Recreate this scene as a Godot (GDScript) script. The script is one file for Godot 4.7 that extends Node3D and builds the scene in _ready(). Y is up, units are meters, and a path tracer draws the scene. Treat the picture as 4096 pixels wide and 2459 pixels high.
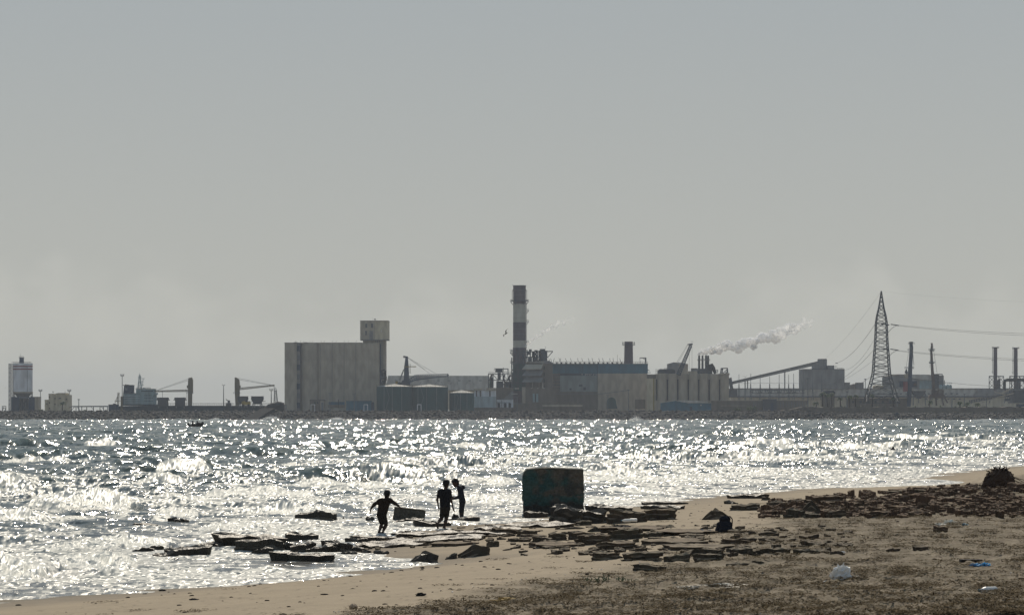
extends Node3D
# A rough sea in front of a harbour's power station and silos, seen against the light from a beach with rock ledges.

func _ready() -> void:
	var t0 := Time.get_ticks_msec()
	var cam := Camera3D.new()
	cam.name = "camera"
	cam.projection = Camera3D.PROJECTION_FRUSTUM
	cam.near = 1.0
	cam.far = 9000.0
	cam.size = 2.0 * 1229.5 / F
	cam.frustum_offset = Vector2(0, (HY - 1229.5) / F)
	cam.position = Vector3(0, EYE, 0)
	add_child(cam)
	cam.current = true
	make_sky()
	var sun := DirectionalLight3D.new()
	sun.name = "sun"
	sun.light_color = Color(1.0, 0.955, 0.88)
	sun.light_energy = 1.3
	sun.light_angular_distance = 0.5
	sun.shadow_enabled = true
	add_child(sun)
	var az := deg_to_rad(0.5)
	var el := deg_to_rad(44.0)
	sun.look_at_from_position(Vector3.ZERO, -Vector3(sin(az) * cos(el), sin(el), -cos(az) * cos(el)))
	stain = ramp_tex(3, 0.012, Color(0.88, 0.87, 0.86), Color(1, 1, 1), 5)
	grain_n = noise_tex(5, 0.03, 5, true, 6.0)
	make_edge()
	build_beach()
	build_sea()
	make_paints()
	build_breakwater()
	build_left()
	build_centre()
	build_right()
	build_people()
	build_rocks()
	build_things()

func make_sky() -> void:
	var env := Environment.new()
	env.background_mode = Environment.BG_SKY
	env.tonemap_mode = Environment.TONE_MAPPER_LINEAR
	env.tonemap_exposure = 1.0
	env.sdfgi_enabled = true
	env.ssao_enabled = true
	env.ssil_enabled = true
	env.fog_enabled = true
	env.volumetric_fog_enabled = true
	env.volumetric_fog_density = 0.0
	env.fog_density = 0.00010
	env.fog_light_color = Color(0.93, 0.96, 1.0)
	var m := ProceduralSkyMaterial.new()
	m.sky_horizon_color = lin(0.51, 0.50, 0.435)
	m.sky_top_color = lin(0.185, 0.285, 0.42)
	m.sky_curve = 0.2
	m.ground_horizon_color = lin(0.30, 0.29, 0.26)
	m.ground_bottom_color = lin(0.16, 0.15, 0.12)
	m.sun_angle_max = 24.0
	m.sky_cover = cloud_cover()
	m.sky_cover_modulate = Color(1, 1, 1)
	var sky := Sky.new()
	sky.sky_material = m
	env.sky = sky
	var we := WorldEnvironment.new()
	we.name = "world_environment"
	we.environment = env
	add_child(we)

# low banks of pale haze cloud
func cloud_cover() -> ImageTexture:
	var w := 4096
	var h := 2048
	var im := Image.create_empty(w, h, false, Image.FORMAT_RGBA8)
	var big := fnl(81, 0.014, 3)
	var puff := fnl(82, 0.05, 5)
	for y in range(h / 2 - 120, h / 2):
		var el := (h / 2.0 - y) / h * 180.0
		for x in w:
			var az := (float(x) / w - 0.5) * 360.0
			var top := 2.1 + 1.6 * big.get_noise_2d(x, 0.0) + 0.5 * big.get_noise_2d(x * 4.0, 90.0)
			var a := smoothstep(0.9, -0.25, el - top - 0.8 * puff.get_noise_2d(x, y * 1.6)) * smoothstep(0.2, 1.2, el)
			a *= 0.55 + 0.6 * puff.get_noise_2d(x * 0.7, y + 300.0)
			if a > 0.0:
				im.set_pixel(x, y, Color(1.0, 0.97, 0.92, clampf(a, 0.0, 1.0) * 0.07))
	return ImageTexture.create_from_image(im)

# ---------------------------------------------------------------- measures
# Camera at (0, EYE, 0) looking along -Z with a shifted lens; the sea's mean level is y = 0.
const F := 11378.0
const CX := 2048.0
const HY := 1655.0
const EYE := 3.2

func P(px: float, py: float, d: float) -> Vector3:
	return Vector3((px - CX) / F * d, EYE + (HY - py) / F * d, -d)

# the point of the beach that lies in this direction
func on_ground(px: float, py: float) -> Vector3:
	var d := 24.0
	while d < 260.0:
		var p := P(px, py, d)
		if p.y <= maxf(ground_h(p.x, p.z), 0.0):
			break
		d += 0.05
	var q := P(px, py, d)
	q.y = ground_h(q.x, q.z)
	return q

# ---------------------------------------------------------------- naming
var used := {}
func numbered(called: String) -> String:
	var n: int = used.get(called, 0)
	used[called] = n + 1
	return called if n == 0 else "%s_%03d" % [called, n]

func thing(called: String, label: String, category: String, at: Vector3, group := "") -> Node3D:
	var o := Node3D.new()
	o.name = numbered(called)
	add_child(o)
	o.position = at
	tag(o, label, category, group)
	return o

func tag(o: Node3D, label: String, category: String, group := "") -> void:
	o.set_meta("label", label)
	o.set_meta("category", category)
	if group != "":
		o.set_meta("group", group)

func part(called: String, mesh: Mesh, m: Material, parent: Node3D) -> MeshInstance3D:
	var o := MeshInstance3D.new()
	o.name = called
	o.mesh = mesh
	o.material_override = m
	parent.add_child(o, true)
	return o

func struct(called: String, mesh: Mesh, m: Material, kind := "structure") -> MeshInstance3D:
	var o := MeshInstance3D.new()
	o.name = numbered(called)
	o.mesh = mesh
	o.material_override = m
	o.set_meta("kind", kind)
	add_child(o)
	return o

# ---------------------------------------------------------------- mesh builder
class B:
	var v := PackedVector3Array()
	var n := PackedVector3Array()
	var c := PackedColorArray()
	var tint := Color(1, 1, 1)

	func tri(a: Vector3, b: Vector3, d: Vector3) -> void:   # a, b, d counter-clockwise from outside
		var q := (b - a).cross(d - a).normalized()
		v.append(a); v.append(d); v.append(b)
		for i in 3:
			n.append(q); c.append(tint)

	func quad(a: Vector3, b: Vector3, d: Vector3, e: Vector3) -> void:
		tri(a, b, d)
		tri(a, d, e)

	func box(lo: Vector3, hi: Vector3) -> void:
		var a := Vector3(minf(lo.x, hi.x), minf(lo.y, hi.y), minf(lo.z, hi.z))
		var b := Vector3(maxf(lo.x, hi.x), maxf(lo.y, hi.y), maxf(lo.z, hi.z))
		hexa([Vector3(a.x, a.y, b.z), Vector3(b.x, a.y, b.z), Vector3(b.x, a.y, a.z), Vector3(a.x, a.y, a.z),
			Vector3(a.x, b.y, b.z), Vector3(b.x, b.y, b.z), Vector3(b.x, b.y, a.z), Vector3(a.x, b.y, a.z)])

	# eight corners: the lower four counter-clockwise seen from above beginning at front left, then the upper four
	func hexa(p: Array) -> void:
		quad(p[0], p[1], p[5], p[4])
		quad(p[1], p[2], p[6], p[5])
		quad(p[2], p[3], p[7], p[6])
		quad(p[3], p[0], p[4], p[7])
		quad(p[4], p[5], p[6], p[7])
		quad(p[3], p[2], p[1], p[0])

	func bar(a: Vector3, b: Vector3, w: float, h := 0.0) -> void:   # a beam of square section
		if h == 0.0:
			h = w
		var f := (b - a).normalized()
		var s := f.cross(Vector3.UP)
		if s.length() < 0.01:
			s = Vector3.RIGHT
		s = s.normalized()
		var u := s.cross(f).normalized()
		s *= w / 2
		u *= h / 2
		quad(a - s - u, a - s + u, b - s + u, b - s - u)
		quad(a + s + u, a + s - u, b + s - u, b + s + u)
		quad(a - s + u, a + s + u, b + s + u, b - s + u)
		quad(a + s - u, a - s - u, b - s - u, b + s - u)
		quad(a - s - u, a + s - u, a + s + u, a - s + u)
		quad(b + s - u, b - s - u, b - s + u, b + s + u)

	# a round body: rings of [height, radius] about an upright axis through at
	func lathe(at: Vector3, prof: Array, sides := 24, smooth := true, cap := true) -> void:
		for k in prof.size() - 1:
			var y0: float = prof[k][0]; var r0: float = prof[k][1]
			var y1: float = prof[k + 1][0]; var r1: float = prof[k + 1][1]
			var sl := Vector2(y1 - y0, r0 - r1).normalized()
			for i in sides:
				var a0 := TAU * i / sides
				var a1 := TAU * (i + 1) / sides
				var d0 := Vector3(cos(a0), 0, -sin(a0))
				var d1 := Vector3(cos(a1), 0, -sin(a1))
				var p0 := at + d0 * r0 + Vector3(0, y0, 0)
				var p1 := at + d1 * r0 + Vector3(0, y0, 0)
				var p2 := at + d1 * r1 + Vector3(0, y1, 0)
				var p3 := at + d0 * r1 + Vector3(0, y1, 0)
				if smooth:
					var n0 := (d0 * sl.x + Vector3(0, sl.y, 0)).normalized()
					var n1 := (d1 * sl.x + Vector3(0, sl.y, 0)).normalized()
					v.append_array([p0, p2, p1, p0, p3, p2])
					n.append_array([n0, n1, n1, n0, n0, n1])
					for j in 6:
						c.append(tint)
				else:
					quad(p0, p1, p2, p3)
		if cap:
			for e in [0, prof.size() - 1]:
				var y: float = prof[e][0]; var r: float = prof[e][1]
				if r > 0.001:
					for i in sides:
						var a0 := TAU * i / sides
						var a1 := TAU * (i + 1) / sides
						var q0 := at + Vector3(cos(a0) * r, y, -sin(a0) * r)
						var q1 := at + Vector3(cos(a1) * r, y, -sin(a1) * r)
						if e == 0:
							tri(at + Vector3(0, y, 0), q1, q0)
						else:
							tri(at + Vector3(0, y, 0), q0, q1)

	# a round tube along points with a radius at each
	func tube(pts: Array, radii: Array, sides := 8) -> void:
		var rings := []
		var side := Vector3.ZERO
		for k in pts.size():
			var f: Vector3 = (pts[mini(k + 1, pts.size() - 1)] - pts[maxi(k - 1, 0)]).normalized()
			if side == Vector3.ZERO:
				side = f.cross(Vector3.UP)
				if side.length() < 0.05:
					side = Vector3.RIGHT
			side = (side - f * side.dot(f)).normalized()
			var up := side.cross(f)
			var ring := []
			for i in sides:
				var a := TAU * i / sides
				ring.append(side * cos(a) + up * sin(a))
			rings.append(ring)
		for k in pts.size() - 1:
			for i in sides:
				var j := (i + 1) % sides
				var p0: Vector3 = pts[k] + rings[k][i] * radii[k]
				var p1: Vector3 = pts[k] + rings[k][j] * radii[k]
				var p2: Vector3 = pts[k + 1] + rings[k + 1][j] * radii[k + 1]
				var p3: Vector3 = pts[k + 1] + rings[k + 1][i] * radii[k + 1]
				v.append_array([p0, p2, p1, p0, p3, p2])
				n.append_array([rings[k][i], rings[k + 1][j], rings[k][j], rings[k][i], rings[k + 1][i], rings[k + 1][j]])
				for q in 6:
					c.append(tint)
		for e in [0, pts.size() - 1]:
			for i in sides:
				var j := (i + 1) % sides
				var q0: Vector3 = pts[e] + rings[e][i] * radii[e]
				var q1: Vector3 = pts[e] + rings[e][j] * radii[e]
				if e == 0:
					tri(pts[e], q1, q0)
				else:
					tri(pts[e], q0, q1)

	# an outline in x and y (counter-clockwise seen from +z), given thickness between two z
	func prism(pts: PackedVector2Array, z0: float, z1: float) -> void:
		if Geometry2D.is_polygon_clockwise(pts):
			pts.reverse()
		var idx := Geometry2D.triangulate_polygon(pts)
		for k in range(0, idx.size(), 3):
			var a := pts[idx[k]]; var b := pts[idx[k + 1]]; var d := pts[idx[k + 2]]
			if (b - a).cross(d - a) < 0:
				var t := b
				b = d
				d = t
			tri(Vector3(a.x, a.y, z1), Vector3(b.x, b.y, z1), Vector3(d.x, d.y, z1))
			tri(Vector3(a.x, a.y, z0), Vector3(d.x, d.y, z0), Vector3(b.x, b.y, z0))
		for k in pts.size():
			var a := pts[k]
			var b := pts[(k + 1) % pts.size()]
			quad(Vector3(a.x, a.y, z0), Vector3(b.x, b.y, z0), Vector3(b.x, b.y, z1), Vector3(a.x, a.y, z1))

	func mesh() -> ArrayMesh:
		var m := ArrayMesh.new()
		var a := []
		a.resize(Mesh.ARRAY_MAX)
		a[Mesh.ARRAY_VERTEX] = v
		a[Mesh.ARRAY_NORMAL] = n
		a[Mesh.ARRAY_COLOR] = c
		m.add_surface_from_arrays(Mesh.PRIMITIVE_TRIANGLES, a)
		return m

func indexed(v: PackedVector3Array, n: PackedVector3Array, c: PackedColorArray, ix: PackedInt32Array) -> ArrayMesh:
	var m := ArrayMesh.new()
	var a := []
	a.resize(Mesh.ARRAY_MAX)
	a[Mesh.ARRAY_VERTEX] = v
	a[Mesh.ARRAY_NORMAL] = n
	if c.size():
		a[Mesh.ARRAY_COLOR] = c
	a[Mesh.ARRAY_INDEX] = ix
	m.add_surface_from_arrays(Mesh.PRIMITIVE_TRIANGLES, a)
	return m

# ---------------------------------------------------------------- materials
func lin(r: float, g: float, b: float) -> Color:
	return Color(r, g, b).linear_to_srgb()

func fnl(sd: int, freq: float, oct := 4, kind := FastNoiseLite.TYPE_SIMPLEX_SMOOTH) -> FastNoiseLite:
	var f := FastNoiseLite.new()
	f.seed = sd
	f.noise_type = kind
	f.frequency = freq
	f.fractal_type = FastNoiseLite.FRACTAL_FBM if oct > 1 else FastNoiseLite.FRACTAL_NONE
	f.fractal_octaves = oct
	return f

func noise_tex(sd: int, freq: float, oct := 4, as_normal := false, bump := 4.0, size := 512) -> NoiseTexture2D:
	var t := NoiseTexture2D.new()
	t.width = size
	t.height = size
	t.seamless = true
	t.noise = fnl(sd, freq, oct)
	t.as_normal_map = as_normal
	t.bump_strength = bump
	return t

func ramp_tex(sd: int, freq: float, a: Color, b: Color, oct := 4, size := 256) -> NoiseTexture2D:
	var t := noise_tex(sd, freq, oct, false, 1.0, size)
	var g := Gradient.new()
	g.set_color(0, a)
	g.set_color(1, b)
	g.set_offset(0, 0.25)
	g.set_offset(1, 0.75)
	t.color_ramp = g
	return t

var stain: NoiseTexture2D      # soft light and dark weathering, shared
var streak: NoiseTexture2D
var grain_n: NoiseTexture2D

func paint(r: float, g: float, b: float, rough := 0.85, worn := true, tile := 14.0) -> StandardMaterial3D:
	var m := StandardMaterial3D.new()
	m.albedo_color = lin(r, g, b)
	m.roughness = rough
	m.metallic_specular = 0.3
	if worn:
		m.albedo_texture = stain
		m.uv1_triplanar = true
		m.uv1_world_triplanar = true
		m.uv1_scale = Vector3(1.0 / tile, 0.35 / tile, 1.0 / tile)
	return m

# ---------------------------------------------------------------- the beach and the sea
# where the water's edge runs, as seen from the camera's height
const EDGE := [[-900, 2490], [-400, 2446], [0, 2412], [500, 2372], [1000, 2332], [1330, 2300], [1600, 2268], [1720, 2254], [1640, 2240], [1440, 2226], [1400, 2180], [1640, 2120], [1900, 2098], [2080, 2072], [2340, 2038], [2800, 1990], [3100, 1962], [3500, 1930], [3800, 1888], [4096, 1862], [4500, 1835]]
var edge_t := PackedFloat32Array()
var edge_s := PackedFloat32Array()
var n_shore: FastNoiseLite
var n_hump: FastNoiseLite
var n_clump: FastNoiseLite
var n_fine: FastNoiseLite
var n_zone: FastNoiseLite

func make_edge() -> void:
	for e in EDGE:
		var d: float = EYE * F / (e[1] - HY)
		var x: float = (e[0] - CX) / F * d + 8.7
		var z: float = -d + 48.2
		edge_t.append(x * 0.303 - z * 0.953)
		edge_s.append(x * 0.953 + z * 0.303)
	n_shore = fnl(11, 0.35, 3)
	n_hump = fnl(12, 0.22, 3)
	n_clump = fnl(13, 2.1, 4)
	n_fine = fnl(14, 4.5, 3)
	n_zone = fnl(15, 0.16, 3)

# metres inland of the water's edge
func inland(x: float, z: float) -> float:
	var qx := x + 8.7
	var qz := z + 48.2
	var t := qx * 0.303 - qz * 0.953
	var s := qx * 0.953 + qz * 0.303
	var k := 0
	var n := edge_t.size()
	if t <= edge_t[0]:
		return s - edge_s[0]
	if t >= edge_t[n - 1]:
		return s - edge_s[n - 1]
	while t > edge_t[k + 1]:
		k += 1
	var f := (t - edge_t[k]) / (edge_t[k + 1] - edge_t[k])
	return s - lerpf(edge_s[k], edge_s[k + 1], f)

# metres inland of the straight line that the shore follows
func backshore(x: float, z: float) -> float:
	return (x + 8.7) * 0.953 + (z + 48.2) * 0.303

func ground_h(x: float, z: float) -> float:
	var s := inland(x, z)
	var b := backshore(x, z)
	if s < 0.0:
		return maxf(s * 0.035, -1.5)
	var h := minf(s * 0.03, 0.045) + maxf(b, 0.0) * 0.045 * smoothstep(0.0, 3.5, s)
	# a shallow hollow that holds a smooth pool, far along the shore
	h -= 0.24 * exp(-pow((x - 18.5) / 4.2, 2.0) - pow((z + 131.0) / 7.0, 2.0))
	return h + n_hump.get_noise_2d(x, z) * 0.05 * smoothstep(1.0, 6.0, s)

func wrack(x: float, z: float) -> float:   # how much dead sea grass lies here
	var b := backshore(x, z) + n_zone.get_noise_2d(x, z) * 1.6
	var along := (x + 8.7) * 0.303 - (z + 48.2) * 0.953
	var edge := 9.2 if along < 8.0 else lerpf(9.2, 4.6, clampf((along - 8.0) / 34.0, 0.0, 1.0))
	return smoothstep(edge - 0.4, edge + 1.6, b)

func build_beach() -> void:
	var rows := 640
	var cols := 460
	var ds := PackedFloat32Array()
	var d := 22.0
	var g := pow(215.0 / 22.0, 1.0 / (rows - 1))
	for i in rows:
		ds.append(d)
		d *= g
	var rv := []
	var rc := []
	rv.resize(rows)
	rc.resize(rows)
	var work := func(i: int) -> void:
		var pv := PackedVector3Array()
		var pc := PackedColorArray()
		var dd := ds[i]
		var cell := dd * 0.5 / cols
		for j in cols:
			var x := (float(j) / (cols - 1) - 0.44) * 0.5 * dd
			var z := -dd
			var s := inland(x, z)
			var y := ground_h(x, z)
			var w := wrack(x, z)
			var a := n_clump.get_noise_2d(x, z * 0.55)
			var f := n_fine.get_noise_2d(x, z)
			var col := Color(0.275, 0.222, 0.155)
			if s > 0.0:
				var wetness := 1.0 - smoothstep(0.3, 3.0, s + n_shore.get_noise_2d(x, z) * 0.8)
				col = col.lerp(Color(0.20, 0.165, 0.122), wetness)
				y += f * 0.006 * (1.0 - w)
				# ridges of matted sea grass with bare sand between
				var tuft := clampf((a + 0.12 + 0.35 * f) * 3.2, 0.0, 1.0) * w
				y += w * (maxf(a, -0.25) * 0.09 + f * 0.035)
				col = col.lerp(Color(0.20, 0.163, 0.115), w)
				col = col.lerp(Color(0.092, 0.073, 0.048), tuft * 0.7)
				# flecks of dark grass on clean sand
				var fleck := smoothstep(0.42, 0.55, n_clump.get_noise_2d(x * 2.1 + 50.0, z * 6.0)) * smoothstep(2.0, 4.0, s)
				col = col.lerp(Color(0.10, 0.08, 0.055), fleck * 0.6 * (1.0 - w))
				y += fleck * 0.012
			else:
				col = Color(0.17, 0.145, 0.11)
			col = col * (1.0 + 0.10 * n_zone.get_noise_2d(x * 5.0, z * 5.0) + 0.08 * f)
			pv.append(Vector3(x, y, z))
			pc.append(col)
		rv[i] = pv
		rc[i] = pc
	var id := WorkerThreadPool.add_group_task(work, rows)
	WorkerThreadPool.wait_for_group_task_completion(id)
	var m := sheet_mesh(rv, rc, cols, func(p: Vector3) -> bool: return p.y > -0.35)
	var mat := StandardMaterial3D.new()
	mat.vertex_color_use_as_albedo = true
	mat.roughness = 0.92
	mat.metallic_specular = 0.25
	mat.normal_enabled = true
	mat.normal_texture = grain_n
	mat.normal_scale = 0.7
	mat.uv1_triplanar = true
	mat.uv1_world_triplanar = true
	mat.uv1_scale = Vector3(0.9, 0.9, 0.9)
	struct("beach", m, mat)
	# the dune behind the camera
	var b := B.new()
	b.tint = Color(0.24, 0.195, 0.135)
	var nx := 24
	for i in nx:
		for j in nx:
			var q := []
			for e in [[0, 0], [1, 0], [1, 1], [0, 1]]:
				var x: float = lerpf(-60.0, 90.0, float(i + e[0]) / nx)
				var z: float = lerpf(-22.6, 130.0, float(j + e[1]) / nx)
				q.append(Vector3(x, minf(ground_h(x, z), 1.5 + 0.02 * maxf(z, 0.0)) - 0.03, z))
			b.quad(q[3], q[2], q[1], q[0])
	struct("beach", b.mesh(), mat)

# joins rows of points into one smooth sheet, leaving out what keep() refuses
func sheet_mesh(rv: Array, rc: Array, cols: int, keep: Callable, rn := []) -> ArrayMesh:
	var rows := rv.size()
	var v := PackedVector3Array()
	var c := PackedColorArray()
	for i in rows:
		v.append_array(rv[i])
		c.append_array(rc[i])
	var n := PackedVector3Array()
	if rn.size():
		for i in rows:
			n.append_array(rn[i])
	else:
		n.resize(v.size())
		for i in rows:
			for j in cols:
				var l := v[i * cols + maxi(j - 1, 0)]
				var r := v[i * cols + mini(j + 1, cols - 1)]
				var f := v[maxi(i - 1, 0) * cols + j]
				var b := v[mini(i + 1, rows - 1) * cols + j]
				n[i * cols + j] = (r - l).cross(b - f).normalized()
	var ok := PackedByteArray()
	ok.resize(v.size())
	for k in v.size():
		ok[k] = 1 if keep.call(v[k]) else 0
	var ix := PackedInt32Array()
	for i in rows - 1:
		for j in cols - 1:
			var k := i * cols + j
			if ok[k] or ok[k + 1] or ok[k + cols] or ok[k + cols + 1]:
				ix.append_array([k, k + cols, k + cols + 1, k, k + cols + 1, k + 1])
	return indexed(v, n, c, ix)

# breaking crests: left and right end in the photograph's terms, the row of their middle, height in metres, slant
const BREAKERS := [
	[110, 260, 1772, 0.7, 0.0], [20, 300, 1858, 0.85, -0.10], [-60, 120, 1866, 0.6, 0.0], [520, 700, 1858, 0.7, -0.04], [775, 990, 1822, 0.7, -0.05],
	[1010, 1170, 1806, 0.65, 0.03], [1190, 1290, 1802, 0.8, 0.06], [640, 840, 1902, 0.75, -0.05], [330, 540, 1958, 0.7, -0.06], [540, 740, 1948, 0.72, 0.04],
	[1030, 1160, 1918, 0.85, 0.05], [1520, 1620, 1740, 0.8, 0.0], [1540, 1720, 1822, 0.85, 0.05], [1570, 1890, 1862, 0.6, -0.03], [1780, 1940, 1808, 0.6, 0.0],
	[1960, 2200, 1854, 0.6, -0.02], [2060, 2110, 1735, 0.8, 0.0], [1850, 2060, 1950, 0.5, 0.0], [1830, 2080, 2005, 0.35, 0.0], [2330, 2480, 1826, 0.7, 0.03],
	[2430, 2730, 1872, 0.62, -0.02], [2230, 2560, 1912, 0.5, -0.02], [2330, 2880, 1922, 0.4, -0.02], [2750, 3010, 1850, 0.6, 0.02], [2960, 3260, 1790, 0.7, 0.0],
	[2690, 2850, 1760, 0.8, 0.0], [3080, 3330, 1812, 0.5, 0.03], [3330, 3720, 1802, 0.6, 0.0], [3560, 3860, 1764, 0.8, 0.0], [3250, 3480, 1762, 0.75, 0.0],
	[3850, 4120, 1776, 0.6, 0.0], [3750, 4000, 1815, 0.4, 0.0], [3000, 3400, 1846, 0.4, 0.0], [130, 520, 2046, 0.5, -0.06], [480, 880, 2010, 0.5, -0.05],
	[820, 1240, 1990, 0.5, -0.03], [1190, 1560, 1966, 0.42, -0.03], [1280, 1420, 1902, 0.5, 0.0], [640, 790, 2062, 0.35, 0.0], [820, 1060, 2115, 0.22, -0.03],
	[200, 470, 2186, 0.22, -0.03], [400, 680, 2168, 0.22, -0.03], [-120, 200, 2305, 0.42, -0.04], [120, 560, 2272, 0.30, -0.08], [-100, 130, 1970, 0.7, 0.1],
	[-80, 180, 2080, 0.3, 0.0], [1000, 1340, 2050, 0.3, -0.02], [2420, 2640, 1968, 0.25, 0.0], [2700, 3100, 1905, 0.3, 0.0], [700, 900, 1750, 0.7, 0.0],
	[340, 460, 1790, 0.75, 0.0], [1330, 1450, 1768, 0.7, 0.0], [2230, 2380, 1770, 0.75, 0.0], [2560, 2680, 1800, 0.7, 0.0], [2880, 3010, 1730, 0.85, 0.0], [3400, 3520, 1730, 0.85, 0.0],
]
var brk := []
var wk := PackedFloat32Array()   # kx, kz, amplitude, phase of each train of waves
var n_warp: FastNoiseLite
var n_gust: FastNoiseLite
var n_lace: FastNoiseLite
var n_froth: FastNoiseLite
var n_tear: FastNoiseLite
var n_rip: FastNoiseLite

func make_waves() -> void:
	var rng := RandomNumberGenerator.new()
	rng.seed = 71
	for w in [[19.0, 0.26, 0.12], [12.5, 0.21, -0.16], [8.6, 0.14, 0.30], [6.1, 0.08, -0.35]]:
		var k: float = TAU / w[0]
		wk.append_array([sin(w[2]) * k, cos(w[2]) * k, w[1], rng.randf() * TAU])
	var lam := 4.4
	for i in 12:
		var k := TAU / lam
		var a := rng.randf_range(-1.1, 1.1)
		wk.append_array([sin(a) * k, cos(a) * k, 0.078 / k, rng.randf() * TAU])
		lam *= 0.82
	for e in BREAKERS:
		var d: float = EYE * F / (e[2] - HY)
		var mid: float = ((e[0] + e[1]) * 0.5 - CX) / F * d
		brk.append([mid, -d, (e[1] - e[0]) * 0.5 / F * d * 1.15, e[3] * 0.78, e[4] * 6.0, rng.randf_range(-0.25, 0.35), rng.randf() * 100.0])
	n_warp = fnl(31, 0.025, 2)
	n_gust = fnl(32, 0.045, 3)
	n_lace = fnl(33, 0.55, 4)
	n_lace.fractal_type = FastNoiseLite.FRACTAL_RIDGED
	n_froth = fnl(34, 5.5, 3)
	n_tear = fnl(35, 0.12, 3)
	n_rip = fnl(36, 2.2, 4)
	n_rip.fractal_gain = 0.65

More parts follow.
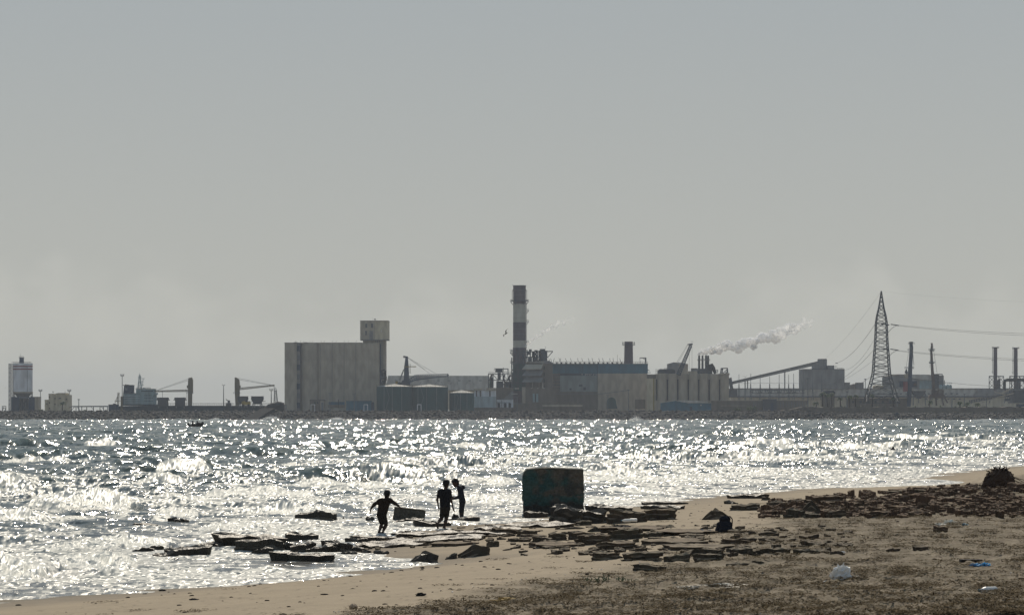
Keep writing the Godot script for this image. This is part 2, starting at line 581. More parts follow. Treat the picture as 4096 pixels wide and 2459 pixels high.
func build_sea() -> void:
	make_waves()
	var cols := 760
	var ds := PackedFloat32Array()
	var d := 44.0
	while d < 1502.0:
		ds.append(d)
		d += 0.19 * (1.0 if d < 120.0 else pow(d / 120.0, 1.75))
	var rows := ds.size()
	var rv := []
	var rc := []
	var rn := []
	rv.resize(rows)
	rc.resize(rows)
	rn.resize(rows)
	var water := Color(0.052, 0.062, 0.050)
	var work := func(i: int) -> void:
		var pv := PackedVector3Array()
		var pc := PackedColorArray()
		var pn := PackedVector3Array()
		var dd := ds[i]
		var z := -dd
		var near := []
		for b in brk:
			if absf(z - b[1]) < 6.0 + absf(b[4]) * b[2] * 0.2 + b[2] * 0.4:
				near.append(b)
		for j in cols:
			var x := (float(j) / (cols - 1) - 0.5) * 0.42 * dd
			var q := -inland(x, z)
			if q < -4.0:
				pv.append(Vector3(x, -0.5, z))
				pc.append(water)
				pn.append(Vector3.UP)
				continue
			var shelf := smoothstep(-1.0, 30.0, q)
			var deep := 0.06 + 0.94 * shelf
			var gust := 0.95 + 0.75 * n_gust.get_noise_2d(x, z * 0.4)
			var warp := n_warp.get_noise_2d(x, z) * 3.0
			var h := 0.0
			var sx := 0.0
			var sz := 0.0
			var chop := (0.5 + 0.5 * shelf) * gust * (0.05 + 0.95 * smoothstep(-1.6, 0.3, q))
			for k in wk.size() / 4:
				var kx := wk[k * 4]
				var kz := wk[k * 4 + 1]
				var amp := wk[k * 4 + 2]
				var th := kx * x + kz * z + wk[k * 4 + 3]
				if k < 4:
					th += warp * (1.0 + 0.3 * k)
					amp *= deep
					var c := cos(th)
					h += amp * (c + 0.45 * c * c - 0.2)
					var g := -amp * sin(th) * (1.0 + 0.9 * c)
					sx += g * kx
					sz += g * kz
				else:
					th += warp * 2.0
					amp *= chop
					h += amp * cos(th)
					var g := -amp * sin(th)
					sx += g * kx
					sz += g * kz
			var rip := (0.75 + 0.25 * shelf + 0.85 * smoothstep(80.0, 420.0, q)) * gust * 0.58 * (0.08 + 0.92 * smoothstep(-1.6, 0.3, q))
			sx += n_rip.get_noise_2d(x * 0.28, z) * rip
			sz += n_rip.get_noise_2d(x * 0.28 + 300.0, z) * rip
			var foam := 0.0
			var lump := n_froth.get_noise_2d(x, z * 0.7)
			var ragged := n_froth.get_noise_2d(x * 0.15, z * 0.12 + 40.0)
			for b in near:
				var u: float = (x - b[0]) / b[2]
				if absf(u) >= 1.0:
					continue
				var tap := pow(1.0 - u * u, 0.75)
				var zc: float = b[1] + b[4] * (x - b[0]) * 0.12 + b[5] * b[2] * u * u * 0.25 + n_tear.get_noise_2d(x * 4.0, b[6]) * 1.3
				var w := z - zc
				var wf: float = 1.0 + b[3] * 1.2
				var hh: float = b[3] * (0.75 + 0.5 * n_tear.get_noise_2d(x * 5.0 + 9.0, b[6]))
				var rise := 0.0
				if w > 0.0:
					rise = pow(maxf(0.0, 1.0 - w / wf), 1.4)
					if w < wf:
						sz -= -hh * tap * 0.5 / wf
				else:
					rise = exp(-w * w / 5.0)
				h = maxf(h, h * 0.4) + hh * tap * rise
				# the crest tumbles down the face that looks to the shore
				var cover := smoothstep(-0.55, 0.1, w + ragged * 0.5) * (1.0 - smoothstep(wf * 0.9, wf * 1.8, w + ragged * 1.2))
				cover *= smoothstep(0.12, 0.5, tap + ragged * 0.35)
				foam = maxf(foam, clampf(cover * 1.4, 0.0, 1.0))
			# torn lace of foam left on the water
			var lace := n_lace.get_noise_2d(x * 1.0, z * 1.3)
			var tear := n_tear.get_noise_2d(x * 0.6, z * 0.9)
			var amount := lerpf(0.46, 0.03, smoothstep(2.0, 90.0, q)) + tear * 0.5
			var film := smoothstep(1.0 - amount, 1.12 - amount, lace * 0.5 + 0.55 + lump * 0.3)
			if q < 3.0:
				film = maxf(film, smoothstep(-0.35, 0.3, ragged + lump * 0.5) * smoothstep(2.4, 0.3, q) * 0.95)
			var thick := foam
			foam = maxf(foam, film * 0.75)
			if film > 0.05:
				sx += film * n_froth.get_noise_2d(x * 0.8 + 70.0, z * 1.3) * 1.1
				sz += film * (n_froth.get_noise_2d(x * 0.8, z * 1.3 + 170.0) * 1.2 - 0.08)
			if thick > 0.05:
				h += thick * (lump * 0.06 + 0.04)
				sx += thick * n_froth.get_noise_2d(x * 1.7 + 7.0, z * 1.7) * 0.6
				sz += thick * n_froth.get_noise_2d(x * 1.7, z * 1.7 + 17.0) * 0.6
			var body := water.lerp(Color(0.11, 0.10, 0.085), 1.0 - smoothstep(-1.0, 14.0, q))
			body = body.lerp(Color(0.085, 0.105, 0.07), clampf(h * 0.9, 0.0, 0.6) * shelf)
			pv.append(Vector3(x, h + 0.012, z))
			pc.append(body.lerp(Color(0.43, 0.43, 0.385), foam))
			pn.append(Vector3(-sx, 1.0, -sz).normalized())
		rv[i] = pv
		rc[i] = pc
		rn[i] = pn
	var id := WorkerThreadPool.add_group_task(work, rows)
	WorkerThreadPool.wait_for_group_task_completion(id)
	var mat := StandardMaterial3D.new()
	mat.vertex_color_use_as_albedo = true
	mat.roughness = 0.12
	mat.metallic_specular = 0.42
	mat.normal_enabled = true
	mat.normal_texture = noise_tex(41, 0.02, 5, true, 9.0, 1024)
	mat.normal_scale = 0.36
	mat.uv1_triplanar = true
	mat.uv1_world_triplanar = true
	mat.uv1_scale = Vector3(0.13, 0.22, 0.24)
	var froth := StandardMaterial3D.new()
	froth.vertex_color_use_as_albedo = true
	froth.roughness = 0.42
	froth.metallic_specular = 0.3
	# the sheet of water, and the foam that rides on it as a body of its own
	var all := sheet_mesh(rv, rc, cols, func(p: Vector3) -> bool: return p.y > -0.49, rn).surface_get_arrays(0)
	var v: PackedVector3Array = all[Mesh.ARRAY_VERTEX]
	var n: PackedVector3Array = all[Mesh.ARRAY_NORMAL]
	var c: PackedColorArray = all[Mesh.ARRAY_COLOR]
	var ix: PackedInt32Array = all[Mesh.ARRAY_INDEX]
	var wix := PackedInt32Array()
	var remap := PackedInt32Array()
	remap.resize(v.size())
	remap.fill(-1)
	var fv := PackedVector3Array()
	var fn := PackedVector3Array()
	var fc := PackedColorArray()
	var fx := PackedInt32Array()
	for t in range(0, ix.size(), 3):
		if c[ix[t]].r + c[ix[t + 1]].r + c[ix[t + 2]].r > 0.75:
			for k in 3:
				var q := ix[t + k]
				if remap[q] < 0:
					remap[q] = fv.size()
					fv.append(v[q])
					fn.append(n[q])
					fc.append(c[q])
				fx.append(remap[q])
		else:
			wix.append_array([ix[t], ix[t + 1], ix[t + 2]])
	struct("sea", indexed(v, n, c, wix), mat)
	struct("sea_foam", indexed(fv, fn, fc, fx), froth, "stuff")

# ---------------------------------------------------------------- drawing a far thing at its distance
# A thing that stands d metres away is drawn in its own upright plane: one unit of the pen is d / F metres.
var pen_x := 0.0
var pen_y := 0.0
var pen_m := 1.0

func site(called: String, label: String, category: String, px: float, py: float, d: float, group := "") -> Node3D:
	pen_x = px
	pen_y = py
	pen_m = d / F
	return thing(called, label, category, P(px, py, d), group)

func L(px: float, py: float, z := 0.0) -> Vector3:
	return Vector3((px - pen_x) * pen_m, (pen_y - py) * pen_m, z)

func pbox(b: B, x0: float, y0: float, x1: float, y1: float, z: float, depth: float) -> void:
	b.box(L(x0, y1, z), L(x1, y0, z - depth))

# one box as one part; z is how far it stands towards the camera
func bx(called: String, x0: float, y0: float, x1: float, y1: float, z: float, depth: float, m: Material, parent: Node3D) -> MeshInstance3D:
	var b := B.new()
	pbox(b, x0, y0, x1, y1, z, depth)
	return part(called, b.mesh(), m, parent)

# many like boxes [x0, y0, x1, y1], each a part of its own
func bxs(called: String, list: Array, z: float, depth: float, m: Material, parent: Node3D) -> void:
	for r in list:
		bx(called, r[0], r[1], r[2], r[3], z, depth, m, parent)

func poly(called: String, pts: Array, z: float, depth: float, m: Material, parent: Node3D) -> MeshInstance3D:
	var p := PackedVector2Array()
	for q in pts:
		var w := L(q[0], q[1])
		p.append(Vector2(w.x, w.y))
	var b := B.new()
	b.prism(p, z - depth, z)
	return part(called, b.mesh(), m, parent)

# beams [x0, y0, x1, y1], each a part of its own
func bars(called: String, list: Array, w: float, m: Material, parent: Node3D, z := 0.0) -> void:
	for r in list:
		var b := B.new()
		b.bar(L(r[0], r[1], z), L(r[2], r[3], z), w)
		part(called, b.mesh(), m, parent)

# an upright cylinder between two rows, with the given radii in pen units
func drum(called: String, x: float, y0: float, y1: float, r0: float, r1: float, m: Material, parent: Node3D, z := 0.0, sides := 28) -> MeshInstance3D:
	var b := B.new()
	b.lathe(L(x, y1, z), [[0.0, r1 * pen_m], [(y1 - y0) * pen_m, r0 * pen_m]], sides)
	return part(called, b.mesh(), m, parent)

# a four-chord truss
func truss(b: B, a: Vector3, e: Vector3, wa: float, wb: float, n: int, t: float) -> void:
	var f := (e - a).normalized()
	var s := f.cross(Vector3.BACK).normalized()
	var prev := []
	for i in n + 1:
		var k := float(i) / n
		var c := a.lerp(e, k)
		var w := lerpf(wa, wb, k) / 2
		var q := [c + s * w + Vector3(0, 0, w), c - s * w + Vector3(0, 0, w), c - s * w - Vector3(0, 0, w), c + s * w - Vector3(0, 0, w)]
		if i > 0:
			for j in 4:
				b.bar(prev[j], q[j], t)
				b.bar(prev[j], q[(j + 1) % 4] if i % 2 else q[j], t * 0.7)
				if i % 2 == 0:
					b.bar(prev[(j + 1) % 4], q[j], t * 0.7)
		for j in 4:
			b.bar(q[j], q[(j + 1) % 4], t * 0.7)
		prev = q

func rail(list: Array, m: Material, parent: Node3D, z := 0.0, t := 0.13) -> void:   # handrails [x0, x1, y top, y foot]
	var b := B.new()
	for r in list:
		var n := maxi(2, int(absf(r[1] - r[0]) / 7.0))
		for i in n + 1:
			var x := lerpf(r[0], r[1], float(i) / n)
			b.bar(L(x, r[3], z), L(x, r[2], z), t)
		b.bar(L(r[0], r[2], z), L(r[1], r[2], z), t)
		b.bar(L(r[0], (r[2] + r[3]) / 2, z), L(r[1], (r[2] + r[3]) / 2, z), t)
	part("handrail", b.mesh(), m, parent)

func catenary(a: Vector3, e: Vector3, sag: float, n := 14) -> Array:
	var p := []
	for i in n + 1:
		var k := float(i) / n
		p.append(a.lerp(e, k) - Vector3(0, sag * 4.0 * k * (1.0 - k), 0))
	return p

func wire(called: String, label: String, group: String, a: Vector3, e: Vector3, sag: float, r: float, m: Material) -> void:
	var pts := catenary(Vector3.ZERO, e - a, sag)
	var rr := []
	for i in pts.size():
		rr.append(r)
	var b := B.new()
	b.tube(pts, rr, 5)
	var o := MeshInstance3D.new()
	o.name = numbered(called)
	o.mesh = b.mesh()
	o.material_override = m
	o.position = a
	add_child(o)
	tag(o, label, "cable", group)

# a lamp mast: post, ring of floodlights
func mast(label: String, px: float, top: float, foot: float, d: float, head: int, group := "") -> void:
	var o := site("lamp_mast", label, "lamp mast", px, foot, d, group)
	var b := B.new()
	b.lathe(Vector3.ZERO, [[0.0, 0.32], [(foot - top) * pen_m, 0.17]], 8)
	part("post", b.mesh(), m_steel, o)
	b = B.new()
	if head == 0:      # ring platform with rail
		b.lathe(L(px, top + 6, 0), [[0.0, 0.7], [0.25, 0.95]], 12)
		for i in 8:
			var a := TAU * i / 8
			var q := Vector3(cos(a) * 0.95, 0, sin(a) * 0.95)
			b.bar(L(px, top + 5, 0) + q, L(px, top - 3, 0) + q * 1.15, 0.14)
		part("lamp_ring", b.mesh(), m_steel, o)
	elif head == 1:    # cluster of floodlights
		for s in [-2.4, -0.8, 0.8, 2.4]:
			b.bar(L(px, top + 3, 0), L(px + s * 1.4, top - 1, 0.0), 0.15)
			b.box(L(px + s * 1.4 - 1.3, top + 0.5, 0.4), L(px + s * 1.4 + 1.3, top - 2, -0.4))
		part("floodlights", b.mesh(), m_steel, o)
	else:              # two arms
		for s in [-1, 1]:
			b.bar(L(px, top + 2, 0), L(px + s * 4.5, top - 1, 0), 0.16)
			b.box(L(px + s * 3.4, top, 0.3), L(px + s * 6.0, top - 2, -0.3))
		part("lamp_heads", b.mesh(), m_steel, o)

# a palm far off: trunk and drooping fronds
func palm(label: String, px: float, foot: float, height: float, d: float, spread: float, sd: int, group := "") -> void:
	var o := site("palm_tree", label, "palm tree", px, foot, d, group)
	var r := RandomNumberGenerator.new()
	r.seed = sd
	var top := Vector3(r.randf_range(-0.4, 0.4), height * pen_m, 0)
	var b := B.new()
	if height > 8.0:
		b.tube([Vector3(0, -1, 0), top * 0.5 + Vector3(r.randf_range(-0.2, 0.2), 0, 0), top], [0.38, 0.3, 0.26], 8)
		part("trunk", b.mesh(), m_trunk, o)
	b = B.new()
	var s := spread * pen_m
	for i in 22:
		var a := r.randf() * TAU
		var up := r.randf_range(-0.35, 1.0)
		var dir := Vector3(cos(a), 0, sin(a))
		var last := top
		var wid := 0.75
		for k in 4:
			var f := (k + 1) / 4.0
			var q := top + dir * s * f + Vector3(0, (up * f - 1.15 * f * f) * s * 0.75, 0)
			var side := dir.cross(Vector3.UP) * wid * (1.0 - f * 0.7)
			var dip := Vector3(0, -0.3 * (1.0 - f * 0.6), 0)
			b.quad(last, last + side + dip, q + side + dip, q)
			b.quad(last, q, q - side + dip, last - side + dip)
			last = q
	part("fronds", b.mesh(), m_leaf, o)

func shrub(label: String, px: float, foot: float, w: float, h: float, d: float, sd: int, group := "") -> void:
	var o := site("shrub", label, "shrub", px, foot, d, group)
	var r := RandomNumberGenerator.new()
	r.seed = sd
	var b := B.new()
	for i in 260:
		var a := r.randf() * TAU
		var q := Vector3(cos(a) * sqrt(r.randf()), 0, sin(a) * sqrt(r.randf()))
		q.y = r.randf() * sqrt(maxf(0.0, 1.0 - q.x * q.x)) * (0.75 + 0.25 * sin(q.x * 7.0 + sd))
		var c := Vector3(q.x * w * 0.5 * pen_m, q.y * h * pen_m, q.z * w * 0.4 * pen_m)
		var u := Vector3(r.randf_range(-1, 1), r.randf_range(-1, 1), r.randf_range(-1, 1)).normalized()
		var t := u.cross(Vector3(r.randf_range(-1, 1), 1, 0.3)).normalized()
		var z := r.randf_range(0.25, 0.55)
		b.tri(c + u * z, c - u * z * 0.5 + t * z * 0.6, c - u * z * 0.5 - t * z * 0.6)
	part("foliage", b.mesh(), m_leaf, o)
	b = B.new()
	for i in 4:
		b.bar(Vector3(0, -0.6, 0), Vector3(r.randf_range(-0.4, 0.4) * w * pen_m, h * 0.7 * pen_m, r.randf_range(-0.5, 0.5)), 0.12)
	part("stems", b.mesh(), m_trunk, o)

# ---------------------------------------------------------------- the harbour's paints
var m_steel: StandardMaterial3D
var m_dark: StandardMaterial3D
var m_leaf: StandardMaterial3D
var m_trunk: StandardMaterial3D
var m_conc: StandardMaterial3D
var m_cream: StandardMaterial3D
var m_white: StandardMaterial3D
var m_navy: StandardMaterial3D
var m_red: StandardMaterial3D
var m_teal: StandardMaterial3D
var m_blue: StandardMaterial3D
var m_ship: StandardMaterial3D
var m_hull: StandardMaterial3D
var m_yellow: StandardMaterial3D
var m_ochre: StandardMaterial3D
var m_rust: StandardMaterial3D
var m_roof: StandardMaterial3D
var m_black: StandardMaterial3D
var m_glass: StandardMaterial3D
var m_grey: StandardMaterial3D
var m_soot: StandardMaterial3D
var m_band: StandardMaterial3D
var m_coal: StandardMaterial3D
var m_bank: StandardMaterial3D

func make_paints() -> void:
	m_steel = paint(0.13, 0.135, 0.135, 0.6, false)
	m_dark = paint(0.045, 0.05, 0.055, 0.7, false)
	m_leaf = paint(0.045, 0.062, 0.030, 0.8, false)
	m_leaf.backlight_enabled = true
	m_leaf.backlight = Color(0.25, 0.3, 0.12)
	m_trunk = paint(0.10, 0.08, 0.06, 0.9, false)
	m_conc = paint(0.395, 0.34, 0.258)
	m_cream = paint(0.54, 0.47, 0.33)
	m_white = paint(0.66, 0.67, 0.68)
	m_navy = paint(0.025, 0.045, 0.075)
	m_red = paint(0.20, 0.045, 0.045)
	m_teal = paint(0.018, 0.066, 0.062)
	m_blue = paint(0.03, 0.12, 0.17)
	m_ship = paint(0.25, 0.34, 0.35)
	m_hull = paint(0.02, 0.04, 0.048)
	m_yellow = paint(0.33, 0.24, 0.06)
	m_ochre = paint(0.17, 0.14, 0.085)
	m_rust = paint(0.10, 0.066, 0.05)
	m_roof = paint(0.47, 0.45, 0.40)
	m_black = paint(0.012, 0.012, 0.013, 0.9, false)
	m_glass = paint(0.02, 0.03, 0.035, 0.15, false)
	m_grey = paint(0.21, 0.205, 0.195)
	m_soot = paint(0.095, 0.07, 0.08)
	m_band = paint(0.42, 0.40, 0.33)
	m_coal = paint(0.012, 0.013, 0.014, 0.95, false)
	m_spray = paint(0.75, 0.75, 0.72, 0.9, false)
	m_spray.backlight_enabled = true
	m_spray.backlight = Color(0.9, 0.9, 0.9)
	m_bank = paint(0.15, 0.125, 0.095, 0.95)

# ---------------------------------------------------------------- from the left edge to the grain silo
func build_left() -> void:
	var o: Node3D
	var b: B
	# --- white round silo with two red bands on a steel stand
	o = site("cement_silo", "white round silo with two red bands on a steel stand at far left", "silo", 90, 1647, 1750)
	drum("shell", 89.5, 1453, 1567, 38.2, 38.2, m_white, o, 0.0, 40)
	drum("red_band", 89.5, 1463, 1468, 38.7, 38.7, m_red, o, 0.0, 40)
	drum("red_band", 89.5, 1474, 1479, 38.7, 38.7, m_red, o, 0.0, 40)
	drum("skirt", 89.5, 1567, 1572, 39.5, 39.5, m_conc, o, 0.0, 40)
	drum("hopper", 89.5, 1572, 1600, 37, 12, m_grey, o)
	rail([[51, 128, 1448, 1453]], m_steel, o, 5.5)
	var cab := bx("roof_cabin", 76, 1431, 91, 1453, 1.0, 3.0, m_navy, o)
	bx("roof", 74, 1429.5, 93, 1431.2, 1.4, 3.8, m_dark, cab)
	rail([[75, 92, 1425, 1429.5]], m_steel, o, 1.0)
	b = B.new()
	b.bar(L(79, 1429), L(79, 1414), 0.12)
	part("antenna", b.mesh(), m_steel, o)
	b = B.new()
	for x in [54, 72, 108, 126]:
		b.bar(L(x, 1647, 0), L(x, 1570, 0), 0.7)
	for s in [[54, 72], [108, 126]]:
		b.bar(L(s[0], 1570), L(s[1], 1590), 0.3)
		b.bar(L(s[1], 1570), L(s[0], 1590), 0.3)
	part("stand", b.mesh(), m_steel, o)
	bx("pipe", 112.5, 1462, 114, 1567, 6.0, 0.3, m_grey, o)
	b = B.new()
	for x in [33.5, 40, 47.5]:
		b.bar(L(x, 1647, 1), L(x, 1455, 1), 0.28)
		b.bar(L(x, 1647, -2), L(x, 1455, -2), 0.28)
	var y := 1455.0
	while y < 1640.0:
		b.bar(L(33.5, y, 1), L(50, y, 1), 0.22)
		b.bar(L(33.5, y, 1), L(47.5, y + 9, 1), 0.2)
		b.bar(L(47.5, y + 9, 1), L(33.5, y + 18, 1), 0.2)
		y += 18.0
	part("stair_tower", b.mesh(), m_steel, o)
	# --- its base building
	o = site("loading_house", "dark blue loading house under the white banded silo", "building", 95, 1647, 1742)
	bx("wall", 43, 1587, 73, 1649, 0, 12, m_navy, o)
	bx("wall", 113, 1587, 135.5, 1649, 0, 12, m_navy, o)
	bx("back_wall", 73.1, 1594, 112.9, 1649, -4, 7, m_grey, o)
	bx("lintel", 73.1, 1587, 112.9, 1593, -1, 4, m_steel, o)
	for x in [84, 100]:
		bx("pillar", x, 1593.2, x + 2.5, 1649, -1.5, 0.5, m_dark, o)
	b = B.new()
	b.bar(L(86, 1600, -1.2), L(101, 1640, -1.2), 0.25)
	b.bar(L(101, 1600, -1.2), L(86, 1640, -1.2), 0.25)
	part("bracing", b.mesh(), m_dark, o)
	var an := bx("annex", 135.7, 1588, 151, 1649, -0.5, 10, m_conc, o)
	bx("roof", 134.9, 1586.6, 151.8, 1587.9, 0, 11, m_grey, an)
	# --- small frame by the left edge
	o = site("pipe_gantry", "small dark steel frame by the left edge of the breakwater", "frame", 14, 1645, 1600)
	bars("post", [[7, 1646, 7, 1624], [21, 1646, 21, 1624]], 0.35, m_steel, o)
	bars("beam", [[6, 1624, 22, 1624], [7, 1632, 21, 1632], [7, 1646, 14, 1624], [14, 1646, 21, 1632]], 0.28, m_steel, o)
	palm("low bushy palm beside the white silo's grey annex", 162, 1643, 5, 1600, 15, 3)
	mast("slim lamp mast between the white silo and the cream house", 159.5, 1560, 1647, 1780, 0)
	mast("slim lamp mast against the right wall of the cream house", 275, 1560, 1647, 1720, 0)
	# --- cream house
	o = site("cream_house", "cream flat-roofed house of stepped blocks with small windows", "house", 225, 1647, 1700)
	bx("wall", 176.5, 1600, 194, 1649, 0, 14, m_cream, o)
	bx("wall", 193.5, 1576, 214, 1649, 1.2, 14, m_cream, o)
	bx("wall", 214.1, 1578, 228, 1649, 0.6, 14, m_cream, o)
	bx("wall", 228.1, 1573, 260, 1649, 0.9, 14, m_cream, o)
	bx("wall", 260.1, 1579, 271.3, 1649, 0.3, 14, m_cream, o)
	bx("parapet", 193, 1574.4, 214.5, 1575.9, 1.5, 14.6, m_conc, o)
	bx("parapet", 227.6, 1571.5, 260.5, 1572.9, 1.2, 14.6, m_conc, o)
	bx("parapet", 176, 1598.6, 194.4, 1599.9, 0.3, 14, m_conc, o)
	for w in [[195.5, 1586], [195.5, 1608], [195.5, 1631], [217, 1591], [217, 1613.5], [234, 1590.5], [239, 1590.5], [184, 1612], [262.5, 1594]]:
		var win := bx("window", w[0], w[1], w[0] + 3.4, w[1] + 4.8, 1.42 if w[0] < 214 and w[0] > 193 else 1.1, 1.0, m_glass, o)
		bx("sill", w[0] - 0.6, w[1] + 5.0, w[0] + 4.0, w[1] + 5.8, 1.6 if w[0] < 214 and w[0] > 193 else 1.3, 0.6, m_conc, win)
	bars("antenna", [[210, 1575, 210, 1566], [206, 1566, 214, 1566], [207, 1567.5, 213, 1567.5]], 0.16, m_steel, o)
	bars("antenna", [[258, 1572, 258, 1563]], 0.14, m_steel, o)
	bars("dish", [[220, 1578, 224, 1573], [224, 1573, 227, 1576]], 0.35, m_grey, o)
	palm("tall dark palm in front of the cream house's right corner", 247, 1649, 42, 1660, 13, 9)
	# --- pipe bridge, lamp, dark shed
	o = site("pipe_bridge", "long low pipe bridge on posts between cream house and ship", "pipe bridge", 355, 1647, 1650)
	bars("pipe", [[276, 1629, 288, 1625], [288, 1624.4, 431, 1623.6], [288, 1626.6, 431, 1626]], 0.34, m_steel, o)
	for x in [284, 302, 325, 345, 372, 398, 412, 428]:
		bars("post", [[x, 1650, x, 1626]], 0.4, m_steel, o)
	bars("brace", [[284, 1640, 296, 1627], [318, 1640, 306, 1627], [372, 1638, 362, 1627], [412, 1636, 404, 1627]], 0.25, m_steel, o)
	mast("lamp post with a cluster of floodlights above the pipe bridge", 313, 1598, 1647, 1640, 1)
	palm("tiny palm tuft under the pipe bridge", 337, 1643, 4, 1610, 11, 12)
	o = site("dark_shed", "small dark shed left of the ship's stern", "shed", 447, 1649, 1660)
	bx("wall", 432, 1619, 464, 1650, 0, 8, m_navy, o)
	bx("roof", 431, 1617.2, 465, 1618.8, 0.5, 9, m_dark, o)
	bx("roof_vent", 449, 1613.5, 459, 1617, -1, 3, m_dark, o)
	mast("tall mast with a ring platform behind the ship's funnel", 487, 1499, 1649, 1720, 0)
	# --- the cargo ship
	o = site("cargo_ship", "dark hulled cargo ship with pale blue superstructure and navy funnel", "ship", 800, 1649, 1690)
	poly("hull", [[468, 1649], [462, 1624], [600, 1622], [1128, 1622.5], [1136, 1618], [1140, 1649]], 4, 22, m_hull, o)
	bx("bulwark", 492, 1617, 620, 1622, 3.5, 20, m_hull, o)
	rail([[640, 937, 1612.5, 1622], [958, 1090, 1612.5, 1622]], m_steel, o, 3.6)
	var sup := bx("superstructure", 545, 1571, 614, 1622, 2.5, 16, m_ship, o)
	bx("deckhouse", 494, 1576, 545, 1622, 2.0, 15, m_ship, o)
	bx("deckhouse", 531, 1572.5, 545, 1576, 1.5, 12, m_ship, o)
	var br := bx("bridge", 545, 1556.5, 613, 1571, 3.0, 14, m_ship, o)
	bx("bridge_wing", 606, 1570.5, 620.5, 1578.5, 3.4, 15, m_ship, o)
	poly("wing_bracket", [[606, 1578.5], [619, 1578.5], [606, 1590]], 3.2, 0.6, m_ship, o)
	bx("roof", 543, 1554.8, 615, 1556.4, 3.3, 15, m_grey, br)
	for i in 9:
		bx("window", 566 + i * 5.2, 1562, 570 + i * 5.2, 1566.5, 3.12, 0.4, m_glass, br)
	for r in 3:
		for i in 6:
			bx("porthole", 579 + i * 6.0, 1580 + r * 11.0, 581.6 + i * 6.0, 1583 + r * 11.0, 2.6, 0.3, m_glass, sup)
	for i in 4:
		bx("deck_line", 495, 1583 + i * 9.0, 560, 1584 + i * 9.0, 2.9, 0.5, m_white, o)
	rail([[545, 600, 1550, 1554.8], [495, 545, 1571, 1576]], m_steel, o, 2.0)
	var fu := poly("funnel", [[487, 1622], [495, 1542], [530, 1542], [530, 1622]], 1.0, 7, m_navy, o)
	bx("funnel_cap", 490, 1539.4, 531, 1541.8, 1.2, 7.4, m_black, fu)
	drum("exhaust_pipe", 500, 1536.5, 1540, 3, 3, m_black, fu, -2, 10)
	drum("exhaust_pipe", 508, 1537.5, 1540, 3, 3, m_black, fu, -2, 10)
	var tm := TextMesh.new()
	tm.text = "N"
	var sf := SystemFont.new()
	sf.font_names = PackedStringArray(["Droid Sans"])
	sf.font_weight = 700
	tm.font = sf
	tm.font_size = 64
	tm.pixel_size = 0.032
	tm.depth = 0.08
	var letter := part("letter", tm, m_grey, fu)
	letter.position = L(503.5, 1556, 1.05)
	b = B.new()
	truss(b, L(557, 1555, 0), L(557, 1500, 0), 2.2, 0.6, 8, 0.22)
	b.bar(L(557, 1500), L(557, 1492), 0.2)
	for q in [[550, 564, 1507], [551, 564, 1514], [550, 565, 1531], [557, 577, 1514], [560, 573, 1539], [557, 571, 1526]]:
		b.bar(L(q[0], q[2]), L(q[1], q[2]), 0.28)
	b.bar(L(571, 1514), L(568, 1545), 0.28)
	part("radar_mast", b.mesh(), m_ship, o)
	for x in [572, 578, 590, 599]:
		bars("deck_vent", [[x, 1555, x, 1549.5]], 0.45, m_ship, o)
	# stern gear
	b = B.new()
	truss(b, L(472, 1622, 2), L(474, 1570, 2), 1.0, 0.8, 7, 0.2)
	b.bar(L(459, 1610, 2), L(472, 1600, 2), 0.3)
	b.bar(L(462, 1605, 2), L(470, 1585, 2), 0.3)
	b.bar(L(458, 1603, 2), L(492, 1603, 2), 0.3)
	part("stern_crane", b.mesh(), m_ochre, o)
	bars("derrick_post", [[489, 1645, 489, 1585]], 1.2, m_ochre, o, 4.5)
	bars("stay", [[489, 1588, 530, 1562], [494, 1600, 545, 1577]], 0.18, m_steel, o, 2.8)
	for side in [0, 1]:
		var x0 := 751.0 if side == 0 else 938.0
		var post := poly("crane_post", [[x0, 1622], [x0, 1530], [x0 + 2, 1512], [x0 + 15, 1509], [x0 + 19, 1519], [x0 + 19, 1568], [x0 + 16, 1575], [x0 + 15, 1622]] if side == 0 else [[x0 + 3, 1622], [x0, 1560], [x0, 1510], [x0 + 5, 1509], [x0 + 11, 1514], [x0 + 17, 1516], [x0 + 19, 1530], [x0 + 19, 1622]], 1.2, 2.6, m_ochre, o)
		bx("crane_cab", x0 - 4 if side == 0 else x0 + 18, 1541, x0 + 2 if side == 0 else x0 + 23, 1553, 1.5, 2.4, m_ochre, post)
		b = B.new()
		if side == 0:
			truss(b, L(752, 1562, 0), L(616, 1565, 0), 1.1, 0.6, 12, 0.3)
		else:
			truss(b, L(957, 1555, 0), L(1096, 1541, 0), 1.1, 0.6, 12, 0.3)
		part("crane_jib", b.mesh(), m_ochre, o)
		var tip := L(617, 1563, 0) if side == 0 else L(1095, 1541, 0)
		var head := L(766, 1510, 0) if side == 0 else L(945, 1511, 0)
		b = B.new()
		b.bar(head, tip, 0.16)
		b.bar(head - Vector3(0, 0.9, 0), tip + Vector3(0.9 if side == 0 else -0.9, 0, 0), 0.16)
		if side == 1:
			b.bar(tip, L(1096, 1566, 0), 0.3)
		else:
			b.bar(L(648, 1563), L(648, 1592), 0.2)
			b.bar(L(746, 1563), L(746, 1622), 0.2)
		part("crane_cable", b.mesh(), m_steel, o)
		rail([[x0 - 5, x0 + 22, 1569, 1574]], m_steel, o, 1.5)
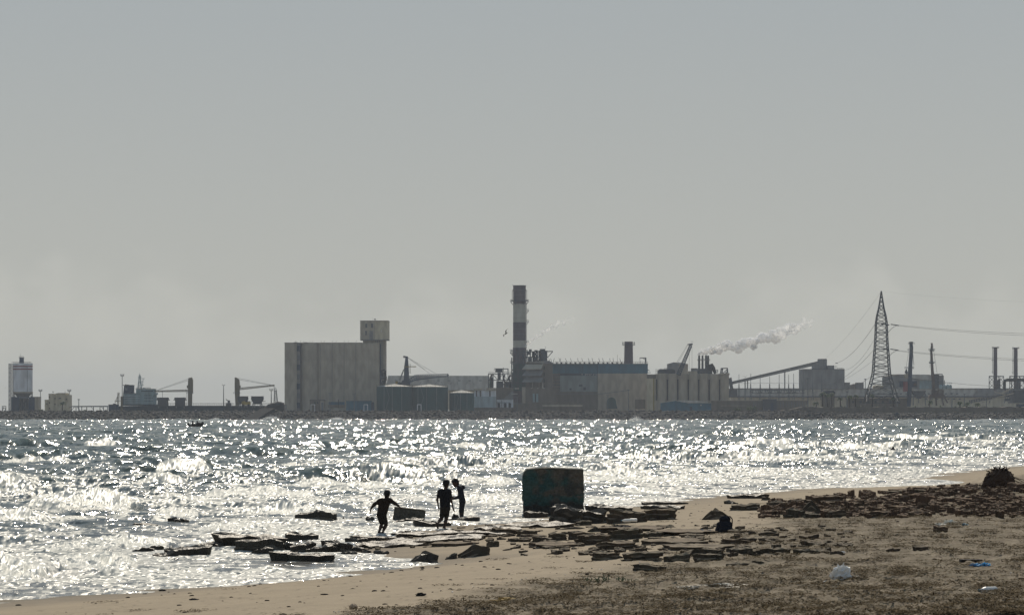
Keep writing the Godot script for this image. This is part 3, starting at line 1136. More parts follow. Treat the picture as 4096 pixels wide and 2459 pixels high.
	# --- grabs and hoppers standing on the quay
	for q in [[627, 673, 1591, 1624, 0], [697, 741, 1591, 1624, 1], [950, 991, 1586, 1621, 2], [1004, 1053, 1586, 1622, 3]]:
		var which: String = ["black hopper nearest the ship's superstructure", "black hopper just left of the ship's left crane post", "dark funnel hopper behind the ship's right crane post", "dark funnel hopper with splayed legs right of the yellow loader"][q[4]]
		o = site("hopper", which, "hopper", (q[0] + q[1]) / 2.0, 1630, 1676, "hoppers along the quay")
		if q[4] < 2:
			poly("bin", [[q[0] + 3, q[3]], [q[0] + 4, q[2] + 12], [q[0], q[2] + 7], [q[0] + 2, q[2]], [q[1] - 2, q[2]], [q[1], q[2] + 7], [q[1] - 4, q[2] + 12], [q[1] - 3, q[3]]], 3, 6, m_dark, o)
			bx("rim", q[0] + 1, q[2] - 1.5, q[1] - 1, q[2] - 0.1, 3.3, 6.6, m_steel, o)
			bars("foot", [[q[0] + 6, 1632, q[0] + 6, q[3]], [q[1] - 6, 1632, q[1] - 6, q[3]]], 0.5, m_steel, o)
			bars("walkway", [[q[0] - 5, q[2] + 9, q[0] + 2, q[2] + 6], [q[1] + 5, q[2] + 9, q[1] - 2, q[2] + 6]], 0.4, m_steel, o)
		else:
			poly("bin", [[q[0] + 13, q[3] - 6], [q[0] + 3, q[2] + 16], [q[0], q[2] + 9], [q[0] + 2, q[2]], [q[1] - 2, q[2]], [q[1], q[2] + 9], [q[1] - 3, q[2] + 16], [q[1] - 13, q[3] - 6]], 3, 6, m_dark, o)
			bx("rim", q[0] - 1, q[2] - 1.5, q[1] + 1, q[2] - 0.1, 3.3, 6.6, m_steel, o)
			bars("leg", [[q[0] + 4, 1630, q[0] + 9, q[2] + 20], [q[1] - 4, 1630, q[1] - 9, q[2] + 20], [q[0] + 14, 1630, q[0] + 9, q[2] + 22], [q[1] - 14, 1630, q[1] - 9, q[2] + 22]], 0.45, m_steel, o)
			bars("walkway", [[q[0] - 3, q[2] + 20, q[1] + 8, q[2] + 19]], 0.35, m_steel, o)
	o = site("yellow_loader", "yellow wheeled loader parked between two funnel hoppers", "loader", 984, 1624, 1668)
	poly("body", [[966, 1620], [966, 1606], [976, 1604], [985, 1608], [1000, 1606], [1001, 1620]], 1.5, 3, m_yellow, o)
	bx("cab", 980, 1603.5, 990, 1608, 1.2, 2.4, m_glass, o)
	for x in [972, 994]:
		var w := B.new()
		var c := L(x, 1621, 1.7)
		w.tube([c, c - Vector3(0, 0, 0.7)], [0.75, 0.75], 14)
		part("wheel", w.mesh(), m_black, o)
	o = site("winch_house", "small dark winch house on the ship's quay rail", "winch", 911, 1624, 1684)
	bx("house", 903, 1611, 923, 1624, 1, 3, m_dark, o)
	bx("drum", 909, 1601, 918, 1610.8, 0.5, 2, m_dark, o)
	bars("boom", [[905, 1601, 903, 1594], [903, 1600, 912, 1599]], 0.3, m_steel, o)
	mast("lamp post with two arms between the ship's cranes", 893, 1540, 1622, 1686, 2)
	mast("thin mast with a sign frame left of the lattice tower", 1084, 1557, 1616, 1665, 0)
	o = site("lattice_tower", "short tapering lattice tower on the dark heap", "tower", 1102, 1610, 1640)
	b = B.new()
	truss(b, L(1102, 1608), L(1101, 1565), 2.0, 1.1, 5, 0.26)
	part("frame", b.mesh(), m_steel, o)
	bx("platform", 1095.5, 1562.5, 1106.5, 1565, 1.0, 2, m_steel, o)
	bars("pole", [[1097, 1563, 1097, 1552], [1102, 1563, 1102, 1549], [1105, 1563, 1105, 1556]], 0.25, m_steel, o)

# a lumpy mound over an outline, used for heaps
func heap(called: String, label: String, outline: Array, z: float, depth: float, d: float, m: Material) -> void:
	var o := site(called, label, "heap", outline[0][0], outline[0][1], d)
	var n := fnl(outline.size() * 7, 0.35, 3)
	var v := []
	var top := []
	for i in outline.size() - 1:
		for k in 4:
			var f := k / 4.0
			top.append(Vector2(lerpf(outline[i][0], outline[i + 1][0], f), lerpf(outline[i][1], outline[i + 1][1], f)))
	top.append(Vector2(outline[-1][0], outline[-1][1]))
	var b := B.new()
	var base: float = maxf(outline[0][1], outline[-1][1])
	for i in top.size():
		var ring := []
		for k in 7:
			var a := PI * k / 6.0
			var p := L(top[i].x, base - (base - top[i].y) * sin(a), z + depth * 0.5 * cos(a))
			ring.append(p + Vector3(0, n.get_noise_2d(p.x * 3.0, p.z * 3.0) * 0.5 * sin(a), 0))
		v.append(ring)
	for i in top.size() - 1:
		for k in 6:
			b.quad(v[i][k], v[i + 1][k], v[i + 1][k + 1], v[i][k + 1])
	part("mound", b.mesh(), m, o)

# ---------------------------------------------------------------- grain silo, tanks, power station
func build_centre() -> void:
	var o: Node3D
	var b: B
	# --- grain silo block
	o = site("grain_silo", "huge windowless beige grain silo block with a tower on its right", "silo", 1330, 1647, 1800)
	var stairs := bx("stair_block", 1138, 1371.5, 1186, 1649, 1.5, 26, m_conc, o)
	bx("parapet", 1137.2, 1370, 1187, 1371.4, 1.9, 27, m_grey, stairs)
	bx("recess", 1186, 1373, 1199, 1649, -1.0, 22, m_grey, o)
	for i in 7:
		bx("landing", 1186.2, 1382 + i * 38.0, 1198.8, 1404 + i * 38.0, -0.2, 0.7, m_navy if i % 2 == 0 else m_steel, o)
	for x in [1237.5, 1303.5, 1351, 1398.5, 1445.5, 1477.5]:
		var r := 38.0
		var bb := B.new()
		bb.lathe(L(clampf(x, 1237.5, 1477.5), 1649, -r * pen_m + 0.4), [[0.0, r * pen_m], [(1649 - 1374) * pen_m, r * pen_m]], 36)
		part("cell", bb.mesh(), m_conc, o)
	for x in [1280, 1327, 1375, 1422, 1463]:
		bx("groove_shade", x - 0.7, 1377, x + 0.7, 1649, -0.75, 0.8, m_grey, o)  # grey strips paint the shading at the edges between cells
	bx("roof_slab", 1199, 1370.6, 1516, 1374.8, -1.2, 24, m_conc, o)
	bx("roof_edge", 1187.2, 1369.6, 1448, 1370.5, -0.9, 24, m_grey, o)
	bx("roof_vent", 1172, 1367.6, 1186, 1370, -3, 5, m_grey, o)
	bx("roof_vent", 1214, 1367.8, 1226, 1369.6, -3, 5, m_grey, o)
	for x in [1181, 1200, 1213, 1238, 1248, 1283, 1295, 1328, 1343, 1375, 1391, 1423]:
		var lp := B.new()
		lp.bar(L(x, 1370, -1.5), L(x, 1364, -1.5), 0.14)
		lp.bar(L(x, 1364, -1.5), L(x + 2.5, 1363, -1.5), 0.14)
		part("roof_lamp", lp.mesh(), m_steel, o)
	bx("tower_shaft", 1448, 1357.8, 1539, 1649, -9.0, 14, m_conc, o)
	var hh := bx("head_house", 1438, 1282, 1497, 1357.6, -6.0, 18, m_conc, o)
	poly("head_house_side", [[1497.1, 1282], [1551, 1282], [1551, 1357.6], [1497.1, 1357.6]], -6.5, 17.5, m_cream, o)  # cream paint puts the lit look of this right face into its colour
	bx("parapet", 1437, 1280.6, 1552, 1281.9, -5.6, 19, m_grey, o)
	bx("string_course", 1437.4, 1356.4, 1552, 1358.8, -5.4, 19.5, m_grey, o)
	for w in [[1459, 1292.5], [1482, 1292.5], [1458, 1322]]:
		var win := bx("window", w[0], w[1], w[0] + 7.4, w[1] + 17, -5.86, 0.6, m_glass, hh)
		bx("frame", w[0] + 3.3, w[1], w[0] + 4.1, w[1] + 17, -5.75, 0.1, m_grey, win)
		bx("sill", w[0] - 1, w[1] + 17.2, w[0] + 8.4, w[1] + 18.4, -5.6, 0.5, m_conc, win)
	bx("patch", 1475, 1322, 1490, 1357, -5.93, 0.1, m_grey, hh)
	bx("opening", 1522, 1318, 1524, 1326, -6.3, 0.3, m_white, o)
	for x in [1499, 1506, 1515, 1521, 1527]:
		bx("downpipe", x, 1358.9, x + 2, 1649 if x > 1512 else 1374, -8.4, 0.5, m_steel, o)
	bx("pipe_chase", 1516.3, 1374, 1521, 1649, -8.1, 0.9, m_navy, o)
	drum("ventilator", 1497, 1275, 1281, 1.5, 1.5, m_dark, o, -8, 10)
	drum("ventilator_cap", 1497, 1272.5, 1275.6, 3.0, 3.0, m_dark, o, -8, 10)
	bars("antenna", [[1491, 1281, 1491, 1271], [1506, 1281, 1506, 1277]], 0.12, m_steel, o)
	# --- dust extractors on the tower's side
	o = site("dust_extractor", "dark pipes and drums clinging to the silo tower's lower right side", "machine", 1535, 1543, 1792)
	bx("casing", 1525, 1490, 1537, 1517, 0, 5, m_dark, o)
	bx("casing", 1528, 1520, 1540, 1532, 0.5, 5, m_dark, o)
	b = B.new()
	b.tube([L(1526, 1500, 1), L(1527, 1483, 1), L(1534, 1479, 1), L(1541, 1484, 1), L(1541, 1512, 1), L(1538, 1530, 1)], [0.6, 0.6, 0.6, 0.6, 0.6, 0.5], 8)
	part("duct", b.mesh(), m_dark, o)
	b = B.new()
	b.tube([L(1533, 1540, 1), L(1545, 1520, 1), L(1545, 1504, 1)], [0.35, 0.35, 0.35], 8)
	part("duct", b.mesh(), m_steel, o)
	drum("cyclone", 1531, 1528, 1545, 10, 7, m_dark, o, -1, 16)
	rail([[1524, 1547, 1507, 1512]], m_steel, o, 1.5)
	# --- things in front of the silo's foot
	o = site("gate_house", "low grey-brown block with a pale door frame at the grain silo's foot", "building", 1270, 1648, 1770)
	bx("wall", 1238, 1599, 1297, 1650, 0, 8, m_bank, o)
	bx("roof", 1237, 1597.6, 1298, 1598.9, 0.4, 9, m_steel, o)
	var dr := bx("door_surround", 1281, 1604, 1297, 1640, 0.5, 0.7, m_conc, o)
	bx("door", 1284, 1608, 1294, 1640, 0.58, 0.4, m_steel, dr)
	for x in [1256, 1266]:
		bx("window", x, 1607, x + 6, 1614, 0.1, 0.4, m_glass, o)
	o = site("blue_container", "long dark blue container in front of the grain silo", "container", 1345, 1648, 1766)
	bx("body", 1314, 1607, 1376.5, 1618.5, 0, 3, m_blue, o)
	bx("base", 1312, 1618.7, 1377, 1631, -0.4, 3, m_bank, o)
	for i in 12:
		bx("rib", 1316 + i * 5.0, 1608, 1317 + i * 5.0, 1618, 0.12, 0.2, m_navy, o)
	bars("pole", [[1353.5, 1632, 1353.5, 1598]], 0.4, m_black, o, 2.0)
	o = site("blue_shed", "pale blue flat shed between the container and the green tanks", "shed", 1435, 1648, 1764, "")
	bx("wall", 1384, 1603.5, 1484, 1650, 0, 10, m_blue, o)
	bx("roof", 1383, 1602, 1485, 1603.4, 0.4, 11, m_grey, o)
	for x in [1398, 1430, 1462]:
		bx("panel_joint", x, 1604, x + 1, 1649, 0.08, 0.2, m_navy, o)
	bx("lean_to", 1484.3, 1608, 1494, 1650, -0.5, 6, m_navy, o)
	for q in [[1251, "white pipe portal before the grey-brown gate house"], [1463, "white pipe portal before the pale blue shed"], [1677, "white pipe portal before the green tanks"]]:
		o = site("pipe_portal", q[1], "frame", q[0], 1642, 1700, "white pipe portals along the breakwater road")
		bars("upright", [[q[0] - 8, 1646, q[0] - 8, 1618], [q[0] + 7, 1646, q[0] + 7, 1618]], 0.32, m_white, o)
		bars("crossbar", [[q[0] - 8.5, 1618, q[0] + 7.5, 1618]], 0.34, m_white, o)
	mast("thin street lamp before the middle of the grain silo", 1319, 1572, 1648, 1762, 2)
	mast("thin street lamp before the grain silo's right cells", 1416, 1576, 1648, 1762, 2)
	# --- pale long shed behind
	o = site("storage_shed", "long pale roofed shed behind the blue crane", "shed", 1750, 1560, 2060)
	poly("roof", [[1541, 1560], [1552, 1502], [1953, 1502.5], [1957, 1560]], 0, 40, m_roof, o)
	bx("wall", 1540, 1560.5, 1958, 1640, -2, 36, m_cream, o)
	for i in 9:
		bx("rooflight", 1580 + i * 42.0, 1520, 1590 + i * 42.0, 1524, 0.2, 0.5, m_grey, o)
	# --- green tanks
	for q in [[1575, 73, 1546, "big dark green oil tank touching the grain silo's foot", 1760.0], [1713, 77, 1547, "big dark green oil tank under the blue crane's jib", 1764.0], [1846, 50, 1571, "lower dark green oil tank right of the two big ones", 1770.0]]:
		o = site("oil_tank", q[3], "tank", q[0], 1647, q[4], "dark green tanks beside the grain silo")
		drum("shell", q[0], q[2], 1649, q[1], q[1], m_teal, o, -q[1] * pen_m, 44)
		drum("cone_roof", q[0], q[2] - 11, q[2] - 0.2, 3, q[1] + 1.0, m_roof, o, -q[1] * pen_m, 44)
		var seams := [q[0] - q[1] * 0.55, q[0] - q[1] * 0.1, q[0] + q[1] * 0.42]
		for x in seams:
			bx("riser_pipe", x, q[2] + 2, x + 1.6, 1648, 0.3, 0.4, m_grey, o)
		bars("stair", [[q[0] - q[1] * 0.4, q[2] + 4, q[0] - q[1] * 0.25, 1590], [q[0] - q[1] * 0.25, 1590, q[0] - q[1] * 0.45, 1640]], 0.25, m_steel, o, 0.5)
		b = B.new()
		for i in 26:
			var a := TAU * i / 26.0
			var a2 := TAU * (i + 1) / 26.0
			var rr: float = q[1] * pen_m
			var c0 := L(q[0], q[2], -rr) + Vector3(cos(a) * rr, 0, sin(a) * rr)
			var c1 := L(q[0], q[2], -rr) + Vector3(cos(a2) * rr, 0, sin(a2) * rr)
			b.bar(c0, c0 + Vector3(0, 1.1, 0), 0.12)
			b.bar(c0 + Vector3(0, 1.1, 0), c1 + Vector3(0, 1.1, 0), 0.12)
		part("handrail", b.mesh(), m_ochre, o)
	# --- blue crane
	o = site("harbour_crane", "dark blue harbour crane behind the green tanks with its jib lowered to the right", "crane", 1626, 1560, 1900)
	poly("pedestal", [[1614, 1545], [1616.5, 1466], [1622, 1428], [1630.5, 1428], [1634, 1466], [1637, 1545]], 2, 5, m_navy, o)
	poly("base_block", [[1596, 1560], [1600, 1536], [1612, 1520], [1640, 1522], [1642, 1560]], 4, 9, m_navy, o)
	bx("head_cage", 1613, 1423, 1622, 1431, 2, 4, m_steel, o)
	bx("head_block", 1622.2, 1425, 1631, 1431, 2.2, 4.4, m_navy, o)
	bars("boom", [[1619, 1466.5, 1665, 1466.5]], 0.55, m_yellow, o, 3)
	bars("backstay", [[1614, 1478, 1596, 1522], [1617, 1474, 1600, 1524]], 0.4, m_steel, o, 2)
	b = B.new()
	for i in 8:
		b.bar(L(1637, 1457 + i * 5.0, 2), L(1641, 1457 + i * 5.0, 2), 0.2)
	b.bar(L(1641, 1455, 2), L(1641, 1494, 2), 0.25)
	part("ladder", b.mesh(), m_steel, o)
	bx("yellow_cab", 1582, 1525, 1592, 1537, 4, 4, m_yellow, o)
	poly("winch", [[1592, 1541], [1590, 1531], [1600, 1527], [1610, 1533], [1610, 1541]], 5, 4, m_dark, o)
	b = B.new()
	truss(b, L(1640, 1523, 3), L(1665, 1508, 3), 2.2, 3.0, 3, 0.32)
	truss(b, L(1665, 1508, 3), L(1790, 1501, 3), 3.0, 1.6, 14, 0.32)
	b.bar(L(1640, 1524, 3), L(1760, 1508, 3), 0.35)
	b.bar(L(1788, 1496, 3), L(1794, 1502, 3), 1.1)
	b.bar(L(1793, 1500, 3), L(1792, 1516, 3), 0.3)
	part("lattice_jib", b.mesh(), m_navy, o)
	bars("cable", [[1631, 1430, 1750, 1498], [1631, 1432, 1722, 1496], [1631, 1429, 1700, 1478]], 0.16, m_steel, o, 2.5)
	for i in 9:
		bars("roof_pole", [[1646 + i * 31.0, 1538, 1650 + i * 31.0 + (4 if i % 2 else -7), 1528]], 0.2, m_steel, o, 6)
	# --- the low buildings before the power station
	o = site("white_store", "pale flat store with red-brown columns right of the green tanks", "building", 1940, 1648, 1800)
	bx("wall", 1897, 1562, 1983, 1650, -0.6, 12, m_white, o)
	bx("roof", 1895, 1553.5, 1927, 1561.8, 0.4, 14, m_conc, o)
	bx("roof", 1945, 1551, 1983, 1561.8, 0.2, 14, m_conc, o)
	for x in [1903, 1919, 1957]:
		bx("column", x, 1562.2, x + 5, 1586, -0.1, 1, m_rust, o)
	bx("front_box", 1897.5, 1586, 1983.5, 1630, 1.2, 5, paint(0.36, 0.42, 0.43), o)
	bx("plinth", 1897, 1630.2, 2050, 1650, 0.9, 6, m_bank, o)
	o = site("office_block", "grey brown stepped office block left of the chimney's foot", "building", 2020, 1648, 1804)
	bx("wall", 1983.8, 1551, 2054, 1650, -0.8, 12, m_bank, o)
	bx("wall", 1986, 1598, 2053, 1630, 0.3, 4, m_white, o)
	poly("ramp", [[2010, 1598], [2047, 1566], [2053, 1566], [2053, 1598]], 0.6, 4, m_grey, o)
	bx("roof", 2004, 1549, 2040, 1550.8, 0, 12, m_conc, o)
	for x in [1990, 2016, 2034]:
		bx("doorway", x, 1612, x + 10, 1630, 0.4, 0.5, m_black, o)
	bx("canopy", 2046, 1573.5, 2070, 1576.5, 1.4, 4, m_roof, o)
	bx("canopy", 2059, 1551.5, 2076, 1556, 1.4, 4, m_roof, o)
	for x in [2007, 2054, 2088]:
		bars("gantry_post", [[x, 1648, x, 1600]], 0.4, m_ochre, o, 3)
	bars("gantry_beam", [[1984, 1610, 2040, 1610], [2054, 1614, 2090, 1614]], 0.45, m_steel, o, 3)
	# --- main chimney
	o = site("power_station_chimney", "tall thick chimney with dark and pale bands and side platforms", "chimney", 2078, 1648, 1850)
	var bands := [[1143, 1216, m_soot], [1216, 1289, m_band], [1289, 1362, m_soot], [1362, 1391, m_band]]
	for q in bands:
		drum("band", 2078, q[0], q[1] - 0.1, 25.4 + (q[0] - 1143) * 0.002, 25.4 + (q[1] - 1143) * 0.002, q[2], o, 0.0, 40)
	drum("base", 2078, 1391, 1649, 26.8, 27.2, m_soot, o, 0.0, 40)
	drum("rim", 2078, 1141.6, 1144.2, 26.6, 26.6, m_dark, o, 0.0, 40)
	for y in [1161, 1179, 1250, 1271, 1315, 1336]:
		drum("hoop", 2078, y, y + 0.8, 25.9, 25.9, m_grey, o, 0.0, 40)
	drum("platform", 2078, 1203, 1205.4, 36.5, 36.5, m_dark, o, 0.0, 32)
	rail([[2041.5, 2051, 1198, 1203], [2105, 2114.5, 1198, 1203]], m_steel, o, 0.0, 0.16)
	for s in [-1, 1]:
		bars("bracket", [[2078 + s * 36, 1206, 2078 + s * 26, 1219]], 0.4, m_dark, o)
		bars("bracket", [[2078 + s * 16, 1206, 2078 + s * 16, 1219]], 0.4, m_dark, o, 4.0)
		bars("lift_rail", [[2078 + s * 29, 1161, 2078 + s * 29, 1203]], 0.3, m_dark, o)
		bars("hook", [[2078 + s * 29, 1163, 2078 + s * 25, 1159]], 0.45, m_dark, o)
	for y in [1242, 1286.5, 1369]:
		bx("side_platform", 2104, y - 0.8, 2115, y + 0.9, 1, 2, m_dark, o)
		bars("bracket", [[2114, y + 1, 2105, y + 13]], 0.35, m_dark, o)
		rail([[2105, 2115, y - 7, y - 1]], m_steel, o, 1.0)
	bars("lightning_rod", [[2056, 1143, 2048, 1138], [2098, 1143, 2092, 1139]], 0.15, m_steel, o)
	b = B.new()
	for i in 46:
		var yy := 1210 + i * 4.0
		b.bar(L(2103.6, yy, 0), L(2106, yy, 0), 0.25)
	b.bar(L(2106, 1208, 0), L(2106, 1394, 0), 0.25)
	part("ladder", b.mesh(), m_dark, o)
	# --- boiler house steelwork about the chimney's foot
	o = site("boiler_frame", "open dark steel boiler frame wrapped around the chimney's foot", "steelwork", 2080, 1560, 1836)
	bars("column", [[2047, 1560, 2047, 1430], [2072, 1560, 2072, 1395], [2094, 1560, 2094, 1400], [2108, 1560, 2108, 1398], [2121, 1450, 2121, 1400], [2150, 1450, 2150, 1405], [2187, 1450, 2187, 1404]], 0.75, m_dark, o)
	bars("floor_beam", [[2040, 1410, 2190, 1404], [2041, 1403, 2052, 1403], [2046, 1454, 2150, 1454], [2046, 1480, 2120, 1480], [2046, 1506, 2120, 1506], [2046, 1530, 2110, 1530], [2100, 1428, 2190, 1428], [2187, 1405.5, 2211, 1405]], 0.6, m_dark, o)
	var rng := RandomNumberGenerator.new()
	rng.seed = 5
	for i in 14:
		var xx := 2048 + (i % 4) * 17.0
		var yy := 1412 + int(i / 4) * 32.0
		bars("brace", [[xx, yy + 28, xx + 17, yy] if i % 2 else [xx, yy, xx + 17, yy + 28]], 0.4, m_dark, o, 0.6)
	bars("brace", [[2211, 1406, 2190, 1430], [2041, 1411, 2052, 1424]], 0.45, m_dark, o)
	for q in [[2110, 1404, 2124, 1418], [2128, 1408, 2141, 1426], [2154, 1402, 2186, 1440], [2112, 1428, 2128, 1446], [2130, 1430, 2150, 1446], [2150, 1440, 2188, 1449], [2110, 1446, 2190, 1452]]:
		bx("casing", q[0], q[1], q[2], q[3], 0.4, 6, m_dark, o)
	for q in [[2116, 1396.5, 2127, 1404], [2138, 1400, 2151, 1407], [2159.5, 1395.5, 2181, 1402]]:
		bx("roof_box", q[0], q[1], q[2], q[3], 0.8, 5, m_dark, o)
	for x in [2133, 2145, 2160]:
		b = B.new()
		b.tube([L(x, 1446, 1.2), L(x + 3, 1428, 1.2), L(x - 2, 1416, 1.2), L(x + 2, 1406, 1.2)], [0.6, 0.6, 0.5, 0.5], 8)
		part("duct", b.mesh(), m_steel, o)
	bars("antenna", [[2182, 1396, 2182, 1384]], 0.15, m_steel, o)
	bx("side_gallery", 2040, 1450, 2047, 1452, 0.6, 3, m_dark, o)
	rail([[2040, 2047, 1443, 1450], [2040, 2052, 1397, 1403]], m_steel, o, 0.6)
	bx("inner_casing", 2051, 1455, 2108, 1562, -5, 6, m_teal, o)
	# --- steelwork left of the chimney
	o = site("pump_station", "open steel frame with tanks and pipes left of the chimney", "steelwork", 2000, 1560, 1840)
	bars("column", [[1954, 1560, 1954, 1495], [1972, 1560, 1972, 1495], [1992, 1560, 1992, 1490], [2012, 1560, 2012, 1474], [2032, 1560, 2032, 1474], [2049, 1560, 2049, 1490]], 0.6, m_dark, o)
	bars("floor_beam", [[1952, 1496, 2050, 1494], [2009, 1475, 2034, 1475], [1954, 1520, 2050, 1520], [1990, 1538, 2050, 1538]], 0.55, m_dark, o)
	for q in [[1981, 1473, 2009, 1489], [1957, 1508, 1974, 1556], [1985, 1524, 2010, 1556], [2022, 1526, 2046, 1556], [1992, 1490, 2003, 1520]]:
		bx("casing", q[0], q[1], q[2], q[3], 0, 6, m_dark if q[0] > 1960 else m_teal, o)
	for q in [[1958, 1515, 1972, 1498], [1972, 1498, 1990, 1518], [1990, 1518, 2010, 1498], [2012, 1500, 2030, 1518], [2032, 1518, 2048, 1498], [2012, 1538, 2030, 1520]]:
		bars("brace", [q], 0.4, m_dark, o, 0.4)
	for x in [1966, 2018, 2040]:
		b = B.new()
		b.tube([L(x, 1554, 1), L(x + 2, 1530, 1), L(x - 4, 1512, 1), L(x + 1, 1498, 1)], [0.6, 0.6, 0.6, 0.5], 8)
		part("duct", b.mesh(), m_steel, o)
	rail([[1955, 1980, 1488, 1494], [2010, 2049, 1486, 1493]], m_steel, o, 1.0)
	bars("pole", [[1976, 1482, 1980, 1471], [2014, 1474, 2012, 1469], [2030, 1474, 2034, 1480]], 0.3, m_steel, o)
	# --- louvred air intake
	o = site("air_intake", "grey building with three stacked louvre hoods right of the chimney's foot", "building", 2130, 1600, 1822)
	bx("wall", 2103, 1450, 2171, 1552, -2.5, 9, m_bank, o)
	for i in 3:
		var yy := 1457.0 + i * 25.5
		b = B.new()
		var p0 := L(2089, yy + 18, 4.5); var p1 := L(2164, yy + 18, 4.5)
		var q0 := L(2104, yy, 0.5); var q1 := L(2172, yy, 0.5)
		var dn := Vector3(0, -0.5, 0)
		b.quad(p0, p1, q1, q0)
		b.quad(q0 + dn, q1 + dn, p1 + dn, p0 + dn)
		b.quad(p0 + dn, p1 + dn, p1, p0)
		b.quad(p1 + dn, q1 + dn, q1, p1)
		b.quad(p0, q0, q0 + dn, p0 + dn)
		var hood := part("louvre_hood", b.mesh(), m_grey if i else m_conc, o)
		poly("side_plate", [[2164, yy + 18], [2172, yy], [2172, yy + 25], [2168, yy + 23]], 0.45, 0.4, m_bank, hood)
	bx("top_slab", 2106, 1448, 2176, 1450, 0.4, 10, m_conc, o)
	var tw := bx("stair_tower", 2172.3, 1453, 2211, 1552, 0.2, 12, m_bank, o)
	for i in 4:
		bx("opening", 2174.5, 1464 + i * 25.5, 2179, 1479 + i * 25.5, 0.3, 0.3, m_black, tw)
	poly("sloped_roof", [[2112, 1447], [2196, 1442], [2216, 1452.7], [2172, 1452.7]], 0.3, 10, m_grey, o)
	for x in [2129, 2155]:
		bx("post", x, 1527, x + 2.5, 1552, 2, 0.4, m_conc, o)
	o = site("pump_house", "square grey-brown block with two pale doors below the louvre hoods", "building", 2150, 1640, 1806)
	bx("wall", 2089, 1552.3, 2222, 1612, 0, 14, m_bank, o)
	bx("buttress", 2088, 1548, 2102, 1612, 0.5, 14, m_conc, o)
	bx("plinth", 2055, 1612.3, 2330, 1650, 1, 14, m_bank, o)
	for x in [2131, 2145]:
		bx("door", x, 1574, x + 8, 1608, 0.2, 0.4, m_ship, o)
	bx("door_gap", 2139.5, 1576, 2144.5, 1608, 0.1, 0.3, m_black, o)
	for x in [2124, 2149, 2173]:
		bx("floodlight", x, 1551, x + 5, 1554, 1.4, 0.8, m_roof, o)
	bx("low_wall", 2170, 1619, 2330, 1626, 2.5, 1, m_conc, o)
	# --- turbine hall
	o = site("turbine_hall", "long turbine hall with a blue upper band and beige lower wall", "building", 2400, 1648, 1850)
	bx("blue_band", 2212, 1455.5, 2392, 1493, -1.4, 30, m_blue, o)
	bx("blue_band", 2392.3, 1456, 2592, 1493, 0, 32, m_blue, o)
	for x in [2262, 2330, 2390, 2476, 2540]:
		bx("panel_joint", x, 1457, x + 1.2, 1492, -1.25 if x < 2392 else 0.15, 0.3, m_navy, o)
	bx("window_band", 2238, 1493.2, 2391.6, 1502, -1.9, 28, m_navy, o)
	for i in 22:
		bx("mullion", 2242 + i * 3.7, 1493.5, 2243.4 + i * 3.7, 1501.8, -1.75, 0.3, m_dark, o)
	# the right end of the window strip, where pale broken panes stand between dark ones
	for q in [[2326, 2332, 0], [2327.6, 2330, 1], [2340, 2342, 1], [2343, 2345, 1], [2346, 2349, 0], [2350, 2353, 1], [2354, 2356, 0], [2358, 2361, 1], [2363, 2365, 1], [2366, 2369, 0], [2373, 2376, 1], [2377, 2379, 0], [2383, 2385, 1], [2387, 2390, 1]]:
		bx("pane", q[0], 1495.2 if q[2] else 1494.6, q[1], 1500.8 if q[2] else 1496.8, -1.7, 0.3, m_roof, o)
	var lw := bx("lower_wall", 2240, 1502.3, 2391.6, 1566, -1.6, 28, paint(0.23, 0.26, 0.245), o)
	bx("wall", 2392, 1493.3, 2591, 1650, -0.2, 30, m_conc, o)
	bx("wall", 2222.5, 1566.4, 2391.7, 1650, 0.4, 30, m_bank, o)
	bx("corner", 2212, 1493.3, 2240, 1566, -1.0, 10, m_bank, o)
	for i in 5:
		bx("gallery", 2212, 1500 + i * 13.0, 2241, 1502 + i * 13.0, -0.6, 1.2, m_dark, o)
	for q in [[2278, 1552, 2287, 1560], [2316, 1538, 2330, 1545], [2334, 1548, 2344, 1560]]:
		bx("wall_vent", q[0], q[1], q[2], q[3], -1.3, 0.5, m_dark, lw)
	for x in [2410, 2461, 2514, 2556]:
		bx("pilaster", x, 1494, x + 2, 1649, 0.0, 0.4, m_conc, o)
	var arch := PackedVector2Array()
	var apts := [[2427, 1634]]
	for i in 9:
		var a := PI * (1.0 - i / 8.0)
		apts.append([2446 + cos(a) * 18, 1606 - sin(a) * 17])
	apts.append_array([[2466, 1618], [2470, 1634]])
	poly("arched_gate", apts, 0.2, 0.6, m_teal, o)
	bx("gate", 2541, 1597, 2582, 1634, 0.1, 0.5, m_bank, o)
	bars("wall_pipe", [[2222, 1576, 2392, 1575], [2392, 1577, 2520, 1560]], 0.3, m_steel, o, 1.4)
	bx("roof_edge", 2210, 1454, 2593, 1455.3, 0.4, 33, m_grey, o)
	for i in 15:
		var x := 2224 + i * 18.6
		if x < 2496 or x > 2536:
			drum("roof_vent", x + 4, 1447.5, 1454, 3.4, 3.0, m_dark, o, -5, 10)
	rail([[2214, 2496, 1446, 1454], [2536, 2592, 1447, 1454]], m_ochre, o, -0.5, 0.15)
	for q in [[2200, 2195], [2206, 2203], [2213, 2218], [2242, 2236], [2240, 2244], [2267, 2262], [2286, 2283], [2314, 2311], [2331, 2328], [2358, 2354], [2373, 2369], [2400, 2396], [2415, 2411], [2442, 2440], [2455, 2453], [2484, 2480]]:
		bars("roof_pole", [[q[0], 1446, q[1], 1432]], 0.28, m_steel, o, -3)
	bars("antenna", [[2470.5, 1447, 2470.5, 1419]], 0.18, m_steel, o, -3)
	b = B.new()
	b.bar(L(2584, 1453, -2), L(2584, 1431, -2), 0.9)
	b.bar(L(2560, 1431, -2), L(2586, 1431, -2), 0.55)
	b.bar(L(2560, 1431, -2), L(2562, 1450, -2), 0.2)
	b.bar(L(2572, 1432, -2), L(2584, 1440, -2), 0.3)
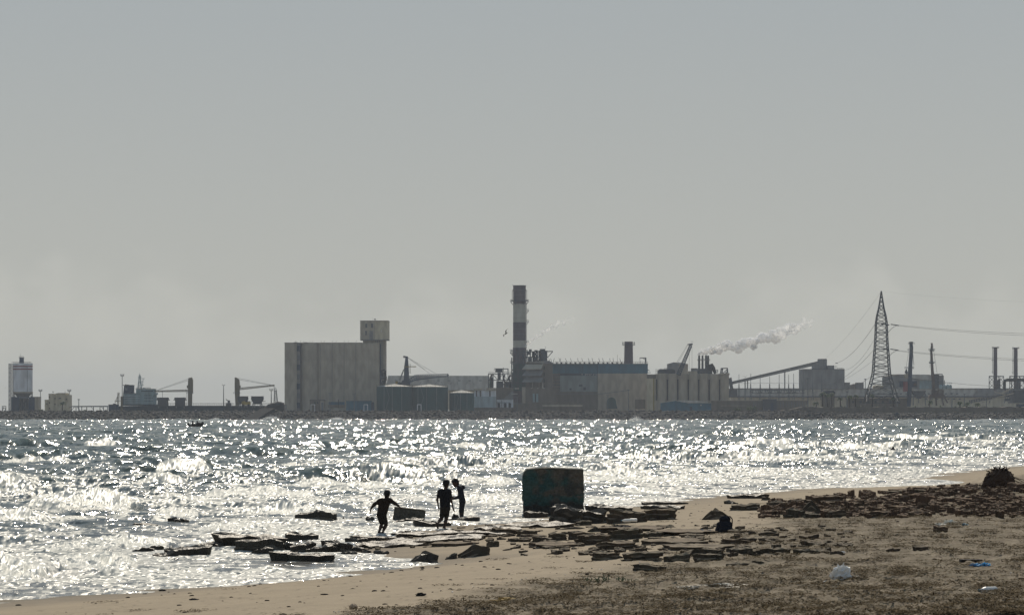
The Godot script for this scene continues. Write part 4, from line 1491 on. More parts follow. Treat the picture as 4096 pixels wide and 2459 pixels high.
	part("roof_gantry", b.mesh(), m_dark, o)
	bars("bracket", [[2592, 1478, 2600, 1483], [2594, 1490, 2604, 1490]], 0.4, m_dark, o, -3)
	# --- small chimney
	o = site("small_chimney", "short brown chimney with a platform near its top on the turbine hall", "chimney", 2515, 1455, 1862)
	drum("shaft", 2515, 1366, 1456, 16.5, 18.2, m_soot, o, 0, 30)
	drum("platform", 2515, 1379.5, 1381, 24.5, 24.5, m_dark, o, 0, 26)
	rail([[2490.5, 2499, 1370, 1379.5], [2531, 2539.5, 1370, 1379.5]], m_steel, o, 0, 0.2)
	bars("bracket", [[2492, 1366, 2490.5, 1381], [2538, 1366, 2539.5, 1381]], 0.3, m_dark, o)
	mast("slim lattice lamp before the turbine hall's beige wall", 2514, 1560, 1648, 1790, 1)
	mast("slim lamp left of the turbine hall's arched gate", 2432, 1580, 1648, 1790, 2)
	mast("short lamp before the blocks below the louvre hoods", 2069, 1588, 1648, 1790, 2)
	# --- beige cement silos
	o = site("cement_silo_block", "beige block of joined silos with dark upright slots", "silo", 2770, 1648, 1800)
	for i in 7:
		var x := 2631.0 + i * 41.6
		var w := 37.0 if i < 6 else 36.0
		b = B.new()
		var pts := PackedVector2Array()
		for k in 9:
			var a := PI * k / 8.0
			pts.append(Vector2((x + w / 2.0 - pen_x) * pen_m - cos(a) * w / 2.0 * pen_m, sin(a) * 2.2))
		for k in 8:
			var f0 := Vector3(pts[k].x, (pen_y - 1649) * pen_m, pts[k].y)
			var f1 := Vector3(pts[k + 1].x, (pen_y - 1649) * pen_m, pts[k + 1].y)
			var up := Vector3(0, (1649 - 1493 - (i % 3)) * pen_m, 0)
			b.quad(f0, f1, f1 + up, f0 + up)
			b.tri(Vector3(pts[4].x, f0.y, 0) + up, f0 + up, f1 + up)
		part("cell", b.mesh(), m_conc, o)
	bx("core", 2625, 1495, 2917, 1649, -0.3, 24, m_conc, o)
	for x in [2624.5, 2668, 2710, 2752, 2794, 2835.5, 2877.5]:
		bx("slot", x, 1517, x + 4.2, 1601, 0.6, 0.8, m_black, o)
	bx("head_wall", 2880, 1492, 2918, 1500, 2.4, 6, m_conc, o)
	var sg := bx("stair_wing", 2592.3, 1501, 2624.8, 1649, -1.5, 14, m_cream, o)
	bx("wing_top", 2592.2, 1497, 2625, 1513, -1.2, 14, m_bank, sg)
	bx("landing", 2593, 1604, 2613, 1607, -1.0, 0.6, m_cream, sg)
	bx("strip", 2613.5, 1513, 2618, 1649, -1.1, 0.6, m_yellow, sg)
	poly("machine_house", [[2634, 1493], [2635, 1480], [2642, 1476], [2692, 1475], [2702, 1480], [2702, 1493]], -2, 9, m_dark, o)
	rail([[2636, 2650, 1475, 1481], [2658, 2672, 1472, 1477], [2624, 2631, 1477, 1493]], m_steel, o, -1.5)
	bx("roof_house", 2752, 1484, 2790, 1493.5, -2, 8, m_conc, o)
	bx("roof_house", 2769.5, 1471.5, 2793, 1492, -6, 8, m_grey, o)
	b = B.new()
	truss(b, L(2887, 1493, -2), L(2890, 1473, -2), 1.2, 1.2, 3, 0.35)
	b.bar(L(2885, 1473, -2), L(2912, 1472, -2), 0.6)
	b.bar(L(2909, 1493, -2), L(2911, 1472, -2), 0.6)
	b.bar(L(2914, 1493, -2), L(2912, 1472, -2), 0.5)
	b.bar(L(2887, 1478, -2), L(2893, 1474, -2), 0.5)
	b.bar(L(2892, 1493, -2), L(2909, 1478, -2), 0.4)
	b.bar(L(2900, 1486, -2), L(2911, 1493, -2), 0.4)
	part("hoist_frame", b.mesh(), m_dark, o)
	bars("guard_pipe", [[2862, 1486, 2873, 1484], [2873, 1479, 2873, 1493], [2862, 1479.5, 2873, 1479]], 0.4, m_steel, o, -2)
	# --- white shed behind, lattice crane
	o = site("white_shed", "pale gabled shed behind the lattice crane on the silo block", "shed", 2710, 1493, 2000)
	poly("gable_wall", [[2669, 1495], [2669, 1456], [2695, 1449], [2716, 1456], [2716, 1495]], 0, 1, m_grey, o)
	poly("roof", [[2695.2, 1448.6], [2730, 1449.5], [2754, 1456.5], [2716.5, 1455.5]], 0.2, 22, m_roof, o)
	bx("wall", 2716.3, 1457, 2753.5, 1495, -1, 20, m_conc, o)
	o = site("lattice_crane", "leaning dark lattice crane jib with a pulley block at its tip", "crane", 2720, 1493, 1790)
	b = B.new()
	truss(b, L(2716, 1498, -4), L(2765, 1382, -4), 2.3, 1.5, 15, 0.42)
	part("jib", b.mesh(), m_navy, o)
	poly("head_block", [[2751, 1378], [2753, 1375], [2772, 1372], [2774, 1377], [2769, 1381]], -3.4, 1.4, m_dark, o)
	bars("cable", [[2752, 1378, 2710, 1447], [2754, 1380, 2714, 1450], [2770.5, 1380, 2770.5, 1480], [2759, 1392, 2759.5, 1484]], 0.13, m_steel, o, -4)
	# --- steel stacks that smoke
	for q in [[2797.5, 4.3, 1421, "first of four smoking steel stacks, at their left"], [2811, 4.1, 1421, "second smoking stack, apart from the pair at the right"], [2825, 4.4, 1421, "third smoking stack, touching the fourth"], [2833.5, 4.2, 1422, "fourth smoking stack, at the right of the group"]]:
		o = site("steel_stack", q[3], "chimney", q[0], 1475, 1860, "four smoking stacks")
		drum("pipe", q[0], q[2], 1476, q[1] * 0.9, q[1] * 1.05, m_dark, o, 0, 16)
		drum("collar", q[0], 1440, 1442, q[1] * 1.7, q[1] * 1.7, m_steel, o, 0, 14)
		drum("collar", q[0], 1457, 1459, q[1] * 1.3, q[1] * 1.3, m_steel, o, 0, 14)
		rail([[q[0] - q[1] * 1.7, q[0] + q[1] * 1.7, 1436, 1440]], m_steel, o, 1.0)
	o = site("filter_house", "dark filter house with ducts below the smoking stacks", "building", 2825, 1493, 1858)
	bx("wall", 2793.2, 1474, 2838, 1495, 1.5, 9, m_dark, o)
	bx("wall", 2838.2, 1466, 2850, 1495, 1.0, 9, m_dark, o)
	b = B.new()
	b.tube([L(2838, 1476, 2), L(2839, 1463, 2), L(2847, 1459, 2), L(2853, 1470, 2), L(2858, 1486, 2), L(2862, 1494, 2)], [0.9, 1.0, 1.1, 1.2, 1.1, 1.0], 10)
	part("duct", b.mesh(), m_dark, o)
	bars("beam", [[2838, 1458, 2854, 1461], [2843, 1455, 2848, 1463]], 0.5, m_dark, o, 2)
	drum("lamp_dome", 2801, 1487, 1491, 5, 7, m_dark, o, 3, 12)
	# --- blue gabled shed in front
	o = site("blue_gabled_shed", "blue gabled shed with a pale roof edge before the beige silo block", "shed", 2744, 1648, 1740)
	poly("wall", [[2643, 1650], [2643, 1611], [2702, 1602], [2756, 1612], [2756, 1650]], 0, 1.0, m_blue, o)
	bx("wall", 2756.3, 1612, 2846, 1650, -0.2, 10, m_blue, o)
	poly("roof", [[2702, 1601], [2792, 1601.5], [2847, 1612], [2756.5, 1611.4]], 0.3, 12, m_roof, o)
	bars("roof_edge", [[2642, 1611, 2702, 1601.4], [2702, 1601.4, 2757, 1611.8]], 0.3, m_roof, o, 0.3)
	bx("window", 2803, 1617, 2807, 1623, 0, 0.4, m_roof, o)
	bx("door", 2760, 1626, 2770, 1648, 0, 0.4, m_navy, o)
	# --- pale steam by the chimney and the stacks' smoke
	smoke("smoke_plume", "white smoke drifting right from the four steel stacks", [[2796, 1414], [2830, 1404], [2890, 1392], [2960, 1378], [3040, 1362], [3110, 1340], [3160, 1318], [3215, 1296], [3245, 1290]], [10, 17, 24, 28, 29, 30, 28, 22, 14], 0.75, 1858.0, 150, 4)
	smoke("steam_wisp", "thin steam wisp rising beside the banded chimney", [[2101, 1384], [2118, 1368], [2150, 1348], [2195, 1316], [2235, 1296], [2290, 1275]], [5, 8, 10, 13, 15, 17], 0.30, 1844.0, 60, 9)

func smoke(called: String, label: String, path: Array, radii: Array, alpha: float, d: float, count: int, sd: int) -> void:
	var o := site(called, label, "smoke", path[0][0], path[0][1], d)
	var r := RandomNumberGenerator.new()
	r.seed = sd
	var nz := fnl(sd + 50, 0.16, 4)
	var puffs := []
	for i in count:
		var f := (float(i) + r.randf()) / count
		var k := f * (path.size() - 1)
		var g := mini(int(k), path.size() - 2)
		var w := k - g
		var rad := lerpf(radii[g], radii[g + 1], w)
		var c := L(lerpf(path[g][0], path[g + 1][0], w) + r.randfn() * rad * 0.25, lerpf(path[g][1], path[g + 1][1], w) + r.randfn() * rad * 0.34, r.randfn() * rad * 0.22 * pen_m)
		var s := rad * r.randf_range(0.20, 0.48) * pen_m
		puffs.append([f, c, s])
	# three veils of vapour about each other, the inmost the shortest and densest
	for veil in [[0.85, 0.62, "dense_vapour", alpha], [1.05, 0.86, "vapour", alpha * 0.55], [1.25, 1.0, "thin_vapour", alpha * 0.2]]:
		var bones := []
		for p in puffs:
			if p[0] < veil[1]:
				var s: float = p[2] * veil[0]
				bones.append([p[1], p[1] + Vector3(s * 0.5, s * 0.2, 0), s, s * 0.8])
		var v := PackedVector3Array()
		var n := PackedVector3Array()
		var ix := PackedInt32Array()
		field_into(v, n, ix, bones, 0.36, 0.5)
		for i in v.size():
			v[i] += n[i] * (nz.get_noise_3dv(v[i] * 2.6) * 0.9 * veil[0])
		part(veil[2], indexed(v, n, PackedColorArray(), ix), vapour(veil[3]), o)

func vapour(alpha: float) -> StandardMaterial3D:
	var m := StandardMaterial3D.new()
	m.albedo_color = Color(lin(0.86, 0.85, 0.83), alpha)
	m.roughness = 1.0
	m.metallic_specular = 0.0
	m.transparency = BaseMaterial3D.TRANSPARENCY_ALPHA
	m.backlight_enabled = true
	m.backlight = Color(1.1, 1.1, 1.1)
	return m

# ---------------------------------------------------------------- from the conveyor to the right edge
func build_right() -> void:
	var o: Node3D
	var b: B
	# --- long sheds at the back
	o = site("long_store", "very long low store with a pale roof behind the pylon", "shed", 3500, 1600, 2080)
	bx("roof", 2926, 1555, 3910, 1584, 0, 30, m_roof, o)
	poly("roof", [[3893, 1584], [3913, 1555], [4200, 1555], [4200, 1584]], 1.0, 30, m_grey, o)
	bx("ridge", 2924, 1552.6, 4200, 1554.8, 0.6, 34, m_grey, o)
	bx("eaves", 2924, 1584.2, 4200, 1588, 1.2, 31, m_navy, o)
	bx("wall", 2926, 1588.2, 4200, 1650, -0.4, 28, m_cream, o)
	for r in 3:
		for i in 16:
			if r == 0 or i > 8:
				bx("roof_vent", 3488 + i * 22.5 + r * 5.0, 1573 + r * 10.5 - 0.1, 3496 + i * 22.5 + r * 5.0, 1576.6 + r * 10.5, 1.6 + r * 0.2, 0.8, m_dark, o)
	# --- block at the conveyor's head
	o = site("transfer_house", "big grey windowless block at the upper end of the conveyor", "building", 3297, 1554, 2030)
	bx("wall", 3214, 1477, 3380, 1556, 0, 30, m_grey, o)
	bx("roof_edge", 3213, 1475.4, 3381, 1476.8, 0.4, 31, m_dark, o)
	bx("roof_house", 3255, 1457, 3300, 1475, -2, 10, m_grey, o)
	bx("roof_house", 3316, 1461, 3340, 1475, -2, 10, m_grey, o)
	drum("roof_drum", 3295.5, 1435, 1475, 19, 19.2, m_grey, o, -8, 26)
	drum("drum_lid", 3295.5, 1433.6, 1435, 14, 19.4, m_dark, o, -8, 26)
	rail([[3338, 3350, 1462, 1475], [3352, 3376, 1471, 1475.3]], m_steel, o, -1)
	bars("roof_beam", [[3344, 1452, 3353, 1452]], 0.5, m_steel, o, -1)
	bxs("wall_lamp", [[3223, 1513, 3242, 1515.5], [3230, 1516, 3236, 1518]], 0.4, 0.6, m_steel, o)
	o = site("conveyor_bridge", "long inclined covered conveyor rising from the silo block to the grey block", "conveyor", 2920, 1540, 1990)
	poly("gallery", [[2919, 1530], [3274, 1446], [3274, 1459], [2935, 1536], [2919, 1541]], 0, 4, m_grey, o)
	bars("roof_edge", [[2919, 1529.4, 3274, 1445.4]], 0.5, m_dark, o, 0.1)
	for q in [[2966, 1520], [3047, 1500], [3158, 1475]]:
		bx("window", q[0], q[1], q[0] + 4, q[1] + 4.5, 0.1, 0.3, m_roof, o)
	bars("trestle", [[2982, 1519, 2982, 1600], [2992, 1517, 2992, 1556], [3141, 1482, 3141, 1560]], 0.75, m_steel, o, -1)
	poly("tail_house", [[2917, 1512], [2927, 1509], [2931, 1535], [2935, 1558], [2924, 1560], [2919, 1540]], 0.5, 4, m_dark, o)
	bx("tail_drive", 2918, 1558, 2950, 1586, 0, 5, m_dark, o)
	for q in [[3360, 1531, 3401, 1553, "small grey store touching the big block's right wall"], [3429, 1531.5, 3456.5, 1553, "small grey store alone to the right of the tiny gabled hut"]]:
		o = site("small_store", q[4], "building", (q[0] + q[2]) / 2.0, 1553, 2040)
		bx("wall", maxf(q[0], 3381.5), q[1], q[2], q[3] + 1, 0, 10, m_grey, o)
		bx("roof", maxf(q[0], 3381.5) - 0.6, q[1] - 1.4, q[2] + 1, q[1] - 0.1, 0.4, 11, m_dark, o)
	o = site("gabled_hut", "tiny gabled hut between the two small grey stores", "hut", 3418, 1553, 2050)
	poly("wall", [[3402, 1554], [3402, 1541], [3417, 1537], [3436, 1543], [3436, 1554]], 0, 8, m_conc, o)
	poly("roof", [[3401, 1541], [3417, 1536.6], [3437, 1542.6], [3437, 1541], [3417, 1535], [3401, 1539.6]], 0.3, 9, m_grey, o)
	# --- switchyard
	var mx := [2957, 3004, 3042, 3080, 3118, 3156, 3176, 3213, 3252, 3288]
	for i in mx.size():
		var x: float = mx[i]
		o = site("switchyard_mast", "slim pointed mast on splayed legs, number %s from the silo block" % ["one", "two", "three", "four", "five", "six", "seven", "eight", "nine", "ten"][i], "mast", x, 1600, 1800, "switchyard masts")
		var top: float = [1497, 1494, 1497, 1505, 1498, 1498, 1494, 1530, 1497, 1500][i]
		bars("spike", [[x, 1541, x, top]], 0.26, m_steel, o)
		bars("leg", [[x - 3, 1600, x - 0.5, 1535], [x + 3, 1600, x + 0.5, 1535]], 0.36, m_steel, o)
		bars("tie", [[x - 2, 1580, x + 2.5, 1590], [x + 2, 1580, x - 2.5, 1590], [x - 1, 1556, x + 1.5, 1568]], 0.22, m_steel, o)
	for i in 6:
		var x0: float = mx[1 + i]
		var x1: float = mx[2 + i] if i < 5 else 3220.0
		o = site("busbar", "sagging busbar and insulators in bay %s of the switchyard" % ["one", "two", "three", "four", "five", "six"][i], "busbar", (x0 + x1) / 2, 1566, 1800, "switchyard busbars")
		bars("beam", [[x0, 1559, x1, 1559], [x0, 1560.8, x1, 1560.8]], 0.3, m_steel, o)
		b = B.new()
		var pts := catenary(L(x0, 1567, 0.5), L(x1, 1570, 0.5), 0.8, 8)
		var rr := []
		for p in pts:
			rr.append(0.2)
		b.tube(pts, rr, 5)
		part("conductor", b.mesh(), m_steel, o)
		bars("insulator", [[x0 + 9, 1560, x0 + 5, 1574], [x1 - 10, 1560, x1 - 5, 1572], [(x0 + x1) / 2, 1560, (x0 + x1) / 2 + 3, 1569]], 0.3, m_dark, o, 0.5)
	for i in 7:
		wire("wire", "thin high wire between switchyard masts %s" % ["one and two", "two and three", "three and four", "four and five", "five and six", "six and seven", "seven and eight"][i], "wires along the switchyard masts", P(mx[i], 1530, 1800), P(mx[i + 1], 1530, 1800), 0.5, 0.07, m_steel)
	# --- low walls and blocks before the switchyard
	o = site("yard_wall", "long low beige wall before the switchyard", "wall", 3040, 1648, 1775)
	bx("wall", 2848, 1603, 3056, 1650, 0, 6, m_bank, o)
	bx("coping", 2848, 1601.4, 3056, 1602.9, 0.3, 7, m_conc, o)
	bx("wall", 3107, 1602, 3234, 1650, 0, 6, m_bank, o)
	for i in 17:
		bx("post", 3014 + i * 6.6 if i < 6 else 3112 + (i - 6) * 11.0, 1607, 3016 + i * 6.6 if i < 6 else 3114 + (i - 6) * 11.0, 1630, 0.15, 0.3, m_steel, o)
	bx("pipe", 2884, 1621.5, 2990, 1623, 0.6, 0.5, m_conc, o)
	o = site("dark_block", "dark square block set in the low beige wall", "building", 3080, 1648, 1772)
	bx("wall", 3054, 1597, 3108, 1650, 0.3, 8, m_dark, o)
	bx("roof", 3053, 1595.6, 3109, 1596.9, 0.6, 9, m_grey, o)
	bx("door", 3084, 1612, 3096, 1646, 0.4, 0.3, m_navy, o)
	o = site("picket_row", "row of pale posts before the wall left of the palms", "fence", 3245, 1640, 1730)
	for i in 13:
		bx("post", 3224 + i * 4.2, 1619, 3225.6 + i * 4.2, 1634, 0, 0.4, m_conc, o)
	bars("rail", [[3224, 1622, 3277, 1622]], 0.25, m_conc, o)
	# --- pylon
	o = site("lattice_pylon", "tall dark lattice pylon tapering to a point, with power lines", "pylon", 3527, 1620, 1570)
	var prof := [[1164, 0.6], [1200, 5.5], [1233, 10.5], [1262, 17], [1293, 21.5], [1330, 22.5], [1365, 24], [1395, 26], [1430, 29], [1465, 31], [1496, 33.5], [1535, 43], [1575, 54], [1612, 65]]
	b = B.new()
	var bb := B.new()
	for k in prof.size() - 1:
		var y0: float = prof[k][0]; var w0: float = prof[k][1]
		var y1: float = prof[k + 1][0]; var w1: float = prof[k + 1][1]
		var c0 := []
		var c1 := []
		for s in [[-1, 1], [1, 1], [1, -1], [-1, -1]]:
			c0.append(L(3527 + s[0] * w0, y0, s[1] * w0 * pen_m))
			c1.append(L(3527 + s[0] * w1, y1, s[1] * w1 * pen_m))
		for j in 4:
			b.bar(c1[j], c0[j], 0.42)
			var j2 := (j + 1) % 4
			bb.bar(c1[j], c1[j2], 0.34 if k in [4, 8, 10] else 0.22)
			if k < 11:
				var mid0: Vector3 = c0[j].lerp(c1[j], 0.5)
				var mid1: Vector3 = c0[j2].lerp(c1[j2], 0.5)
				bb.bar(c0[j], mid1, 0.2)
				bb.bar(c0[j2], mid0, 0.2)
				bb.bar(mid0, c1[j2], 0.2)
				bb.bar(mid1, c1[j], 0.2)
			else:
				bb.bar(c0[j], c1[j2], 0.24)
				bb.bar(c0[j2], c1[j], 0.24)
	part("legs", b.mesh(), m_dark, o)
	var br := part("bracing", bb.mesh(), m_dark, o)
	br.set_meta("kind", "stuff")
	for q in [[1296, 3525, 3558], [1395, 3525, 3556]]:
		b = B.new()
		b.bar(L(q[1], q[0], 1), L(q[2], q[0] + 4, 1), 0.55)
		b.bar(L(q[2] + 6, q[0] + 1, 1), L(q[2] + 38, q[0] + 6, 1), 0.5)
		part("insulator_string", b.mesh(), m_dark, o)
	for q in [[1296, 3], [1396, 1]]:
		b = B.new()
		var pts := catenary(L(3597, q[0] + 5, 1), L(3549, q[0] + 40, 1), -1.2, 8)
		var rr := []
		for p in pts:
			rr.append(0.13)
		b.tube(pts, rr, 5)
		part("jumper", b.mesh(), m_steel, o)
	var pd := 1570.0
	wire("power_line", "top earth wire running right from the pylon's point", "", P(3527, 1165, pd), P(4200, 1210, 1480), 1.0, 0.02, m_steel)
	wire("power_line", "upper one of two power lines at the pylon's upper arm", "", P(3596, 1300, pd), P(4200, 1336, 1480), 0.9, 0.065, m_steel)
	wire("power_line", "lower one of two power lines at the pylon's upper arm", "", P(3596, 1303, pd), P(4200, 1345, 1480), 0.9, 0.065, m_steel)
	wire("power_line", "upper one of two power lines at the pylon's lower arm", "", P(3594, 1401, pd), P(4200, 1439, 1480), 0.9, 0.065, m_steel)
	wire("power_line", "lower one of two power lines at the pylon's lower arm", "", P(3594, 1404, pd), P(4200, 1446, 1480), 0.9, 0.065, m_steel)
	wire("power_line", "lowest power line running right past the gabled shed", "", P(3560, 1500, pd), P(4000, 1545, 1900), 1.0, 0.08, m_steel)
	for q in [[3527, 1165, 3260, 1470, 0.04, "faint earth wire falling left from the pylon's point"], [3503, 1294, 3350, 1452, 0.09, "power line falling left from the pylon's upper arm"], [3500, 1355, 3382, 1480, 0.07, "middle power line falling left behind the upper arm's line"], [3498, 1397, 3300, 1545, 0.09, "power line falling left from the pylon's lower arm"], [3496, 1440, 3210, 1580, 0.06, "faint power line falling left from below the lower arm"], [3491, 1501, 3320, 1556, 0.08, "lowest power line falling left from the pylon's knee"]]:
		wire("power_line", q[5], "", P(q[0], q[1], pd), P(q[2], q[3], 1880), 3.5, q[4], m_steel)
	# --- gabled shed, tanks, frames behind the cranes
	o = site("gabled_shed", "big grey gabled shed behind the two harbour cranes", "shed", 3670, 1553, 2020)
	poly("gable_wall", [[3531, 1555], [3531, 1508], [3606, 1497.5], [3680, 1521], [3680, 1555]], 0, 1, m_grey, o)
	poly("roof", [[3606, 1496.8], [3720, 1498], [3745, 1506], [3745, 1521], [3680.5, 1520.6]], 0.4, 30, m_roof, o)
	bx("wall", 3680.3, 1521.4, 3735, 1555, -0.3, 26, m_ship, o)
	poly("annex_roof", [[3531, 1507.6], [3566, 1497], [3606, 1496.6], [3560, 1507]], 0.4, 3, m_conc, o)
	o = site("process_tower", "dark boxy process tower right of the brown crane", "machine", 3765, 1553, 2015)
	bx("body", 3736, 1497, 3758, 1555, 0, 8, m_dark, o)
	bx("body", 3758.2, 1501, 3778, 1540, -1, 8, m_grey, o)
	bx("deck", 3733, 1495, 3772, 1498, 0.6, 9, m_dark, o)
	bars("column", [[3745, 1552, 3745, 1496], [3770, 1552, 3770, 1496], [3779, 1545, 3779, 1520]], 0.5, m_dark, o, 1)
	for x in [3764, 3778, 3792]:
		var tk := B.new()
		var c := L(x, 1547, 1)
		tk.lathe(c, [[-1.4, 1.2], [0.6, 1.35], [1.4, 0.8], [1.7, 0.2]], 16)
		part("drum", tk.mesh(), m_ship, o)
	rail([[3760, 3808, 1530, 1536]], m_steel, o, 1)
	poly("pipe_rack", [[3800, 1555], [3800, 1540], [3806, 1538], [3810, 1544], [3810, 1555]], 0, 4, m_ship, o)
	# --- two slewing cranes
	o = site("harbour_crane", "blue-grey harbour crane with a red box on its side", "crane", 3643, 1620, 1830)
	poly("tower", [[3627, 1626], [3632, 1560], [3636, 1480], [3643, 1385], [3640, 1372], [3652, 1372], [3654, 1390], [3650, 1480], [3648, 1560], [3644, 1626]], 1, 3.5, m_navy, o)
	bx("head_block", 3641, 1366.5, 3653, 1373, 1.4, 4, m_dark, o)
	rail([[3634, 3658, 1370, 1378], [3632, 3652, 1396, 1402], [3620, 3632, 1468, 1475], [3648, 3656, 1466, 1476]], m_steel, o, 1.2, 0.2)
	bx("machine_house", 3601, 1524, 3670, 1548, 0.6, 6, m_navy, o)
	bx("red_box", 3613.5, 1526, 3630.5, 1566, 2.6, 2, m_red, o)
	bx("cab", 3655, 1532, 3667, 1542, 1.4, 3, m_rust, o)
	poly("counter_arm", [[3615, 1497], [3632, 1493], [3634, 1512], [3622, 1514]], 1.8, 3, m_conc, o)
	poly("ram", [[3620, 1490], [3626, 1474], [3632, 1490], [3628, 1496]], 2, 2, m_dark, o)
	bars("ladder", [[3637, 1450, 3642, 1392], [3656, 1460, 3651, 1400]], 0.3, m_steel, o, 1.3)
	bars("cable", [[3640, 1374, 3624, 1478]], 0.15, m_steel, o, 1.3)
	o = site("harbour_crane", "rust-brown harbour crane right of the blue-grey one", "crane", 3733, 1620, 1834)
	poly("jib", [[3733, 1570], [3727, 1480], [3724, 1400], [3728, 1378], [3726, 1372], [3732, 1372], [3733, 1385], [3731, 1405], [3736, 1480], [3745, 1570]], 1, 3, m_rust, o)
	rail([[3716, 3740, 1395, 1402], [3718, 3740, 1446, 1452]], m_steel, o, 1.2, 0.22)
	bx("collar", 3722, 1400, 3737, 1404, 1.4, 4, m_dark, o)
	bx("collar", 3720, 1450, 3738, 1453, 1.4, 4, m_dark, o)
	bars("cable", [[3733, 1384, 3752, 1510], [3727, 1376, 3720, 1470]], 0.15, m_steel, o, 1.2)
	bx("machine_house", 3731, 1560, 3776, 1578, 1.0, 6, m_rust, o)
	bx("cab", 3755, 1556, 3770, 1572, 1.6, 3, m_bank, o)
	poly("turntable", [[3722, 1578.2], [3780, 1578.2], [3786, 1592], [3716, 1592]], 0.5, 5, m_rust, o)
	bars("leg", [[3724, 1592, 3716, 1622], [3745, 1592, 3748, 1622], [3770, 1592, 3776, 1622], [3780, 1588, 3792, 1612]], 0.9, m_rust, o)
	o = site("quay_hopper", "funnel hopper on legs between the two harbour cranes", "hopper", 3681, 1620, 1826)
	poly("bin", [[3650, 1563], [3706, 1563], [3700, 1575], [3684, 1594], [3672, 1594], [3654, 1575]], 1, 5, m_dark, o)
	bars("leg", [[3655, 1622, 3656, 1572], [3704, 1622, 3702, 1572], [3676, 1612, 3676, 1592], [3712, 1600, 3704, 1574]], 0.5, m_steel, o)
	# --- twin chimneys at the right edge
	for q in [[3984, 1388, "left one of the twin brown chimneys at the right edge", 3956, 4014, "chimney_frame"], [4065.5, 1390, "right one of the twin brown chimneys at the right edge", 4038, 4096, "frame"]]:
		o = site("twin_chimney", q[2], "chimney", q[0], 1556, 2000, "twin chimneys at the right edge")
		drum("shaft", q[0], q[1], 1560, 7.2, 7.8, m_soot, o, 0, 24)
		drum("platform", q[0], q[1] + 3, q[1] + 4.6, 14, 14, m_dark, o, 0, 20)
		rail([[q[0] - 14, q[0] - 7, q[1] - 1, q[1] + 3], [q[0] + 7, q[0] + 14, q[1] - 1, q[1] + 3]], m_steel, o, 0, 0.2)
		b = B.new()
		for i in 26:
			b.bar(L(q[0] - 12, q[1] + 6 + i * 4.0, 0), L(q[0] - 8, q[1] + 6 + i * 4.0, 0), 0.22)
		b.bar(L(q[0] - 12, q[1] + 4, 0), L(q[0] - 12, q[1] + 108, 0), 0.2)
		part("ladder", b.mesh(), m_steel, o)
		for y in [q[1] + 52, q[1] + 98]:
			bx("side_platform", q[0] - 15, y, q[0] - 7.6, y + 1.4, 1, 2, m_dark, o)
		b = B.new()
		var x0: float = q[3]
		var x1: float = q[4]
		for xx in [x0, lerpf(x0, x1, 0.36), lerpf(x0, x1, 0.66), x1]:
			b.bar(L(xx, 1556, 3), L(xx, 1504, 3), 0.42)
		for yy in [1504.0, 1506.5, 1530.0]:
			b.bar(L(x0, yy, 3), L(x1, yy, 3), 0.35)
		for s in [[x0, lerpf(x0, x1, 0.36)], [lerpf(x0, x1, 0.66), x1]]:
			for k in 2:
				b.bar(L(s[0], 1506 + k * 24.0, 3), L(s[1], 1530 + k * 24.0, 3), 0.3)
				b.bar(L(s[1], 1506 + k * 24.0, 3), L(s[0], 1530 + k * 24.0, 3), 0.3)
		part("steel_frame", b.mesh(), m_dark, o).set_meta("kind", "stuff")
		poly("flue_base", [[q[0] - 2, 1556], [q[0] + 1, 1540], [q[0] + 8, 1520], [q[0] + 18, 1514], [q[0] + 19, 1556]], 1.5, 4, m_dark, o)
	o = site("flue_pipe", "fat grey pipe bending over between the twin chimneys and the right edge", "pipe", 4020, 1556, 1985)
	b = B.new()
	b.tube([L(4020, 1560, 0), L(4020, 1530, 0), L(4023, 1522, 0), L(4032, 1519.5, 0), L(4180, 1519.5, 0)], [1.1, 1.1, 1.1, 1.1, 1.1], 14)
	part("pipe", b.mesh(), m_ship, o)
	for x in [4048, 4076]:
		bx("support", x, 1525.6, x + 3, 1560, 0, 1, m_dark, o)
	o = site("dark_hall", "dark flat hall under the twin chimneys at the right edge", "building", 4110, 1610, 1800)
	bx("wall", 4054, 1562, 4200, 1612, 0, 14, m_dark, o)
	bx("roof", 4052, 1556, 4200, 1561.8, 0.6, 16, m_steel, o)
	bx("low_wing", 4076, 1615, 4200, 1635, 1.5, 10, m_navy, o)
	o = site("loading_conveyor", "sloping lattice conveyor rising to the dark hall at the right", "conveyor", 3900, 1615, 1790)
	b = B.new()
	truss(b, L(3880, 1606, 0), L(4056, 1574, 0), 1.6, 1.6, 18, 0.36)
	part("boom", b.mesh(), m_dark, o)
	bars("boom", [[3918, 1613, 3990, 1590], [3990, 1590, 4058, 1572], [4010, 1572, 4052, 1552], [3980, 1568, 4030, 1580]], 0.7, m_conc, o, 0.8)
	bars("prop", [[4020, 1612, 4026, 1582], [4036, 1612, 4030, 1582], [3960, 1612, 3964, 1592], [3890, 1614, 3886, 1603]], 0.5, m_steel, o)
	bx("drive", 4022, 1594, 4040, 1604, 0.8, 4, m_dark, o)
	# --- brown long house, pavilion roof
	o = site("brown_house", "long low brown house under the pylon's right foot", "building", 3510, 1625, 1640)
	bx("wall", 3393, 1596, 3630, 1630, 0, 8, m_bank, o)
	bx("roof", 3391, 1593.4, 3632, 1595.9, 0.7, 10, m_bank, o)
	for i in 7:
		bx("window", 3410 + i * 30.0, 1602, 3418 + i * 30.0, 1612, 0.12, 0.4, m_glass, o)
	o = site("small_pavilion", "small hipped roof pavilion left of the pylon's foot", "pavilion", 3515, 1560, 1960)
	poly("roof", [[3494, 1546], [3512, 1539], [3525, 1539], [3538, 1546]], 0.5, 8, m_cream, o)
	bx("wall", 3497, 1546.2, 3535, 1556, 0, 7, m_conc, o)
	o = site("low_hangar", "dark low roof between the palms at the pylon's left", "building", 3320, 1600, 1660)
